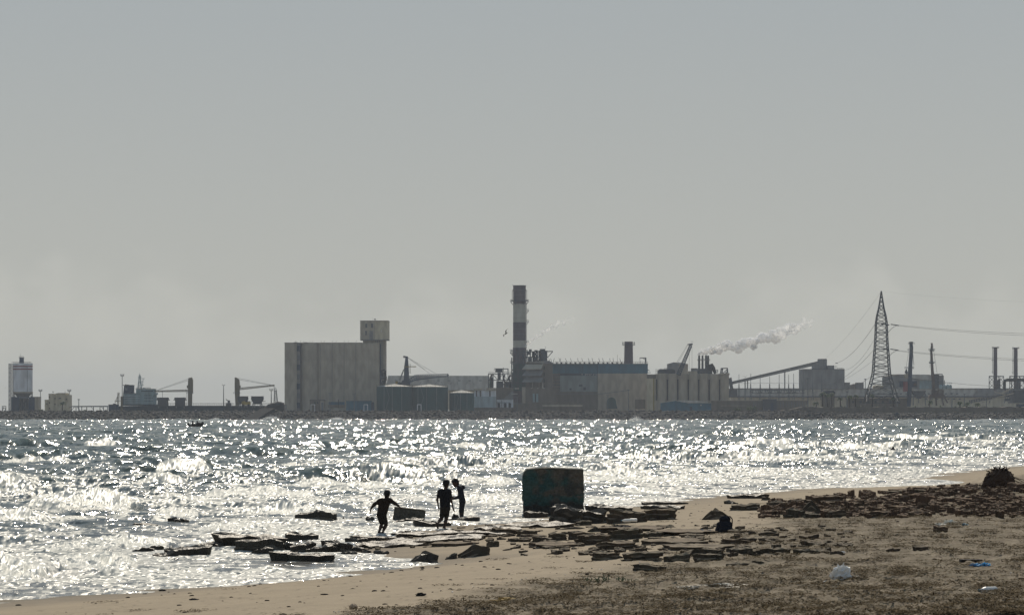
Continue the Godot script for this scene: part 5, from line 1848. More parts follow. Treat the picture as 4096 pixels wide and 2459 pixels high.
	poly("roof", [[3290, 1577], [3296, 1563], [3336, 1562], [3344, 1570], [3340, 1577]], 0, 6, m_dark, o)
	bx("wall", 3292, 1577.2, 3340, 1630, -0.5, 5, m_bank, o)
	mast("tall floodlight mast just left of the pylon", 3463, 1517, 1640, 1650, 1)
	mast("floodlight mast before the big grey block", 3233, 1513, 1640, 1640, 1)
	mast("short lamp post among palms right of the pylon's left foot", 3390, 1567, 1640, 1600, 1)
	mast("short lamp post right of the pylon's right foot", 3590, 1573, 1640, 1600, 1)
	mast("lamp post right of the brown crane's legs", 3810, 1571, 1640, 1610, 2)
	mast("lamp post left of the sloping lattice conveyor", 3860, 1577, 1640, 1610, 1)
	mast("lamp post near the twin chimneys' dark hall", 3948, 1577, 1640, 1610, 1)
	# --- palms and shrubs along the earth bank
	var palms := [[3265, 1640, 32, 14, "bushy low palm nearest the row of pale posts"], [3290, 1640, 72, 15, "tall palm at the left end of the row of palms"], [3311, 1640, 64, 13, "second palm from the left, beside the dark low roof"], [3326, 1640, 68, 12, "third palm from the left, leaning on the dark low roof"], [3363, 1640, 50, 12, "lone palm midway between dark low roof and pylon"], [3402, 1640, 58, 12, "palm by the left end of the long brown house"], [3423, 1640, 60, 13, "palm before the left windows of the brown house"], [3490, 1640, 62, 11, "slim palm at the pylon's left foot"], [3575, 1640, 50, 11, "palm at the pylon's right foot"], [3720, 1642, 40, 13, "squat palm below the brown crane"], [3842, 1642, 36, 14, "squat palm midway between brown crane and lattice conveyor"], [3870, 1642, 34, 13, "squat palm at the foot of the lattice conveyor"], [3912, 1642, 30, 13, "low palm below the lattice conveyor's boom"]]
	for i in palms.size():
		var q: Array = palms[i]
		palm(q[4], q[0], q[1], q[2], 1580.0 - i * 3.0, q[3], 40 + i, "palms along the harbour bank")
	var rr := RandomNumberGenerator.new()
	rr.seed = 8
	var xs := [3232, 3252, 3300, 3340, 3372, 3388, 3440, 3470, 3510, 3545, 3600, 3625, 3660, 3690, 3740, 3765, 3800, 3830, 3860, 3890, 3940, 3975, 4005, 4040, 4070, 3000, 3020, 2950]
	for i in xs.size():
		shrub(bush_label(i, xs[i]), xs[i], 1642 if xs[i] < 3700 else 1640, rr.randf_range(16, 34), rr.randf_range(8, 22), 1560 - rr.randf() * 20.0, 100 + i, "bushes along the harbour bank")

# ---------------------------------------------------------------- breakwater and land
func boulder_mesh(sd: int, tone: Color) -> ArrayMesh:
	var r := RandomNumberGenerator.new()
	r.seed = sd
	var sp := SphereMesh.new()
	sp.radial_segments = 7
	sp.rings = 3
	var a := sp.get_mesh_arrays()
	var vs: PackedVector3Array = a[Mesh.ARRAY_VERTEX]
	var ix: PackedInt32Array = a[Mesh.ARRAY_INDEX]
	var planes := []
	for i in 9:
		planes.append([Vector3(r.randf_range(-1, 1), r.randf_range(-1, 1), r.randf_range(-1, 1)).normalized(), r.randf_range(0.28, 0.46)])
	for i in vs.size():
		var p := vs[i] * 1.1
		for q in planes:
			var over: float = p.dot(q[0]) - q[1]
			if over > 0.0:
				p -= q[0] * over
		vs[i] = p
	var b := B.new()
	b.tint = tone
	for i in range(0, ix.size(), 3):
		b.tri(vs[ix[i]], vs[ix[i + 2]], vs[ix[i + 1]])
	return b.mesh()

func build_breakwater() -> void:
	var o := thing("breakwater", "long dark breakwater of piled boulders across the far side of the water", "breakwater", Vector3(0, 0, -1506))
	var b := B.new()
	var xs := [-340.0, 145.0, 175.0, 340.0]
	for i in 3:
		var h0 := 4.6 if i < 1 else (4.6 if i == 1 else 3.4)
		var h1 := 4.6 if i < 1 else 3.4
		b.quad(Vector3(xs[i], -0.8, 12), Vector3(xs[i + 1], -0.8, 12), Vector3(xs[i + 1], h1, 0), Vector3(xs[i], h0, 0))
		b.quad(Vector3(xs[i], h0, 0), Vector3(xs[i + 1], h1, 0), Vector3(xs[i + 1], h1, -8), Vector3(xs[i], h0, -8))
		b.quad(Vector3(xs[i + 1], -0.8, -9), Vector3(xs[i], -0.8, -9), Vector3(xs[i], h0, -8), Vector3(xs[i + 1], h1, -8))
	part("core", b.mesh(), paint(0.03, 0.028, 0.026, 0.95, false), o)
	var rock := StandardMaterial3D.new()
	rock.vertex_color_use_as_albedo = true
	rock.roughness = 0.7
	rock.metallic_specular = 0.22
	var kinds := []
	for i in 8:
		var t := 0.010 + 0.032 * float(i % 4) / 3.0
		kinds.append(boulder_mesh(200 + i, Color(t * 1.05, t * 0.95, t * 0.85)))
	var r := RandomNumberGenerator.new()
	r.seed = 17
	var all := []
	for k in 8:
		all.append([])
	var singles := 0
	var rows := 8
	for row in rows:
		var n := 400
		for i in n:
			var x := -330.0 + 660.0 * (i + r.randf_range(-0.4, 0.4)) / n
			var top := 4.9 if x < 150.0 else (4.9 - 1.2 * clampf((x - 150.0) / 25.0, 0, 1))
			var f := (row + r.randf_range(-0.3, 0.3)) / (rows - 1.0)
			var p := Vector3(x, lerpf(-0.1, top, f) - 0.35, lerpf(11.0, -0.5, f))
			var s := r.randf_range(1.0, 1.9) * (1.25 if row < 2 else 1.0)
			var t := Transform3D(Basis.from_euler(Vector3(r.randf() * TAU, r.randf() * TAU, r.randf() * TAU)).scaled(Vector3(s * 1.25, s * 0.8, s)), p)
			var kind := r.randi() % 8
			if s > 1.80 and absf(x) < 278.0 and singles < 300:
				singles += 1
				var m := part("boulder", kinds[kind], rock, o)
				m.transform = t
			else:
				all[kind].append(t)
	for k in 8:
		var mm := MultiMesh.new()
		mm.transform_format = MultiMesh.TRANSFORM_3D
		mm.mesh = kinds[k]
		mm.instance_count = all[k].size()
		for i in all[k].size():
			mm.set_instance_transform(i, all[k][i])
		var mi := MultiMeshInstance3D.new()
		mi.name = "boulders"
		mi.multimesh = mm
		mi.material_override = rock
		mi.set_meta("kind", "stuff")
		o.add_child(mi, true)
	# land behind: one sheet
	b = B.new()
	b.tint = Color(0.12, 0.11, 0.09)
	b.quad(Vector3(-2500, 3.1, -1516), Vector3(2500, 3.1, -1516), Vector3(2500, 3.1, -7000), Vector3(-2500, 3.1, -7000))
	struct("land", b.mesh(), paint(0.12, 0.105, 0.085, 0.95, false))
	# earth bank with a wall, to the right of the silos
	o = site("earth_bank", "long dark earth bank above the rocks on the right", "bank", 3650, 1652, 1520)
	b = B.new()
	var n := fnl(77, 0.02, 3)
	var pts := PackedVector2Array()
	var w0 := L(3180, 1662)
	pts.append(Vector2(w0.x - 40.0, w0.y))
	for i in 80:
		var px := 3060.0 + i * 14.0
		var top := lerpf(1646.0, 1628.0, smoothstep(3080.0, 3240.0, px)) + n.get_noise_1d(px) * 4.0
		var q := L(px, top)
		pts.append(Vector2(q.x, q.y))
	var w1 := L(4180, 1662)
	pts.append(Vector2(w1.x, w1.y))
	b.prism(pts, -10, 0)
	part("slope", b.mesh(), m_bank, o)
	bx("path", 3420, 1650.4, 4180, 1651.6, 0.8, 2, m_cream, o)
	o = site("quay_wall", "low dark quay wall behind the rocks, from the ship to the earth bank", "wall", 2200, 1652, 1530)
	bx("wall", 1140, 1644, 3070, 1662, 0, 3, m_bank, o)
	heap("coal_heap", "black heap on the breakwater's crest left of the grain silo", [[1046, 1640], [1058, 1624], [1075, 1615], [1098, 1608], [1118, 1606], [1132, 1611], [1138, 1640]], -4.0, 8.0, 1510, m_coal)
	o = site("black_chute", "black slope of spilt coal running down the rocks below the black heap", "slope", 1010, 1676, 1496)
	b = B.new()
	b.quad(L(968, 1680, 5.5), L(1022, 1680, 5.0), L(1092, 1632, -9), L(1040, 1631, -9))
	b.quad(L(1022, 1684, 4.6), L(1022, 1680, 5.0), L(968, 1680, 5.5), L(968, 1684, 5.1))
	b.quad(L(1022, 1688, 3), L(1092, 1640, -11), L(1092, 1632, -9), L(1022, 1680, 5.0))
	part("slope", b.mesh(), m_coal, o)
	# spray where waves strike the rocks
	for q in [[1085, 1676, 60, 24, "large burst of white spray below the black heap"], [860, 1679, 34, 12, "small burst of spray left of the black heap"], [1345, 1677, 50, 12, "low spray against the rocks below the grain silo"], [1205, 1680, 40, 8, "thin line of spray between two bursts below the grain silo"], [2545, 1680, 44, 24, "tall burst of spray below the turbine hall's right end"], [3310, 1684, 56, 22, "burst of spray below the big grey block"], [3515, 1684, 40, 16, "small burst of spray below the pylon"]]:
		o = site("sea_spray", q[4], "spray", q[0], q[1], 1490)
		o.set_meta("kind", "thing")
		var sp := B.new()
		for i in 420:
			var fx := r.randfn() * 0.3
			var fy := r.randf() * r.randf() * maxf(0.0, 1.0 - absf(fx) * 1.3)
			var c := Vector3(fx * q[2] * pen_m, fy * q[3] * pen_m * 1.15, r.randfn() * 1.0)
			var u := Vector3(r.randfn(), r.randfn(), r.randfn()).normalized() * r.randf_range(0.10, 0.38) * (1.1 - fy)
			var w := u.cross(Vector3(r.randfn(), r.randfn(), r.randfn()).normalized())
			sp.tri(c + u, c - u * 0.5 + w, c - u * 0.5 - w)
		part("droplets", sp.mesh(), m_spray, o).set_meta("kind", "stuff")

var m_spray: StandardMaterial3D

func bush_label(i: int, x: float) -> String:
	var spots := [[3000, "below the conveyor bridge"], [3240, "beside the row of pale posts"], [3310, "under the cluster of palms"], [3380, "under the lone palm left of the pylon"], [3450, "before the brown house's windows"], [3530, "between the pylon's feet"], [3610, "at the right end of the brown house"], [3670, "below the hopper between the two cranes"], [3755, "at the foot of the brown crane"], [3820, "right of the brown crane's legs"], [3880, "at the lattice conveyor's foot"], [3960, "below the left twin chimney"], [4060, "before the dark hall at the right edge"]]
	var best := 0
	for k in spots.size():
		if absf(spots[k][0] - x) < absf(spots[best][0] - x):
			best = k
	bush_count[best] = bush_count.get(best, 0) + 1
	return "%s dark scrubby bush on the bank %s" % [["first", "second", "third", "fourth"][bush_count[best] - 1], spots[best][1]]

var bush_count := {}

# ---------------------------------------------------------------- bodies
# A body is a field: the smooth union of tapered capsules [a, b, radius at a, radius at b], meshed by surface nets.
func field_into(v: PackedVector3Array, n: PackedVector3Array, ix: PackedInt32Array, bones: Array, cell: float, k: float, clips := []) -> void:
	var lo := Vector3(1e9, 1e9, 1e9)
	var hi := -lo
	for b in bones:
		var r: float = maxf(b[2], b[3]) + cell * 2.0 + k
		lo = lo.min(b[0] - Vector3.ONE * r).min(b[1] - Vector3.ONE * r)
		hi = hi.max(b[0] + Vector3.ONE * r).max(b[1] + Vector3.ONE * r)
	var nx := int((hi.x - lo.x) / cell) + 2
	var ny := int((hi.y - lo.y) / cell) + 2
	var nz := int((hi.z - lo.z) / cell) + 2
	var f := PackedFloat32Array()
	f.resize(nx * ny * nz)
	f.fill(1.0)
	for b in bones:
		var a: Vector3 = b[0]
		var e: Vector3 = b[1]
		var ra: float = b[2]
		var rb: float = b[3]
		var ab := e - a
		var l2 := maxf(ab.length_squared(), 1e-9)
		var pad := maxf(ra, rb) + cell * 2.0 + k
		var p0 := ((a.min(e) - Vector3.ONE * pad - lo) / cell).floor()
		var p1 := ((a.max(e) + Vector3.ONE * pad - lo) / cell).ceil()
		for z in range(maxi(0, int(p0.z)), mini(nz, int(p1.z) + 1)):
			for y in range(maxi(0, int(p0.y)), mini(ny, int(p1.y) + 1)):
				var row := (z * ny + y) * nx
				for x in range(maxi(0, int(p0.x)), mini(nx, int(p1.x) + 1)):
					var p := lo + Vector3(x, y, z) * cell
					var t := clampf((p - a).dot(ab) / l2, 0.0, 1.0)
					var d := (p - a - ab * t).length() - lerpf(ra, rb, t)
					var o := f[row + x]
					var h := maxf(k - absf(d - o), 0.0)
					f[row + x] = minf(d, o) - h * h / (4.0 * k)
	for c in clips:
		var q: Vector3 = c[0]
		var m: Vector3 = c[1]
		for z in nz:
			for y in ny:
				for x in nx:
					var i := (z * ny + y) * nx + x
					f[i] = maxf(f[i], (lo + Vector3(x, y, z) * cell - q).dot(m))
	var at := PackedInt32Array()
	at.resize(nx * ny * nz)
	at.fill(-1)
	var sx := 1
	var sy := nx
	var sz := nx * ny
	for z in nz - 1:
		for y in ny - 1:
			for x in nx - 1:
				var i := z * sz + y * sy + x
				var c0 := f[i]; var c1 := f[i + sx]; var c2 := f[i + sy]; var c3 := f[i + sx + sy]
				var c4 := f[i + sz]; var c5 := f[i + sx + sz]; var c6 := f[i + sy + sz]; var c7 := f[i + sx + sy + sz]
				var neg := int(c0 < 0.0) + int(c1 < 0.0) + int(c2 < 0.0) + int(c3 < 0.0) + int(c4 < 0.0) + int(c5 < 0.0) + int(c6 < 0.0) + int(c7 < 0.0)
				if neg == 0 or neg == 8:
					continue
				var s := Vector3.ZERO
				var m := 0
				for e in [[c0, c1, Vector3(0, 0, 0), Vector3(1, 0, 0)], [c2, c3, Vector3(0, 1, 0), Vector3(1, 0, 0)], [c4, c5, Vector3(0, 0, 1), Vector3(1, 0, 0)], [c6, c7, Vector3(0, 1, 1), Vector3(1, 0, 0)],
						[c0, c2, Vector3(0, 0, 0), Vector3(0, 1, 0)], [c1, c3, Vector3(1, 0, 0), Vector3(0, 1, 0)], [c4, c6, Vector3(0, 0, 1), Vector3(0, 1, 0)], [c5, c7, Vector3(1, 0, 1), Vector3(0, 1, 0)],
						[c0, c4, Vector3(0, 0, 0), Vector3(0, 0, 1)], [c1, c5, Vector3(1, 0, 0), Vector3(0, 0, 1)], [c2, c6, Vector3(0, 1, 0), Vector3(0, 0, 1)], [c3, c7, Vector3(1, 1, 0), Vector3(0, 0, 1)]]:
					var u: float = e[0]
					var w: float = e[1]
					if (u < 0.0) != (w < 0.0):
						s += e[2] + e[3] * (u / (u - w))
						m += 1
				at[i] = v.size()
				v.append(lo + (Vector3(x, y, z) + s / m) * cell)
				n.append(Vector3(c1 + c3 + c5 + c7 - c0 - c2 - c4 - c6, c2 + c3 + c6 + c7 - c0 - c1 - c4 - c5, c4 + c5 + c6 + c7 - c0 - c1 - c2 - c3).normalized())
	for z in range(1, nz - 1):
		for y in range(1, ny - 1):
			for x in range(1, nx - 1):
				var i := z * sz + y * sy + x
				var a := f[i] < 0.0
				for ax in 3:
					var st: int = [sx, sy, sz][ax]
					if a == (f[i + st] < 0.0):
						continue
					var s1: int = [sy, sz, sx][ax]
					var s2: int = [sz, sx, sy][ax]
					var q0 := at[i]; var q1 := at[i - s1]; var q2 := at[i - s1 - s2]; var q3 := at[i - s2]
					if q0 < 0 or q1 < 0 or q2 < 0 or q3 < 0:
						continue
					if a:
						ix.append_array([q0, q2, q1, q0, q3, q2])
					else:
						ix.append_array([q0, q1, q2, q0, q2, q3])

func field_mesh(sets: Array) -> ArrayMesh:   # sets of [bones, cell, k, clips]
	var v := PackedVector3Array()
	var n := PackedVector3Array()
	var ix := PackedInt32Array()
	for s in sets:
		field_into(v, n, ix, s[0], s[1], s[2], s[3] if s.size() > 3 else [])
	return indexed(v, n, PackedColorArray(), ix)

func head_bones(c: Vector3, face: Vector3, up: Vector3, s: float) -> Array:
	var r := face.cross(up).normalized()
	var u := r.cross(face).normalized()
	var g := func(x: float, y: float, z: float) -> Vector3: return c + (r * x + u * y + face * z) * s
	return [[g.call(0, 0.03, -0.025), g.call(0, 0.025, 0.02), 0.082 * s, 0.074 * s], [g.call(0, -0.02, 0.025), g.call(0, -0.055, 0.04), 0.062 * s, 0.048 * s],
		[g.call(0, -0.06, 0.03), g.call(0, -0.09, 0.058), 0.045 * s, 0.026 * s], [g.call(0, 0.005, 0.090), g.call(0, -0.028, 0.108), 0.008 * s, 0.013 * s],
		[g.call(-0.03, 0.022, 0.078), g.call(0.03, 0.022, 0.078), 0.014 * s, 0.014 * s], [g.call(-0.017, -0.058, 0.084), g.call(0.017, -0.058, 0.084), 0.009 * s, 0.009 * s],
		[g.call(-0.083, 0.005, -0.012), g.call(-0.082, -0.032, -0.004), 0.014 * s, 0.009 * s], [g.call(0.083, 0.005, -0.012), g.call(0.082, -0.032, -0.004), 0.014 * s, 0.009 * s]]

func hair_bones(c: Vector3, face: Vector3, up: Vector3, s: float) -> Array:
	var r := face.cross(up).normalized()
	var u := r.cross(face).normalized()
	var g := func(x: float, y: float, z: float) -> Vector3: return c + (r * x + u * y + face * z) * s
	return [[g.call(0, 0.05, -0.03), g.call(0, 0.062, 0.03), 0.083 * s, 0.068 * s], [g.call(0, 0.0, -0.05), g.call(0, -0.045, -0.055), 0.070 * s, 0.045 * s],
		[g.call(-0.04, 0.075, 0.06), g.call(0.045, 0.08, 0.06), 0.026 * s, 0.026 * s], [g.call(-0.07, 0.03, 0.0), g.call(-0.07, 0.0, -0.02), 0.024 * s, 0.02 * s],
		[g.call(0.07, 0.03, 0.0), g.call(0.07, 0.0, -0.02), 0.024 * s, 0.02 * s], [g.call(-0.02, 0.125, -0.02), g.call(0.03, 0.12, 0.03), 0.02 * s, 0.018 * s]]

# a relaxed hand: palm, four unequal bent fingers, a thumb from the side of the palm
func hand_bones(w: Vector3, dir: Vector3, across: Vector3, curl: float, s: float, thumb: float) -> Array:
	var f := dir.normalized()
	var x := (across - f * across.dot(f)).normalized()
	var nrm := x.cross(f).normalized() * signf(curl if curl != 0.0 else 1.0)
	var c := absf(curl)
	var out := []
	for i in 4:
		var o := (i - 1.5) * 0.0165 * s
		var root := w + f * 0.072 * s + x * o
		out.append([w + f * 0.012 * s + x * o * 0.7, root, 0.014 * s, 0.0105 * s])
		var len: float = [0.062, 0.072, 0.068, 0.052][i] * s
		var d1 := (f + nrm * c * 0.5 + x * (i - 1.5) * 0.07).normalized()
		var d2 := (f + nrm * c * 1.4).normalized()
		var m := root + d1 * len * 0.5
		out.append([root, m, 0.0088 * s, 0.0080 * s])
		out.append([m, m + d2 * len * 0.5, 0.0080 * s, 0.0066 * s])
	var tr := w + f * 0.028 * s + x * thumb * 0.026 * s
	var tm := tr + (f * 0.7 + x * thumb * 0.7 + nrm * 0.2).normalized() * 0.032 * s
	out.append([tr - x * thumb * 0.012 * s, tm, 0.0125 * s, 0.0098 * s])
	out.append([tm, tm + (f + x * thumb * 0.25 + nrm * 0.3 * c).normalized() * 0.028 * s, 0.0098 * s, 0.0078 * s])
	return out

func foot_bones(ankle: Vector3, toe: Vector3, s: float) -> Array:
	var d := (toe - ankle)
	var flat := Vector3(d.x, 0, d.z).normalized()
	var side := flat.cross(Vector3.UP) * 0.018 * s
	var heel := ankle - flat * 0.025 * s + Vector3(0, -0.035 * s, 0) if absf(d.y) < 0.07 else ankle + d * 0.15
	return [[ankle, heel, 0.034 * s, 0.030 * s], [heel, toe + side, 0.028 * s, 0.016 * s], [heel, toe - side, 0.028 * s, 0.014 * s], [ankle, ankle.lerp(toe, 0.6), 0.032 * s, 0.022 * s]]

func make_person(label: String, at: Vector3, j: Dictionary, cloth: Dictionary, group := "") -> void:
	var o := thing("person", label, "person", at, group)
	jobs.append([o, j, cloth])

var jobs := []

func person_meshes(j: Dictionary) -> Dictionary:
	var s: float = j.s
	var up: Vector3 = j.get("up", Vector3.UP)
	var body := []
	var chest_l: Vector3 = j.sl.lerp(j.sr, 0.22)
	var chest_r: Vector3 = j.sl.lerp(j.sr, 0.78)
	body.append([j.sl, j.sr, 0.048 * s, 0.048 * s])
	body.append([chest_l, j.hl.lerp(j.hr, 0.12), 0.075 * s, 0.070 * s])
	body.append([chest_r, j.hl.lerp(j.hr, 0.88), 0.075 * s, 0.070 * s])
	body.append([j.hl, j.hr, 0.078 * s, 0.078 * s])
	body.append([j.sl.lerp(j.sr, 0.5), j.head - up * 0.05 * s, 0.048 * s, 0.042 * s])
	for a in [["sl", "el", "wl"], ["sr", "er", "wr"]]:
		body.append([j[a[0]], j[a[1]], 0.042 * s, 0.031 * s])
		body.append([j[a[1]], j[a[2]], 0.031 * s, 0.021 * s])
	for a in [["hl", "kl", "al", "tl"], ["hr", "kr", "ar", "tr"]]:
		body.append([j[a[0]], j[a[1]], 0.074 * s, 0.046 * s])
		var calf: Vector3 = j[a[1]].lerp(j[a[2]], 0.32) + Vector3(0, 0, 0.012)
		body.append([j[a[1]], calf, 0.045 * s, 0.046 * s])
		body.append([calf, j[a[2]], 0.046 * s, 0.028 * s])
		body.append_array(foot_bones(j[a[2]], j[a[3]], s))
	var sets := [[body, 0.0125, 0.03], [head_bones(j.head, j.face, up, s), 0.0055, 0.018]]
	sets.append([hand_bones(j.wl, j.hand_l, j.across_l, j.curl_l, s, j.get("thumb_l", 1.0)), 0.0038, 0.006])
	sets.append([hand_bones(j.wr, j.hand_r, j.across_r, j.curl_r, s, j.get("thumb_r", -1.0)), 0.0038, 0.006])
	var out := {"body": field_mesh(sets), "hair": field_mesh([[hair_bones(j.head, j.face, up, s), 0.007, 0.02]])}
	var top := []
	top.append([j.sl, j.sr, 0.064 * s, 0.064 * s])
	top.append([chest_l, j.hl.lerp(j.hr, 0.08), 0.086 * s, j.get("hem_r", 0.088) * s])
	top.append([chest_r, j.hl.lerp(j.hr, 0.92), 0.086 * s, j.get("hem_r", 0.088) * s])
	for a in [["sl", "el", "wl"], ["sr", "er", "wr"]]:
		if j.long_sleeves:
			top.append([j[a[0]], j[a[1]], 0.062 * s, 0.046 * s])
			top.append([j[a[1]], j[a[1]].lerp(j[a[2]], 0.93), 0.046 * s, 0.034 * s])
		else:
			top.append([j[a[0]], j[a[0]].lerp(j[a[1]], 0.52), 0.060 * s, 0.056 * s])
	if j.has("hood"):
		top.append([j.hood + Vector3(-0.04, 0.02, 0), j.hood + Vector3(0.03, -0.01, 0), 0.045 * s, 0.06 * s])
	out.top = field_mesh([[top, 0.0125, 0.035, [[Vector3(0, j.hem, 0), Vector3(0, -1, 0)]]]])
	var low := []
	low.append([j.hl, j.hr, 0.086 * s, 0.086 * s])
	low.append([j.hl.lerp(j.hr, 0.5) + Vector3(0, 0.07, 0), j.hl.lerp(j.hr, 0.5), 0.09 * s, 0.1 * s])
	for a in [["hl", "kl", "al"], ["hr", "kr", "ar"]]:
		if j.legs <= 1.0:
			low.append([j[a[0]], j[a[0]].lerp(j[a[1]], j.legs), 0.080 * s, 0.070 * s])
		else:
			low.append([j[a[0]], j[a[1]], 0.090 * s, 0.066 * s])
			low.append([j[a[1]], j[a[1]].lerp(j[a[2]], j.legs - 1.0), 0.066 * s, 0.056 * s])
	out.low = field_mesh([[low, 0.0125, 0.03]])
	return out

func build_people() -> void:
	var skin := paint(0.05, 0.029, 0.02, 0.6, false)
	var hair := paint(0.008, 0.007, 0.006, 0.6, false)
	var V := func(x: float, y: float, z: float) -> Vector3: return Vector3(x, y, z)
	# wading to the left of the slab, back to the camera, one arm held out to it
	var d := 75.0
	make_person("person in brown long-sleeved top and shorts wading with arms spread, left of the slab", P(1524.6, 2144, d), {
		"s": 0.93, "head": Vector3(0.15, 1.095, -0.05), "face": Vector3(0.45, -0.15, -0.88).normalized(), "up": Vector3(0.1, 1, -0.1).normalized(),
		"sl": Vector3(-0.045, 0.925, 0.0), "sr": Vector3(0.235, 0.94, -0.03), "el": Vector3(-0.185, 0.835, 0.03), "er": Vector3(0.36, 0.855, -0.09), "wl": Vector3(-0.272, 0.725, -0.02), "wr": Vector3(0.45, 0.79, -0.16),
		"hl": Vector3(-0.045, 0.555, 0.05), "hr": Vector3(0.06, 0.545, 0.0), "kl": Vector3(0.005, 0.315, -0.14), "kr": Vector3(0.122, 0.295, -0.13), "al": Vector3(-0.062, 0.10, -0.03), "ar": Vector3(0.02, 0.07, -0.02),
		"tl": Vector3(-0.085, 0.045, -0.12), "tr": Vector3(-0.03, 0.03, -0.1), "hand_l": Vector3(-0.35, -1, 0.05), "hand_r": Vector3(0.75, -0.55, -0.3), "across_l": Vector3(0.3, 0, 1), "across_r": Vector3(0, 0.2, 1), "curl_l": 0.5, "curl_r": -0.5,
		"hem": 0.545, "hem_r": 0.092, "long_sleeves": true, "legs": 0.78}, {"top": paint(0.022, 0.014, 0.009, 0.9, false), "low": paint(0.016, 0.012, 0.009, 0.9, false), "skin": skin, "hair": hair, "top_name": "sweatshirt", "low_name": "shorts"})
	# walking away in the middle
	d = 78.6
	make_person("person in black T-shirt and shorts striding barefoot, between the other two at the water", P(1771.5, 2120, d), {
		"s": 1.0, "head": Vector3(0.086, 1.265, 0.0), "face": Vector3(0.55, -0.2, -0.8).normalized(),
		"sl": Vector3(-0.085, 1.06, 0.0), "sr": Vector3(0.175, 1.06, 0.0), "el": Vector3(-0.158, 0.845, 0.05), "er": Vector3(0.232, 0.80, 0.02), "wl": Vector3(-0.128, 0.665, 0.0), "wr": Vector3(0.272, 0.63, -0.06),
		"hl": Vector3(0.0, 0.60, 0.0), "hr": Vector3(0.12, 0.60, 0.0), "kl": Vector3(-0.045, 0.31, -0.02), "kr": Vector3(0.09, 0.315, -0.06), "al": Vector3(-0.165, 0.185, 0.2), "ar": Vector3(0.03, 0.06, -0.02),
		"tl": Vector3(-0.13, 0.05, 0.24), "tr": Vector3(0.1, 0.015, -0.12), "hand_l": Vector3(0.2, -1, -0.1), "hand_r": Vector3(0.2, -1, -0.1), "across_l": Vector3(0.2, 0, 1), "across_r": Vector3(-0.2, 0, 1), "curl_l": -0.4, "curl_r": 0.4, "thumb_l": -1.0,
		"hem": 0.625, "long_sleeves": false, "legs": 0.72}, {"top": paint(0.010, 0.010, 0.011, 0.9, false), "low": paint(0.02, 0.016, 0.012, 0.9, false), "skin": skin, "hair": hair, "top_name": "t_shirt", "low_name": "shorts"})
	# looking down at something held in the hand
	d = 86.0
	make_person("person in dark hooded top and rolled trousers looking at their hand behind a slab", P(1844, 2084, d), {
		"s": 1.02, "head": Vector3(-0.165, 1.15, 0.0), "face": Vector3(-0.86, -0.38, 0.3).normalized(), "up": Vector3(-0.35, 1, 0.0).normalized(),
		"sl": Vector3(-0.04, 0.985, 0.10), "sr": Vector3(-0.02, 0.99, -0.12), "el": Vector3(-0.02, 0.73, 0.17), "er": Vector3(-0.05, 0.74, -0.18), "wl": Vector3(-0.20, 0.685, 0.12), "wr": Vector3(-0.19, 0.70, -0.08),
		"hl": Vector3(0.04, 0.585, 0.06), "hr": Vector3(0.04, 0.585, -0.08), "kl": Vector3(0.005, 0.31, 0.07), "kr": Vector3(0.02, 0.31, -0.08), "al": Vector3(0.01, 0.06, 0.08), "ar": Vector3(0.03, 0.06, -0.09),
		"tl": Vector3(-0.11, 0.02, 0.1), "tr": Vector3(-0.1, 0.02, -0.09), "hand_l": Vector3(-1, -0.1, -0.2), "hand_r": Vector3(-1, 0.15, 0.2), "across_l": Vector3(0, 1, 0.3), "across_r": Vector3(0, 1, -0.3), "curl_l": -0.8, "curl_r": 0.8,
		"hood": Vector3(0.04, 1.03, 0.0), "hem": 0.60, "long_sleeves": true, "legs": 1.55}, {"top": paint(0.013, 0.014, 0.018, 0.9, false), "low": paint(0.016, 0.016, 0.018, 0.9, false), "skin": skin, "hair": hair, "top_name": "hooded_sweatshirt", "low_name": "trousers"})
	# two people in the inflatable far out
	var black := paint(0.012, 0.013, 0.015, 0.9, false)
	for q in [[768.0, 1706.0, "person in dark clothes kneeling upright at the inflatable boat's left end", 0.0], [787.0, 1704.0, "person in dark clothes sitting in the middle of the inflatable boat", 0.12]]:
		var lean: float = q[3]
		make_person(q[2], P(q[0], q[1] - 1.0, 588.0), {
			"s": 1.45, "head": Vector3(0.12 - lean, 0.98 - lean, 0.0), "face": Vector3(1, -0.1, 0.1).normalized() if lean == 0.0 else Vector3(-1, -0.1, 0.2).normalized(),
			"sl": Vector3(0.02, 0.76 - lean, 0.17), "sr": Vector3(0.02, 0.76 - lean, -0.17), "el": Vector3(0.12, 0.52, 0.22), "er": Vector3(0.12, 0.52, -0.22), "wl": Vector3(0.32, 0.46, 0.15), "wr": Vector3(0.32, 0.46, -0.15),
			"hl": Vector3(0, 0.22, 0.09), "hr": Vector3(0, 0.22, -0.09), "kl": Vector3(0.36, 0.34, 0.1), "kr": Vector3(0.36, 0.34, -0.1), "al": Vector3(0.42, 0.02, 0.1), "ar": Vector3(0.42, 0.02, -0.1),
			"tl": Vector3(0.55, -0.02, 0.1), "tr": Vector3(0.55, -0.02, -0.1), "hand_l": Vector3(1, 0, 0), "hand_r": Vector3(1, 0, 0), "across_l": Vector3(0, 1, 0.2), "across_r": Vector3(0, 1, 0.2), "curl_l": 0.8, "curl_r": -0.8,
			"hem": 0.22, "long_sleeves": true, "legs": 1.8}, {"top": black, "low": black, "skin": skin, "hair": hair, "top_name": "jacket", "low_name": "trousers"})
	var made := []
	made.resize(jobs.size())
	var work := func(i: int) -> void: made[i] = person_meshes(jobs[i][1])
	var id := WorkerThreadPool.add_group_task(work, jobs.size())
	WorkerThreadPool.wait_for_group_task_completion(id)
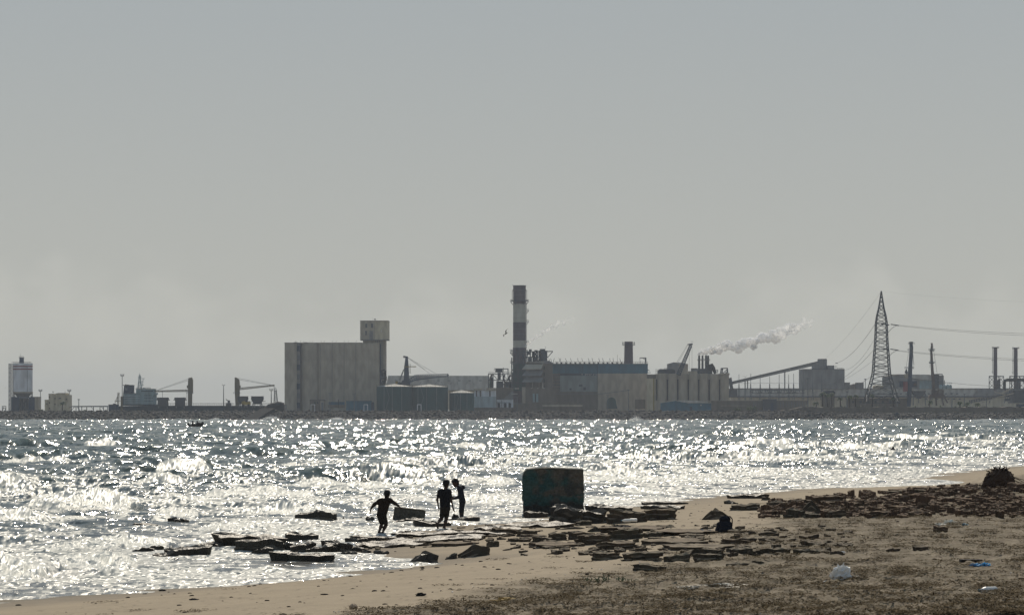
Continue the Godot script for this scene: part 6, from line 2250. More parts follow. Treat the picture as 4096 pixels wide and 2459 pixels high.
	for i in jobs.size():
		var o: Node3D = jobs[i][0]
		var c: Dictionary = jobs[i][2]
		var j: Dictionary = jobs[i][1]
		part("body", made[i].body, c.skin, o)
		part("hair", made[i].hair, c.hair, o)
		part(c.top_name, made[i].top, c.top, o)
		part(c.low_name, made[i].low, c.low, o)
		var up: Vector3 = j.get("up", Vector3.UP)
		var r: Vector3 = j.face.cross(up).normalized()
		var u: Vector3 = r.cross(j.face).normalized()
		for e in [-0.031, 0.031]:
			var b := B.new()
			b.lathe(j.head + (r * e + u * 0.004 + j.face * 0.083) * j.s, [[-0.010, 0.002], [-0.005, 0.009], [0.005, 0.009], [0.010, 0.002]], 10)
			part("eye", b.mesh(), hair, o)
	# a small dark thing in the third one's hand
	var ph := thing("small_object", "small dark thing held up in the hooded person's hand", "object", P(1844, 2084, 86.0) + Vector3(-0.285, 0.70, 0.0))
	var b := B.new()
	b.box(Vector3(-0.035, -0.012, -0.03), Vector3(0.03, 0.012, 0.03))
	b.box(Vector3(-0.01, 0.012, -0.015), Vector3(0.02, 0.035, 0.015))
	part("case", b.mesh(), hair, ph)
	# the inflatable boat
	var boat := thing("inflatable_boat", "dark inflatable boat with two people, alone far out on the left", "boat", P(778, 1707, 590.0))
	b = B.new()
	var pts := []
	var rr := []
	for i in 25:
		var a := PI * 1.5 * (i / 24.0) - PI * 0.75
		var x := cos(a) * 1.5 + 0.1
		var z := sin(a) * 0.75
		var lift := 0.0
		if i > 8 and i < 16:
			lift = 0.5 * (1.0 - absf(i - 12) / 4.0)
		pts.append(Vector3(x, 0.3 + lift, z))
		rr.append(0.26 if i > 1 and i < 23 else 0.14)
	b.tube(pts, rr, 12)
	part("tube", b.mesh(), m_black, boat)
	b = B.new()
	b.box(Vector3(-1.2, 0.05, -0.6), Vector3(1.2, 0.14, 0.6))
	part("floor", b.mesh(), m_dark, boat)
	b = B.new()
	b.lathe(Vector3(0.75, 0.2, 0), [[0.0, 0.55], [0.35, 0.6], [0.65, 0.42], [0.75, 0.1]], 12)
	part("bundle", b.mesh(), m_black, boat)
	b = B.new()
	b.box(Vector3(-1.15, 0.1, -0.55), Vector3(-1.05, 0.55, 0.55))
	part("transom", b.mesh(), m_dark, boat)
	b = B.new()
	b.hexa([Vector3(-1.55, 0.35, 0.14), Vector3(-1.2, 0.35, 0.14), Vector3(-1.2, 0.35, -0.14), Vector3(-1.55, 0.35, -0.14), Vector3(-1.5, 0.8, 0.12), Vector3(-1.2, 0.85, 0.12), Vector3(-1.2, 0.85, -0.12), Vector3(-1.5, 0.8, -0.12)])
	b.box(Vector3(-1.42, -0.3, -0.05), Vector3(-1.3, 0.36, 0.05))
	part("outboard_motor", b.mesh(), m_black, boat)

# ---------------------------------------------------------------- rock ledges
var m_rock: StandardMaterial3D
var m_wet: StandardMaterial3D
var n_rock: FastNoiseLite

# a bedded slab: w wide, h high, t deep; several layers with ragged edges, the top tilted
func slab(w: float, h: float, t: float, layers: int, sd: int, red := 0.0, point := 0.0) -> ArrayMesh:
	var r := RandomNumberGenerator.new()
	r.seed = sd
	var n := 26 if w > 0.5 else 16
	var rad := []
	for i in n:
		var a := TAU * i / n
		var q := 1.0 / pow(pow(absf(cos(a)), 3.2) + pow(absf(sin(a)), 3.2), 1.0 / 3.2)
		rad.append(q * (0.84 + 0.42 * n_rock.get_noise_2d(cos(a) * 1.8 + sd * 3.7, sin(a) * 1.8)))
	var rings := []
	var tone := []
	var k := 0
	var tiltx := r.randf_range(-0.25, 0.25) * h
	var tiltz := r.randf_range(-0.1, 0.16) * h
	for l in layers:
		for e in 2:
			var y := h * (l + e * 0.86) / layers
			var in_ := 1.0 - 0.10 * r.randf() - (0.07 if e == 0 else 0.0) - 0.08 * l / layers
			var ring := []
			for i in n:
				var a := TAU * i / n
				var jag := 1.0 + 0.22 * n_rock.get_noise_2d(cos(a) * 4.0 + l * 5.0 + sd, sin(a) * 4.0)
				var p := Vector3(cos(a) * rad[i] * in_ * jag * w * 0.5, y, sin(a) * rad[i] * in_ * jag * t * 0.5)
				if point > 0.0:
					p.y *= 1.0 - 0.85 * pow(absf(p.x / w + 0.5 - point) / maxf(point, 1.0 - point), 1.7)
					p.z *= 1.0 - 0.5 * y / h
				p.y += (p.x / w * tiltx + p.z / t * tiltz) * y / h + h * 0.20 * n_rock.get_noise_2d(p.x * 3.0 / w + sd, p.z * 3.0 + l)
				ring.append(p)
			rings.append(ring)
	var inner := []
	for s in [0.72, 0.35]:
		var ring := []
		for i in n:
			var p: Vector3 = rings[layers * 2 - 1][i] * s
			p.y = rings[layers * 2 - 1][i].y + h * (0.04 + 0.16 * n_rock.get_noise_2d(p.x * 5.0 / w + sd, p.z * 4.0 + sd))
			ring.append(p)
		rings.append(ring)
	var b := B.new()
	var side := Color(0.062, 0.052, 0.038).lerp(Color(0.095, 0.058, 0.037), red)  # sides darker, tops paler: shade and sunlight put into the rock's colour
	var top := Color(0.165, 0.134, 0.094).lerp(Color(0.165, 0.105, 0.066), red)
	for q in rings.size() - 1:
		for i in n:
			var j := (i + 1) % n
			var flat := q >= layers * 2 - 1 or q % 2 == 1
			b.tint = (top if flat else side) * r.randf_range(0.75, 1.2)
			b.quad(rings[q][j], rings[q][i], rings[q + 1][i], rings[q + 1][j])
	var c := Vector3.ZERO
	for p in rings[-1]:
		c += p / n
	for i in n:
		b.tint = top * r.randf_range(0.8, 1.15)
		b.tri(c, rings[-1][(i + 1) % n], rings[-1][i])
	return b.mesh()

# [left, right, foot, top, layers, red, how much deeper than usual, label, name, point]
const ROCKS := [
	[1158, 1365, 2090, 2047, 3, 0.0, 1.0, "long lumpy black rock standing in the water left of the concrete slab", "sea_rock"],
	[1361, 1390, 2086, 2071, 2, 0.0, 1.0, "small black stone touching the long lumpy rock's right end", "stone"],
	[1390, 1424, 2085, 2071, 2, 0.0, 1.0, "second small black stone right of the long lumpy rock", "stone"],
	[1427, 1461, 2077, 2068, 2, 0.0, 1.0, "thin flat stone farthest back in the row of stones left of the wading person", "stone"],
	[1459, 1500, 2088, 2068, 2, 0.0, 1.0, "largest stone just left of the wading person", "stone"],
	[1546, 1704, 2091, 2078, 2, 0.0, 1.2, "thin wet ledge under the concrete slab", "ledge"],
	[1640, 1800, 2103, 2085, 2, 0.0, 1.0, "low left end of the flat slab in front of the hooded person", "ledge"],
	[1770, 1946, 2094, 2070, 2, 0.0, 1.0, "thick flat slab in front of the hooded person's feet", "ledge"],
	[1792, 1838, 2078, 2052, 2, 0.0, 1.0, "grey pointed stone beside the hooded person's legs", "stone", 0.6],
	[802, 1160, 2174, 2142, 2, 0.0, 1.2, "long low wet ledge, leftmost of the back row in the water", "ledge"],
	[1120, 1279, 2160, 2132, 2, 0.0, 1.0, "thick right end of the back row of wet ledges", "ledge"],
	[905, 1143, 2204, 2158, 3, 0.0, 1.0, "big brown slab in the middle of the wet ledges", "ledge"],
	[1090, 1178, 2200, 2172, 2, 0.0, 1.0, "block joined to the right end of the big brown slab", "ledge"],
	[624, 848, 2220, 2183, 2, 0.0, 1.0, "thick dark block at the left end of the ledges", "ledge"],
	[594, 728, 2233, 2211, 2, 0.0, 1.0, "thin slab tucked under the left block of the ledges", "ledge"],
	[515, 618, 2207, 2194, 2, 0.0, 1.0, "thin wet rock farthest left of the ledges", "sea_rock"],
	[589, 656, 2196, 2184, 2, 0.0, 1.0, "small wet rock behind the leftmost thin one", "sea_rock"],
	[436, 625, 2109, 2094, 2, 0.0, 1.0, "flat wave-washed rock alone far left in the water", "sea_rock"],
	[660, 762, 2098, 2076, 2, 0.0, 1.0, "rounded wave-washed rock right of the flat one far left", "sea_rock"],
	[1000, 1100, 2209, 2193, 2, 0.0, 1.0, "thin slab below the big brown slab", "ledge"],
	[1055, 1355, 2252, 2214, 2, 0.0, 1.0, "longest dark block, nearest the foam, on the left of the ledges", "ledge"],
	[1353, 1435, 2225, 2205, 2, 0.0, 1.0, "short block touching the longest dark block's right end", "ledge"],
	[1140, 1277, 2205, 2174, 3, 0.0, 1.0, "ragged slab between the big brown slab and the mounded rock", "ledge"],
	[1209, 1353, 2210, 2190, 2, 0.0, 1.0, "low slab just above the longest dark block", "ledge"],
	[1270, 1416, 2208, 2170, 3, 0.1, 1.0, "mounded brown rock above the longest dark block's right half", "ledge"],
	[1369, 1482, 2169, 2152, 2, 0.2, 1.0, "tan slab just left below the wading person's feet", "ledge"],
	[1357, 1470, 2207, 2188, 2, 0.1, 1.0, "flat slab right of the mounded brown rock", "ledge"],
	[1435, 1490, 2217, 2200, 2, 0.0, 1.0, "small slab at the sand's edge right of the short block", "ledge"],
	[1488, 1560, 2218, 2205, 2, 0.0, 1.0, "thin slab at the sand's edge below the walking person", "ledge"],
	[1591, 1762, 2253, 2207, 3, 0.05, 0.8, "long wedge of brown rock lying alone on the smooth sand", "sand_rock", 0.8],
	[1753, 1835, 2238, 2207, 2, 0.0, 0.8, "small dark wedge left of the big leaning wedge on the sand", "sand_rock", 0.9],
	[1815, 1966, 2228, 2174, 3, 0.0, 0.8, "big dark leaning wedge on the sand", "sand_rock", 0.7],
	[1942, 2003, 2188, 2164, 2, 0.0, 1.0, "block touching the big leaning wedge's upper right", "sand_rock"],
	[1724, 1757, 2170, 2157, 2, 0.0, 1.0, "small dark stone on the ledge behind the leaning wedge", "stone"],
	[1845, 1890, 2178, 2158, 2, 0.1, 1.0, "small tan block on the ledge above the leaning wedge", "stone"],
	[1762, 1850, 2178, 2168, 2, 0.1, 1.0, "thin tan slab left of the small tan block", "ledge"],
	[2089, 2198, 2071, 2047, 2, 0.1, 1.0, "thin tan slab leaning before the concrete cube's left foot", "ledge"],
	[2190, 2340, 2100, 2026, 5, 0.1, 0.9, "bulky layered dark rock in front of the concrete cube", "layered_rock"],
	[2250, 2442, 2096, 2040, 4, 0.1, 0.9, "layered rock right of the bulky one before the concrete cube", "layered_rock"],
	[2425, 2585, 2093, 2040, 4, 0.15, 0.9, "lumpy layered rock in the middle of the row right of the cube", "layered_rock"],
	[2570, 2722, 2080, 2036, 3, 0.2, 0.9, "lumpy brown rock ending the row right of the cube", "layered_rock"],
	[2337, 2560, 2044, 2024, 2, 0.0, 1.0, "dark ledge behind the row, touching the cube's right side", "ledge"],
	[2545, 2762, 2038, 2022, 2, 0.0, 1.0, "dark ledge behind the row with a squared right end", "ledge"],
	[2545, 2782, 2018, 2006, 2, 0.0, 1.0, "thin far ledge at the water's edge right of the cube", "ledge"],
	[2895, 3070, 1994, 1976, 2, 0.0, 0.8, "thin dark ledge alone at the far waterline", "ledge"],
	[3045, 3088, 2001, 1988, 2, 0.0, 0.8, "little stone below the far waterline ledge", "stone"],
	[2890, 2965, 2016, 2006, 2, 0.0, 0.8, "flat dark stone on the sand strip before the far ledge", "stone"],
	[1955, 2080, 2139, 2113, 3, 0.3, 1.0, "reddish brown slab, first of the row on the sand below the cube", "layered_rock"],
	[2058, 2170, 2145, 2121, 2, 0.1, 1.0, "dark slab, second of the row on the sand below the cube", "ledge"],
	[2125, 2215, 2168, 2148, 2, 0.1, 1.0, "low rounded slab in front of the row below the cube", "ledge"],
	[2182, 2275, 2163, 2130, 3, 0.15, 1.0, "thick block, third of the row on the sand below the cube", "layered_rock"],
	[2268, 2388, 2157, 2124, 2, 0.25, 1.0, "tan-topped slab ending the row below the cube", "layered_rock"],
	[2029, 2127, 2167, 2154, 2, 0.0, 1.0, "thin slab at the left of the row's lower edge", "ledge"],
	[2292, 2375, 2102, 2082, 2, 0.0, 1.0, "small ledge under the layered rocks before the cube", "ledge"],
	[2344, 2432, 2128, 2106, 2, 0.0, 1.0, "dark pointed stone left of the cloth-covered rock", "stone", 0.5],
	[2420, 2590, 2158, 2116, 3, 0.0, 0.9, "dark rock under the black cloth", "layered_rock"],
	[2300, 2456, 2179, 2137, 3, 0.2, 0.9, "long tilted brown slab left below the black cloth", "layered_rock"],
	[2565, 2664, 2149, 2128, 2, 0.1, 1.0, "dark slab right of the black cloth", "ledge"],
	[2354, 2572, 2198, 2168, 4, 0.2, 1.0, "wide thin-bedded slab below the black cloth", "layered_rock"],
	[2344, 2500, 2240, 2208, 4, 0.0, 1.0, "pale-edged bedded slab at the left of the front ledge", "layered_rock"],
	[2470, 2662, 2243, 2210, 4, 0.0, 1.0, "pale-edged bedded slab in the middle of the front ledge", "layered_rock"],
	[2645, 2780, 2248, 2218, 3, 0.0, 1.0, "striped slab right of the middle of the front ledge", "layered_rock"],
	[2765, 2905, 2249, 2216, 3, 0.0, 1.0, "striped slab ending the front ledge", "layered_rock"],
	[2750, 2905, 2220, 2194, 2, 0.0, 1.0, "black ledge step above the striped end of the front ledge", "ledge"],
	[2900, 3026, 2219, 2193, 2, 0.0, 1.0, "black ledge step, second from the left in the long dark step", "ledge"],
	[3020, 3174, 2218, 2193, 2, 0.0, 1.0, "longest piece of the long dark step", "ledge"],
	[3168, 3256, 2218, 2197, 2, 0.0, 1.0, "ragged piece of the long dark step near its right end", "ledge"],
	[3246, 3332, 2216, 2200, 2, 0.0, 1.0, "right end of the long dark step", "ledge"],
	[2521, 2696, 2287, 2260, 3, 0.0, 0.9, "flat dark slab lying alone on the clean sand", "layered_rock"],
	[2880, 3002, 2182, 2157, 3, 0.3, 1.0, "tan block below the backpack", "layered_rock"],
	[2801, 2916, 2078, 2036, 3, 0.15, 1.0, "hump of rock just behind the backpack", "layered_rock", 0.6],
	[2918, 3062, 2042, 2016, 3, 0.1, 0.9, "dark step at the left end of the upper ridge", "ledge"],
	[3055, 3160, 2037, 2004, 3, 0.1, 0.9, "dark block of the upper ridge left of the pointed rock", "layered_rock"],
	[3150, 3252, 2030, 1996, 3, 0.3, 0.9, "brown block of the upper ridge behind the pointed rock", "layered_rock"],
	[3245, 3390, 2020, 1982, 3, 0.5, 0.9, "reddish block of the upper ridge right of the pointed rock", "layered_rock"],
	[3206, 3302, 2059, 2000, 3, 0.1, 0.8, "big tan pointed rock on the upper ridge", "pointed_rock", 0.45],
	[3137, 3232, 2071, 2036, 2, 0.0, 0.9, "dark rock at the pointed rock's left foot", "layered_rock"],
	[3217, 3295, 2074, 2052, 2, 0.0, 0.9, "small dark rock below the pointed rock", "stone"],
	[3300, 3404, 2070, 2042, 3, 0.2, 0.9, "squared dark rock at the pointed rock's right foot", "layered_rock"],
	[3349, 3460, 2036, 2014, 2, 0.6, 0.9, "flat reddish slab midway between the pointed and triangular rocks", "layered_rock"],
	[3451, 3590, 2070, 2044, 3, 0.6, 0.9, "long reddish slab before the triangular rock", "layered_rock"],
	[3660, 3740, 2033, 1974, 2, 0.9, 0.7, "triangular smooth brown rock standing on the ridge", "pointed_rock", 0.35],
	[3640, 3762, 2010, 1977, 2, 1.0, 0.9, "rounded orange-brown rock behind the triangular one", "layered_rock"],
	[3570, 3644, 2014, 1972, 2, 0.8, 0.8, "tilted slab left of the triangular rock", "layered_rock", 0.9],
	[3690, 3750, 1984, 1956, 2, 0.9, 0.8, "leaning plate behind the triangular rock", "layered_rock", 0.9],
	[3838, 3904, 2059, 2034, 2, 0.3, 0.9, "dark trapezoid stone at the ridge's foot", "stone"],
	[3940, 3998, 2058, 2038, 2, 0.3, 0.9, "dark stone right of the white strip on the ridge's foot", "stone"],
	[3728, 3802, 2127, 2104, 3, 0.5, 0.9, "brown slab on the weed below the white tangle", "layered_rock"],
	[3546, 3616, 2209, 2192, 2, 0.2, 0.9, "black stone half sunk in the weed, left of a pair", "stone"],
	[3652, 3724, 2204, 2184, 2, 0.2, 0.9, "black stone half sunk in the weed, right of a pair", "stone"],
	[3033, 3125, 2146, 2127, 2, 0.15, 0.9, "long dark stone right of the backpack on the weed", "ledge"],
	[2948, 3036, 2172, 2150, 2, 0.1, 0.9, "dark slab below the long stone right of the backpack", "ledge"],
	[3030, 3116, 2170, 2152, 2, 0.1, 0.9, "dark slab next right below the long stone", "ledge"],
	[3198, 3318, 2182, 2162, 2, 0.2, 0.9, "ragged dark slab above the long dark step's right end", "ledge"],
	[3009, 3063, 2257, 2242, 2, 0.0, 0.9, "little black rock on the sand below the long dark step", "stone"],
	[2900, 3010, 2263, 2252, 2, 0.0, 0.9, "thin black rock left of the little black one", "ledge"],
	[3908, 4044, 2013, 1990, 3, 1.0, 0.9, "wide orange-brown slab below the tree stump", "layered_rock"],
	[3982, 4030, 1965, 1943, 2, 1.0, 0.9, "small brown block wedged under the tree stump", "stone"],
	[4024, 4110, 1966, 1932, 3, 0.9, 0.9, "brown slab at the right edge beside the tree stump", "layered_rock"],
	[3764, 3890, 1966, 1946, 2, 0.9, 0.9, "flat brown slab at the ridge's back left of the blue rag", "layered_rock"],
	[3836, 3918, 1980, 1953, 2, 0.9, 0.9, "brown slab left below the tree stump", "layered_rock"],
	[3940, 4000, 1982, 1957, 2, 0.9, 0.9, "leaning brown slab right below the tree stump", "layered_rock", 0.7],
	[1385, 1700, 2192, 2176, 2, 0.2, 2.3, "broad flat bed of rock at the shelf's sandy lower edge, left", "rock_shelf"],
	[1500, 1810, 2177, 2160, 2, 0.2, 2.3, "broad flat bed of rock in the middle of the shelf below the walking person", "rock_shelf"],
	[1655, 1990, 2164, 2147, 2, 0.2, 2.3, "broad flat bed of rock right of the walking person's feet", "rock_shelf"],
	[1800, 2062, 2146, 2130, 2, 0.25, 2.3, "broad flat bed of rock on the right of the shelf", "rock_shelf"],
	[1560, 1890, 2148, 2134, 2, 0.1, 2.3, "broad wet bed of rock just under the walking person's feet", "rock_shelf"],
	[1880, 2110, 2127, 2113, 2, 0.2, 2.3, "broad flat bed of rock left below the concrete cube", "rock_shelf"],
	[1430, 1640, 2164, 2151, 2, 0.1, 2.3, "broad wet bed of rock right of the wading person's feet", "rock_shelf"],
	[1700, 1925, 2186, 2173, 2, 0.2, 2.3, "broad flat bed of rock above the big leaning wedge", "rock_shelf"],
	[2000, 2310, 2112, 2098, 2, 0.2, 2.3, "broad flat bed of rock in front of the concrete cube", "rock_shelf"],
	[2385, 2700, 2128, 2112, 2, 0.2, 2.3, "broad flat bed of rock behind the black cloth", "rock_shelf"],
	[2600, 2890, 2142, 2125, 2, 0.2, 2.3, "broad flat bed of rock left of the shoes", "rock_shelf"],
	[2560, 2870, 2181, 2164, 2, 0.2, 2.3, "broad flat bed of rock left below the backpack", "rock_shelf"],
	[2100, 2400, 2192, 2178, 2, 0.25, 2.3, "broad flat bed of rock at the sand's edge below the cube", "rock_shelf"],
	[2630, 2960, 2203, 2187, 2, 0.1, 2.3, "broad flat bed of rock just above the black ledge step", "rock_shelf"],
	[3780, 3960, 2012, 1992, 2, 0.9, 0.9, "long orange slab right of the triangular rock", "layered_rock"],
]

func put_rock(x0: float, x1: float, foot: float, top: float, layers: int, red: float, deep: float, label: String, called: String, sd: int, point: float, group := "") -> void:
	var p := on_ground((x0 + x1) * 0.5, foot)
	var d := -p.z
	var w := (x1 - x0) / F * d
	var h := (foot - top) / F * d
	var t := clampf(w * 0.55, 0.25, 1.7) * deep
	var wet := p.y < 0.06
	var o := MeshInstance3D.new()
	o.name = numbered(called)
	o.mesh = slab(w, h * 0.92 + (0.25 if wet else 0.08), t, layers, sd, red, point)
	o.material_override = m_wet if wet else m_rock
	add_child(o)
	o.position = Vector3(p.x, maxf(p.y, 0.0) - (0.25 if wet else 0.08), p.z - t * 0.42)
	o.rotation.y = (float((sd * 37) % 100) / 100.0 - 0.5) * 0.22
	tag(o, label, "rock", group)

func build_rocks() -> void:
	n_rock = fnl(61, 0.6, 3)
	m_rock = StandardMaterial3D.new()
	m_rock.vertex_color_use_as_albedo = true
	m_rock.roughness = 0.9
	m_rock.metallic_specular = 0.3
	m_rock.normal_enabled = true
	m_rock.normal_texture = grain_n
	m_rock.normal_scale = 1.2
	m_rock.uv1_triplanar = true
	m_rock.uv1_world_triplanar = true
	m_rock.uv1_scale = Vector3(0.6, 2.2, 0.6)
	m_wet = m_rock.duplicate()
	m_wet.roughness = 0.5
	m_wet.albedo_color = lin(0.55, 0.55, 0.55)
	m_wet.metallic_specular = 0.4
	for i in ROCKS.size():
		var q: Array = ROCKS[i]
		put_rock(q[0], q[1], q[2], q[3], q[4], q[5], q[6], q[7], q[8], 300 + i, q[9] if q.size() > 9 else 0.0)
	# lesser slabs that lie between them, alike
	var r := RandomNumberGenerator.new()
	r.seed = 23
	var zones := [[1400, 2020, 2118, 2200, 12, 0.1, "thin slab among others on the wet shelf below the walking person", "thin slabs of the wet shelf"], [2000, 2700, 2100, 2205, 18, 0.15, "thin slab among others on the ledges below the cube", "thin slabs of the ledges below the cube"],
		[2600, 3350, 2130, 2225, 26, 0.1, "thin dark slab among others around the backpack and the long dark step", "thin slabs around the backpack"], [3200, 4090, 1965, 2068, 70, 0.8, "reddish slab among others on the rubble ridge", "slabs of the rubble ridge"]]
	for z in zones:
		for i in z[4]:
			var x := r.randf_range(z[0], z[1])
			var f := r.randf()
			var y := lerpf(z[2], z[3], f)
			if z[0] == 1400:
				y = lerpf(lerpf(2150, 2105, (x - 1400) / 600.0), lerpf(2212, 2165, (x - 1400) / 600.0), f)
			elif z[0] == 3200:
				y = lerpf(lerpf(2004, 1945, clampf((x - 3200) / 700.0, 0, 1)), 2068, f)
			var w := r.randf_range(40, 150) if z[0] != 3200 else 30.0 + 130.0 * pow(r.randf(), 2.0)
			var h := r.randf_range(5, 12) if z[0] != 3200 else r.randf_range(7, 19)
			put_rock(x - w / 2, x + w / 2, y, y - h, 2, clampf(z[5] + r.randf_range(-0.7, 0.1), 0.0, 1.0) if z[5] > 0.5 else z[5], 1.0, z[6], "rock_slab", 900 + i + int(z[0]), 0.0 if r.randf() < 0.8 else r.randf_range(0.2, 0.8), z[7])
	# chips and rubble: too many to count
	var kinds := []
	for i in 6:
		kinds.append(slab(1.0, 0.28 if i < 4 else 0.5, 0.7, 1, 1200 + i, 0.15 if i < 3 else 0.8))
	for k in 6:
		var mm := MultiMesh.new()
		mm.transform_format = MultiMesh.TRANSFORM_3D
		mm.mesh = kinds[k]
		var ts := []
		for i in (170 if k < 3 else 380):
			var x := r.randf_range(1380, 3400) if k < 3 else r.randf_range(3050, 4200)
			var y := r.randf_range(2100, 2225) if k < 3 else r.randf_range(1940, 2072)
			if k < 3 and x < 2050:
				y = lerpf(lerpf(2140, 2100, (x - 1400) / 650.0), lerpf(2215, 2165, (x - 1400) / 650.0), r.randf())
			if k >= 3 and y < lerpf(2010, 1945, clampf((x - 3050) / 800.0, 0, 1)):
				continue
			var p := on_ground(x, y)
			if p.y < 0.0:
				continue
			var s := r.randf_range(0.07, 0.30) if k < 3 else r.randf_range(0.10, 0.42)
			ts.append(Transform3D(Basis.from_euler(Vector3(r.randf_range(-0.25, 0.25), r.randf() * TAU, r.randf_range(-0.25, 0.25))).scaled(Vector3(s, s * r.randf_range(0.6, 1.3), s)), p + Vector3(0, -0.01, 0)))
		mm.instance_count = ts.size()
		for i in ts.size():
			mm.set_instance_transform(i, ts[i])
		var mi := MultiMeshInstance3D.new()
		mi.name = numbered("rock_rubble")
		mi.multimesh = mm
		mi.material_override = m_rock
		mi.set_meta("kind", "stuff")
		add_child(mi)

# ---------------------------------------------------------------- things on the beach
var m_conc_block: StandardMaterial3D

# a rough concrete block face by face: outline of the front, thickness, coloured by paint(x, y)
func rough_block(outline: PackedVector2Array, thick: float, cell: float, tint: Callable, bump: float, sd: int) -> ArrayMesh:
	var nz := fnl(sd, 2.2, 4)
	var lo := outline[0]
	var hi := outline[0]
	for p in outline:
		lo = lo.min(p)
		hi = hi.max(p)
	var nx := int((hi.x - lo.x) / cell)
	var ny := int((hi.y - lo.y) / cell)
	var b := B.new()
	var pts := []
	for j in ny + 1:
		var y := lerpf(lo.y, hi.y, float(j) / ny)
		var xs := []
		for k in outline.size():
			var a := outline[k]
			var e := outline[(k + 1) % outline.size()]
			var yy := clampf(y, lo.y + 0.001, hi.y - 0.001)
			if (a.y <= yy) != (e.y <= yy):
				xs.append(lerpf(a.x, e.x, (yy - a.y) / (e.y - a.y)))
		xs.sort()
		var row := []
		for i in nx + 1:
			var x := lerpf(xs[0], xs[-1], float(i) / nx)
			row.append(Vector3(x + 0.5 * bump * nz.get_noise_2d(y * 3.0, 7.0 + (0.0 if i < nx / 2 else 50.0)), y, bump * nz.get_noise_2d(x * 2.0, y * 2.0)))
		pts.append(row)
	for j in ny:
		for i in nx:
			var c: Vector3 = pts[j][i]
			b.tint = tint.call(c.x, c.y)
			b.quad(pts[j][i], pts[j][i + 1], pts[j + 1][i + 1], pts[j + 1][i])
			var bk := Vector3(0, 0, -thick)
			b.quad(pts[j][i + 1] + bk, pts[j][i] + bk, pts[j + 1][i] + bk, pts[j + 1][i + 1] + bk)
		b.tint = tint.call(pts[j][0].x, pts[j][0].y)
		var dz := Vector3(0, 0, -thick)
		b.quad(pts[j][0] + dz, pts[j][0], pts[j + 1][0], pts[j + 1][0] + dz)
		b.quad(pts[j][nx], pts[j][nx] + dz, pts[j + 1][nx] + dz, pts[j + 1][nx])
	b.tint = Color(0.16, 0.14, 0.11)
	for i in nx:
		var dz := Vector3(0, 0, -thick)
		for q in 4:
			var z0 := dz * (q / 4.0)
			var z1 := dz * ((q + 1) / 4.0)
			b.quad(pts[ny][i] + z0, pts[ny][i + 1] + z0, pts[ny][i + 1] + z1, pts[ny][i] + z1)
		b.quad(pts[0][i] + dz, pts[0][i + 1] + dz, pts[0][i + 1], pts[0][i])
	return b.mesh()

func px_outline(list: Array, x: float, y: float, d: float) -> PackedVector2Array:
	var o := PackedVector2Array()
	for q in list:
		o.append(Vector2((q[0] - x) / F * d, (y - q[1]) / F * d))
	return o

# a crumpled sheet or bag: a lumpy blob of facets
func crumple(w: float, h: float, t: float, sd: int, rough := 0.5) -> ArrayMesh:
	var nz := fnl(sd, 1.6, 3)
	var v := []
	var ns := 22
	var nr := 11
	for j in nr + 1:
		var row := []
		var la := PI * j / nr - PI / 2
		for i in ns:
			var a := TAU * i / ns
			var p := Vector3(cos(la) * cos(a), sin(la), cos(la) * sin(a))
			var q := 1.0 + rough * nz.get_noise_3dv(p * 1.6) * 1.8
			p *= q
			row.append(Vector3(p.x * w * 0.5, maxf(p.y, -0.6) * h * 0.5 + h * 0.3, p.z * t * 0.5))
		v.append(row)
	var b := B.new()
	for j in nr:
		for i in ns:
			var k := (i + 1) % ns
			b.quad(v[j][k], v[j][i], v[j + 1][i], v[j + 1][k])
	return b.mesh()

func litter(called: String, label: String, category: String, x0: float, x1: float, foot: float, top: float, m: Material, sd: int, rough := 0.5, flat := 0.7) -> void:
	var p := on_ground((x0 + x1) * 0.5, foot)
	var d := -p.z
	var o := MeshInstance3D.new()
	o.name = numbered(called)
	o.mesh = crumple((x1 - x0) / F * d, (foot - top) / F * d * 1.3, (x1 - x0) / F * d * flat, sd, rough)
	o.material_override = m
	add_child(o)
	o.position = p
	tag(o, label, category)

func gull(label: String, px: float, py: float, d: float, span: float, turn: Vector3, flap: float, group := "") -> void:
	var o := thing("gull", label, "bird", P(px, py, d), group)
	o.rotation = turn
	var b := B.new()
	b.tube([Vector3(0, 0, 0.24), Vector3(0, 0.01, 0.18), Vector3(0, 0, 0.05), Vector3(0, -0.01, -0.12), Vector3(0, 0.01, -0.22)], [0.012, 0.035, 0.06, 0.045, 0.02], 10)
	part("body", b.mesh(), m_gull, o)
	b = B.new()
	b.quad(Vector3(-0.02, 0.012, -0.2), Vector3(0.02, 0.012, -0.2), Vector3(0.06, 0.015, -0.33), Vector3(-0.06, 0.015, -0.33))
	part("tail", b.mesh(), m_gull, o)
	b = B.new()
	b.tube([Vector3(0, 0, 0.235), Vector3(0, -0.006, 0.29)], [0.012, 0.003], 6)
	part("beak", b.mesh(), m_yellow, o)
	for s in [-1.0, 1.0]:
		b = B.new()
		var st := [[0.04, 0.02, 0.07, -0.08], [span * 0.22, 0.05 + flap * 0.22, 0.12, -0.05], [span * 0.36, 0.06 + flap * 0.20, 0.06, -0.07], [span * 0.5, 0.03 + flap * 0.12, -0.10, -0.13]]
		for k in 3:
			var a: Array = st[k]
			var e: Array = st[k + 1]
			var p0 := Vector3(a[0] * s, a[1], a[2])
			var p1 := Vector3(e[0] * s, e[1], e[2])
			var p2 := Vector3(e[0] * s, e[1], e[3])
			var p3 := Vector3(a[0] * s, a[1], a[3])
			var u := Vector3(0, 0.012, 0)
			b.quad(p0 + u, p3 + u, p2 + u, p1 + u)
			b.quad(p0, p1, p2, p3)
			b.quad(p0, p0 + u, p1 + u, p1)
			b.quad(p3 + u, p3, p2, p2 + u)
		part("wing", b.mesh(), m_gullwing, o)

var m_gull: StandardMaterial3D
var m_gullwing: StandardMaterial3D

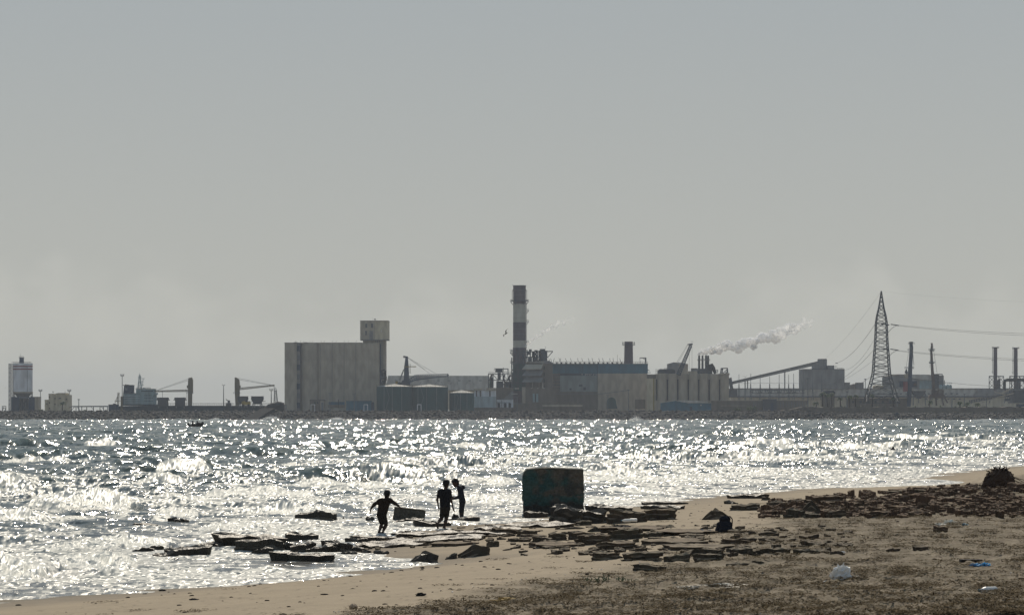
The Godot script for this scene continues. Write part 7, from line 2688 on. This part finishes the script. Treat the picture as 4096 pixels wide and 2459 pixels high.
func build_things() -> void:
	var o: Node3D
	var b: B
	m_gull = paint(0.30, 0.30, 0.29, 0.8, false)
	m_gullwing = paint(0.05, 0.05, 0.045, 0.8, false)
	m_conc_block = StandardMaterial3D.new()
	m_conc_block.vertex_color_use_as_albedo = true
	m_conc_block.roughness = 0.92
	m_conc_block.metallic_specular = 0.2
	m_conc_block.normal_enabled = true
	m_conc_block.normal_texture = grain_n
	m_conc_block.normal_scale = 1.0
	m_conc_block.uv1_triplanar = true
	m_conc_block.uv1_scale = Vector3(1.1, 1.1, 1.1)
	# --- the concrete cube with worn turquoise paint
	var d := 89.0
	o = thing("concrete_cube", "big weathered concrete cube with worn turquoise paint at the water's edge", "concrete block", P(2213, 2066, d))
	var np := fnl(91, 1.5, 4)
	var ng := fnl(92, 9.0, 3)
	var tint := func(x: float, y: float) -> Color:
		var u := x / 0.96
		var w := y / 1.48
		var pnt := 0.35 - 0.75 * u + np.get_noise_2d(x, y) * 1.1 - absf(w - 0.66) * 1.4
		pnt = maxf(pnt, 0.75 - absf(w - 0.36) * 9.0 + np.get_noise_2d(x * 1.5 + 9.0, y * 3.0) * 1.2)
		var base := Color(0.098, 0.085, 0.068).lerp(Color(0.056, 0.056, 0.05), smoothstep(-0.2, 0.35, np.get_noise_2d(x * 1.4 + 30.0, y * 1.4)))
		base = base.lerp(Color(0.04, 0.04, 0.036), smoothstep(0.38, 0.24, w))
		var c := base.lerp(Color(0.028, 0.080, 0.074), clampf(pnt * 1.2, 0.0, 0.7) * (0.0 if w < 0.22 else 1.0))
		return c * (1.0 + 0.35 * ng.get_noise_2d(x, y))
	part("block", rough_block(px_outline([[2093, 2070], [2093, 2006], [2089, 2004], [2090, 1905], [2096, 1890], [2106, 1878], [2107, 1873], [2180, 1872], [2250, 1873], [2334, 1875], [2336, 1960], [2337, 2006], [2333, 2010], [2337, 2036], [2338, 2070]], 2213, 2066, d), 1.75, 0.045, tint, 0.03, 93), m_conc_block, o)
	# --- the tilted concrete slab in the water
	d = 84.5
	o = thing("concrete_slab", "smaller tilted concrete slab standing in the shallows beside the wading person", "concrete slab", P(1636, 2083, d))
	var tint2 := func(x: float, y: float) -> Color:
		return Color(0.092, 0.083, 0.066) * (1.0 + 0.5 * np.get_noise_2d(x * 4.0, y * 4.0) + 0.3 * ng.get_noise_2d(x, y))
	part("block", rough_block(px_outline([[1570, 2090], [1571, 2070], [1577, 2027], [1640, 2034], [1696, 2040], [1701, 2043], [1699, 2066], [1696, 2088], [1672, 2090]], 1636, 2083, d), 0.35, 0.03, tint2, 0.02, 94), m_conc_block, o)
	# --- tree stump with its tangle of roots
	var p := on_ground(3990, 1962) + Vector3(0, 0.12, 0)
	d = -p.z
	o = thing("tree_stump", "dark root ball of a tree stump with a tangle of roots on top", "tree stump", p)
	var s := d / F
	b = B.new()
	var nb := fnl(95, 1.1, 3)
	var bark := paint(0.045, 0.026, 0.016, 0.95, false)
	var ring0 := []
	for j in 9:
		var f := j / 8.0
		var ring := []
		for i in 28:
			var a := TAU * i / 28
			var rx := (58.0 + 6.0 * sin(f * 3.0)) * s * (1.0 - 0.62 * f * f * f)
			var q := 1.0 + 0.28 * nb.get_noise_2d(cos(a) * 1.7 + f * 1.5, sin(a) * 1.7)
			ring.append(Vector3(cos(a) * rx * q + (4.0 + 12.0 * f) * s, f * 72.0 * s + 0.05 * nb.get_noise_2d(a * 3.0, f), sin(a) * rx * 0.75 * q))
		if j > 0:
			for i in 28:
				var k := (i + 1) % 28
				b.quad(ring0[k], ring0[i], ring[i], ring[k])
		ring0 = ring
	for i in 28:
		b.tri(Vector3(14 * s, 74 * s, 0), ring0[(i + 1) % 28], ring0[i])
	part("root_ball", b.mesh(), bark, o)
	var rng := RandomNumberGenerator.new()
	rng.seed = 12
	for i in 44:
		var a := rng.randf_range(-1.0, 1.0)
		var at := Vector3((a * 44.0 + 10.0) * s, (70.0 - a * a * 34.0) * s, rng.randf_range(-30, 30) * s)
		var dir := Vector3(a * 0.7 + rng.randfn() * 0.5, rng.randf_range(0.5, 1.2), rng.randfn() * 0.4).normalized()
		var pts := [at]
		var rr := [rng.randf_range(2.0, 3.6) * s]
		for k in 5:
			dir = (dir + Vector3(rng.randfn(), rng.randfn() * 0.7, rng.randfn()) * 0.85).normalized()
			at += dir * rng.randf_range(4.5, 8.5) * s
			pts.append(at)
			rr.append(rr[0] * (1.0 - 0.17 * (k + 1)))
		b = B.new()
		b.tube(pts, rr, 6)
		part("root", b.mesh(), bark, o)
	for q in [[60, 42, 105, 20], [60, 38, 112, 28], [62, 30, 104, 12]]:
		b = B.new()
		b.tube([Vector3(q[0] * s, q[1] * s, 0), Vector3((q[0] + q[2]) * 0.5 * s, (q[1] + q[3]) * 0.52 * s, 0.05), Vector3(q[2] * s, q[3] * s, 0.1)], [2.2 * s, 1.6 * s, 0.8 * s], 6)
		part("root", b.mesh(), bark, o)
	# --- backpack
	p = on_ground(2892, 2130)
	d = -p.z
	s = d / F
	o = thing("backpack", "black backpack standing on the weed with one shoulder strap looped at its right", "backpack", p)
	var cloth := paint(0.011, 0.011, 0.015, 0.85, false)
	part("main_bag", field_mesh([[[[Vector3(-8 * s, 12 * s, 0), Vector3(26 * s, 12 * s, 0), 15 * s, 15 * s], [Vector3(-6 * s, 30 * s, -6 * s), Vector3(25 * s, 30 * s, -6 * s), 15 * s, 15 * s], [Vector3(-2 * s, 52 * s, -10 * s), Vector3(20 * s, 53 * s, -10 * s), 12 * s, 12 * s], [Vector3(-1 * s, 62 * s, -10 * s), Vector3(18 * s, 63 * s, -10 * s), 5 * s, 5 * s]], 0.008, 0.03]]), cloth, o)
	part("front_pocket", field_mesh([[[[Vector3(-6 * s, 12 * s, 12 * s), Vector3(22 * s, 12 * s, 12 * s), 10 * s, 10 * s], [Vector3(-4 * s, 24 * s, 9 * s), Vector3(21 * s, 24 * s, 9 * s), 8 * s, 8 * s]], 0.008, 0.02]]), cloth, o)
	part("side_flap", field_mesh([[[[Vector3(-22 * s, 12 * s, 4 * s), Vector3(-14 * s, 30 * s, 2 * s), 9 * s, 8 * s], [Vector3(-20 * s, 34 * s, 0), Vector3(-8 * s, 42 * s, 0), 6 * s, 5 * s], [Vector3(-24 * s, 6 * s, 2 * s), Vector3(-10 * s, 8 * s, 6 * s), 7 * s, 8 * s]], 0.008, 0.02]]), cloth, o)
	b = B.new()
	b.tube([Vector3(20 * s, 64 * s, -6 * s), Vector3(30 * s, 64 * s, -2 * s), Vector3(38 * s, 54 * s, 0), Vector3(38 * s, 38 * s, 0), Vector3(35 * s, 20 * s, 0), Vector3(38 * s, 6 * s, 0), Vector3(48 * s, 3 * s, 2 * s)], [2.2 * s, 2.4 * s, 2.4 * s, 2.2 * s, 1.8 * s, 1.3 * s, 1.0 * s], 8)
	part("shoulder_strap", b.mesh(), cloth, o)
	b = B.new()
	b.tube([Vector3(4 * s, 66 * s, -10 * s), Vector3(9 * s, 71 * s, -10 * s), Vector3(16 * s, 66 * s, -10 * s)], [1.2 * s, 1.2 * s, 1.2 * s], 6)
	part("top_handle", b.mesh(), cloth, o)
	# --- pair of shoes
	for q in [[2812, 2134, "grey sneaker, left one of the pair beside the backpack"], [2842, 2136, "grey sneaker, right one of the pair touching the backpack"]]:
		p = on_ground(q[0], q[1])
		o = thing("shoe", q[2], "shoe", p, "pair of shoes")
		o.rotation.y = 0.4
		part("upper", field_mesh([[[[Vector3(0, 0.05, -0.08), Vector3(0, 0.04, 0.10), 0.045, 0.035], [Vector3(0, 0.09, -0.09), Vector3(0, 0.08, -0.03), 0.038, 0.035]], 0.007, 0.02, [[Vector3(0, 0.115, 0), Vector3(0, 1, -0.2).normalized()]]]]), paint(0.14, 0.14, 0.145, 0.8, false), o)
		part("sole", field_mesh([[[[Vector3(-0.008, 0.012, -0.09), Vector3(-0.005, 0.012, 0.11), 0.042, 0.036], [Vector3(0.008, 0.012, -0.09), Vector3(0.005, 0.012, 0.11), 0.042, 0.036]], 0.007, 0.01, [[Vector3(0, 0.026, 0), Vector3(0, 1, 0)], [Vector3(0, 0.0, 0), Vector3(0, -1, 0)]]]]), paint(0.35, 0.35, 0.33, 0.8, false), o)
		b = B.new()
		for k in 4:
			b.bar(Vector3(-0.022, 0.088 - k * 0.012, 0.0 + k * 0.022), Vector3(0.022, 0.088 - k * 0.012, 0.0 + k * 0.022), 0.006)
		part("laces", b.mesh(), paint(0.4, 0.4, 0.4, 0.8, false), o).set_meta("kind", "stuff")
	# --- cloth on the rock, bottles and rubbish
	litter("black_cloth", "black cloth or bag heaped on a rock, in the middle of the ledges", "cloth", 2434, 2530, 2124, 2101, m_black, 401, 0.35, 0.9)
	var clear := paint(0.62, 0.61, 0.58, 0.3, false)
	clear.backlight_enabled = true
	clear.backlight = Color(0.75, 0.75, 0.75)
	for q in [[2506, 2102, 0.3, "clear plastic bottle, left one of two lying behind the black cloth"], [2530, 2100, -0.2, "clear plastic bottle, right one of two lying behind the black cloth"], [3955, 2372, 0.5, "clear greenish bottle lying on the weed at the lower right"]]:
		p = on_ground(q[0], q[1])
		o = thing("plastic_bottle", q[3], "bottle", p + Vector3(0, 0.04 if q[0] > 3000 else 0.14, 0))
		o.rotation = Vector3(0, q[2], PI / 2)
		b = B.new()
		b.lathe(Vector3.ZERO, [[-0.13, 0.038], [-0.12, 0.044], [0.05, 0.044], [0.10, 0.028], [0.12, 0.015], [0.14, 0.015]], 14)
		part("bottle_body", b.mesh(), clear, o)
		b = B.new()
		b.lathe(Vector3.ZERO, [[0.135, 0.018], [0.16, 0.018]], 10)
		part("cap", b.mesh(), m_blue, o)
	litter("plastic_bag", "crumpled clear plastic bag on the weed at the lower right", "plastic bag", 3328, 3404, 2320, 2266, clear, 402, 0.42, 0.8)
	litter("plastic_scrap", "pale scrap beside the crumpled clear bag", "litter", 3296, 3326, 2330, 2322, clear, 403, 0.8)
	litter("plastic_scrap", "beige scrap at the clear bag's right side", "litter", 3400, 3440, 2312, 2303, paint(0.30, 0.26, 0.2), 404, 0.8)
	var azure := paint(0.03, 0.36, 0.62, 0.4, false)
	azure.backlight_enabled = true
	azure.backlight = Color(0.5, 0.6, 0.7)
	litter("blue_bag", "bright blue plastic bag flat on the weed, left of its raised end", "plastic bag", 3884, 3932, 2266, 2255, azure, 405, 0.7)
	litter("blue_bag", "bright blue plastic bag's raised end before the dark plank", "plastic bag", 3926, 3960, 2265, 2252, azure, 406, 0.7)
	litter("blue_rag", "light blue scrap on the weed below the rubble ridge", "litter", 3845, 3872, 2101, 2094, paint(0.10, 0.32, 0.42, 0.5, false), 407, 0.6)
	litter("blue_rag", "blue-grey rag lying among the rocks left of the tree stump", "rag", 3834, 3852, 1966, 1954, paint(0.10, 0.15, 0.2, 0.8, false), 408, 0.8)
	litter("white_tangle", "pale tangle of cord on the rocks just left of the blue-grey rag", "litter", 3795, 3840, 1976, 1966, paint(0.3, 0.28, 0.23, 0.8, false), 409, 0.9)
	litter("foam_cup", "white foam cup lying at the foot of the rubble ridge", "cup", 3762, 3784, 2045, 2035, clear, 410, 0.2)
	litter("white_sheet", "clear bag caught on the reddish rocks of the ridge", "plastic bag", 3802, 3834, 2012, 2001, clear, 411, 0.6)
	litter("white_sheet", "white strip lying right of the dark trapezoid stone", "litter", 3902, 3946, 2048, 2041, clear, 412, 0.6)
	litter("white_rope", "long white knotted sheet on the weed below the ridge, its left part", "litter", 3730, 3780, 2101, 2094, paint(0.68, 0.64, 0.55, 0.8, false), 413, 0.8, 0.4)
	litter("white_rope", "long white knotted sheet on the weed below the ridge, its raised right part", "litter", 3776, 3822, 2098, 2084, paint(0.68, 0.64, 0.55, 0.8, false), 414, 0.9, 0.4)
	litter("white_rope", "pale streak of foam and shells on the weed in the lower middle, left part", "litter", 2720, 2800, 2358, 2345, paint(0.62, 0.56, 0.47, 0.8, false), 415, 0.8, 0.5)
	litter("white_rope", "pale streak of foam and shells on the weed in the lower middle, right part", "litter", 2800, 3006, 2347, 2336, paint(0.62, 0.56, 0.47, 0.8, false), 416, 0.8, 0.4)
	litter("white_shell", "single big white shell on the weed left of the long dark step's end", "shell", 3362, 3384, 2216, 2205, clear, 417, 0.3)
	litter("pale_flake", "pale flat flake right beside the backpack's strap", "litter", 2934, 2968, 2124, 2117, paint(0.45, 0.38, 0.27, 0.8, false), 418, 0.3)
	litter("clear_cup", "pale blue cup half buried beside the greenish bottle", "cup", 3986, 4006, 2353, 2342, paint(0.3, 0.36, 0.4, 0.3, false), 419, 0.3)
	litter("yellow_glove", "yellow-orange glove or rag lying at the weed's edge, lower middle", "rag", 1982, 2062, 2407, 2392, paint(0.36, 0.24, 0.08, 0.7, false), 420, 0.8, 0.6)
	litter("orange_scrap", "orange scrap at the lower right edge", "litter", 4030, 4060, 2406, 2396, paint(0.36, 0.2, 0.08, 0.7, false), 421, 0.6)
	litter("round_stone", "round beige stone at the bottom edge left of the middle", "stone", 1395, 1430, 2437, 2415, paint(0.34, 0.25, 0.17, 0.8, false), 422, 0.12, 0.9)
	litter("dark_stone", "dark pebble on the smooth sand near the foam, the larger one", "stone", 756, 790, 2400, 2394, m_black, 423, 0.4)
	litter("dark_stone", "dark pebble at the water's edge in the lower left", "stone", 634, 660, 2364, 2357, m_black, 424, 0.4)
	litter("dark_stone", "dark weed clump at the shell line in the lower middle", "weed", 1665, 1700, 2383, 2372, m_black, 425, 0.7)
	litter("dark_stone", "thin dark stick on the smooth sand above the round stone", "stick", 1280, 1312, 2379, 2374, m_black, 426, 0.2, 0.2)
	litter("dark_stone", "small dark pebble at the tip of the foam tongue", "stone", 1684, 1698, 2274, 2267, m_black, 427, 0.3)
	p = on_ground(3890, 2252)
	o = thing("driftwood_plank", "short dark plank lying behind the bright blue bag", "plank", p)
	b = B.new()
	var pl := -p.z / F
	b.box(Vector3(-48 * pl, -0.02, -0.08), Vector3(40 * pl, 0.06, 0.08))
	b.box(Vector3(40 * pl, -0.01, -0.06), Vector3(56 * pl, 0.04, 0.06))
	part("board", b.mesh(), paint(0.02, 0.017, 0.015, 0.9, false), o)
	# --- green weed with fresh stalks
	p = on_ground(2440, 2328)
	o = thing("green_weed", "clump of fresh green weed at the edge of the clean sand", "weed", p)
	b = B.new()
	for i in 46:
		var x := rng.randf_range(-0.36, 0.36)
		var q := Vector3(x, 0.0, rng.randf_range(-0.1, 0.1))
		var e := q + Vector3(rng.randf_range(-0.12, 0.14), rng.randf_range(0.02, 0.13) * (1.0 - absf(x)), rng.randf_range(-0.05, 0.05))
		b.bar(q, q.lerp(e, 0.6) + Vector3(0, 0.02, 0), 0.008)
		b.bar(q.lerp(e, 0.6) + Vector3(0, 0.02, 0), e + Vector3(rng.randf_range(-0.06, 0.06), 0, 0), 0.006)
	part("stalks", b.mesh(), paint(0.05, 0.085, 0.04, 0.7, false), o).set_meta("kind", "stuff")
	# --- birds
	gull("dark gull gliding left of the banded chimney", 2024, 1334, 330, 1.7, Vector3(0.45, -0.9, 0.65), 0.5)
	gull("gull with raised wings before the conveyor bridge", 2982, 1509, 560, 1.0, Vector3(0.1, 0.1, 0.0), 0.9)
	gull("gull perched on the lattice crane's tip", 2769, 1366, 1788, 2.2, Vector3(-1.2, 0.2, 0.0), -0.4)
	gull("small dark bird skimming low over the water on the right", 3572, 1796, 210, 0.36, Vector3(0.3, 1.2, 0.9), 0.3)
	gull("tiny far bird in the sky at the left edge beside the white silo", 19, 1551, 1400, 1.3, Vector3(0.2, 0.5, 0.3), 0.5)
	# --- dead sea grass: heaps of narrow blades
	var blade := []
	for k in 4:
		b = B.new()
		for i in 34:
			var q := Vector3(rng.randfn() * 0.13, rng.randf() * 0.025, rng.randfn() * 0.10)
			var dir := Vector3(rng.randfn(), 0.03 * rng.randf(), rng.randfn() * 0.7).normalized() * rng.randf_range(0.03, 0.10)
			var side := dir.cross(Vector3.UP).normalized() * 0.006
			var e := q + dir * 0.5 + Vector3(0, rng.randf_range(0.004, 0.02), 0)
			var g := q + dir
			b.tint = Color(0.088, 0.068, 0.043) * rng.randf_range(0.5, 1.5)
			b.quad(q - side, q + side, e + side, e - side)
			b.quad(e - side, e + side, g + side, g - side)
		blade.append(b.mesh())
	var m_weed := StandardMaterial3D.new()
	m_weed.vertex_color_use_as_albedo = true
	m_weed.roughness = 1.0
	m_weed.metallic_specular = 0.0
	for k in 4:
		var ts := []
		for i in 6500:
			var dd := lerpf(33.0, 118.0, pow(rng.randf(), 1.6))
			var x := (rng.randf() - 0.40) * 0.42 * dd
			var w := wrack(x, -dd)
			var cl := n_clump.get_noise_2d(x, -dd * 0.55)
			if rng.randf() > w * clampf(0.30 + cl * 1.9, 0.02, 1.0):
				if not (w < 0.1 and rng.randf() < 0.012 and inland(x, -dd) > 2.5):
					continue
			var sc := rng.randf_range(0.6, 1.5)
			ts.append(Transform3D(Basis.from_euler(Vector3(0, rng.randf() * TAU, 0)).scaled(Vector3(sc, sc * rng.randf_range(0.3, 0.9), sc)), Vector3(x, ground_h(x, -dd) + w * maxf(cl, -0.25) * 0.09 + 0.005, -dd)))
		scatter("sea_grass_litter", blade[k], ts, m_weed)
	# --- shells and glints of wet grit
	b = B.new()
	b.lathe(Vector3.ZERO, [[0.0, 0.5], [0.12, 0.42], [0.2, 0.2], [0.22, 0.02]], 8)
	var shell := b.mesh()
	var sh := []
	for i in 2600:
		var dd := rng.randf_range(34.0, 70.0)
		var x := (rng.randf() - 0.45) * 0.42 * dd
		var w := wrack(x, -dd)
		var line := exp(-pow((w - 0.12) * 6.0, 2.0))
		if w <= 0.0 or rng.randf() > 0.05 + 0.8 * line:
			continue
		var sc := rng.randf_range(0.012, 0.035)
		sh.append(Transform3D(Basis.from_euler(Vector3(rng.randf_range(-0.9, 0.9), rng.randf() * TAU, rng.randf_range(-0.9, 0.9))).scaled(Vector3.ONE * sc), Vector3(x, ground_h(x, -dd) + 0.012, -dd)))
	scatter("shell_scatter", shell, sh, paint(0.55, 0.5, 0.44, 0.25, false))
	# small shadows and pebbles on clean sand
	var pb := boulder_mesh(77, Color(0.06, 0.05, 0.04))
	var pp := []
	for i in 900:
		var dd := rng.randf_range(36.0, 100.0)
		var x := (rng.randf() - 0.48) * 0.42 * dd
		if inland(x, -dd) < 0.8:
			continue
		var sc := rng.randf_range(0.012, 0.05)
		pp.append(Transform3D(Basis.from_euler(Vector3(0, rng.randf() * TAU, 0)).scaled(Vector3(sc * 2.2, sc * 0.8, sc)), Vector3(x, ground_h(x, -dd) + 0.004, -dd)))
	scatter("pebble_scatter", pb, pp, m_weed)

func scatter(called: String, mesh: Mesh, ts: Array, m: Material) -> void:
	var mm := MultiMesh.new()
	mm.transform_format = MultiMesh.TRANSFORM_3D
	mm.mesh = mesh
	mm.instance_count = ts.size()
	for i in ts.size():
		mm.set_instance_transform(i, ts[i])
	var mi := MultiMeshInstance3D.new()
	mi.name = numbered(called)
	mi.multimesh = mm
	mi.material_override = m
	mi.set_meta("kind", "stuff")
	add_child(mi)
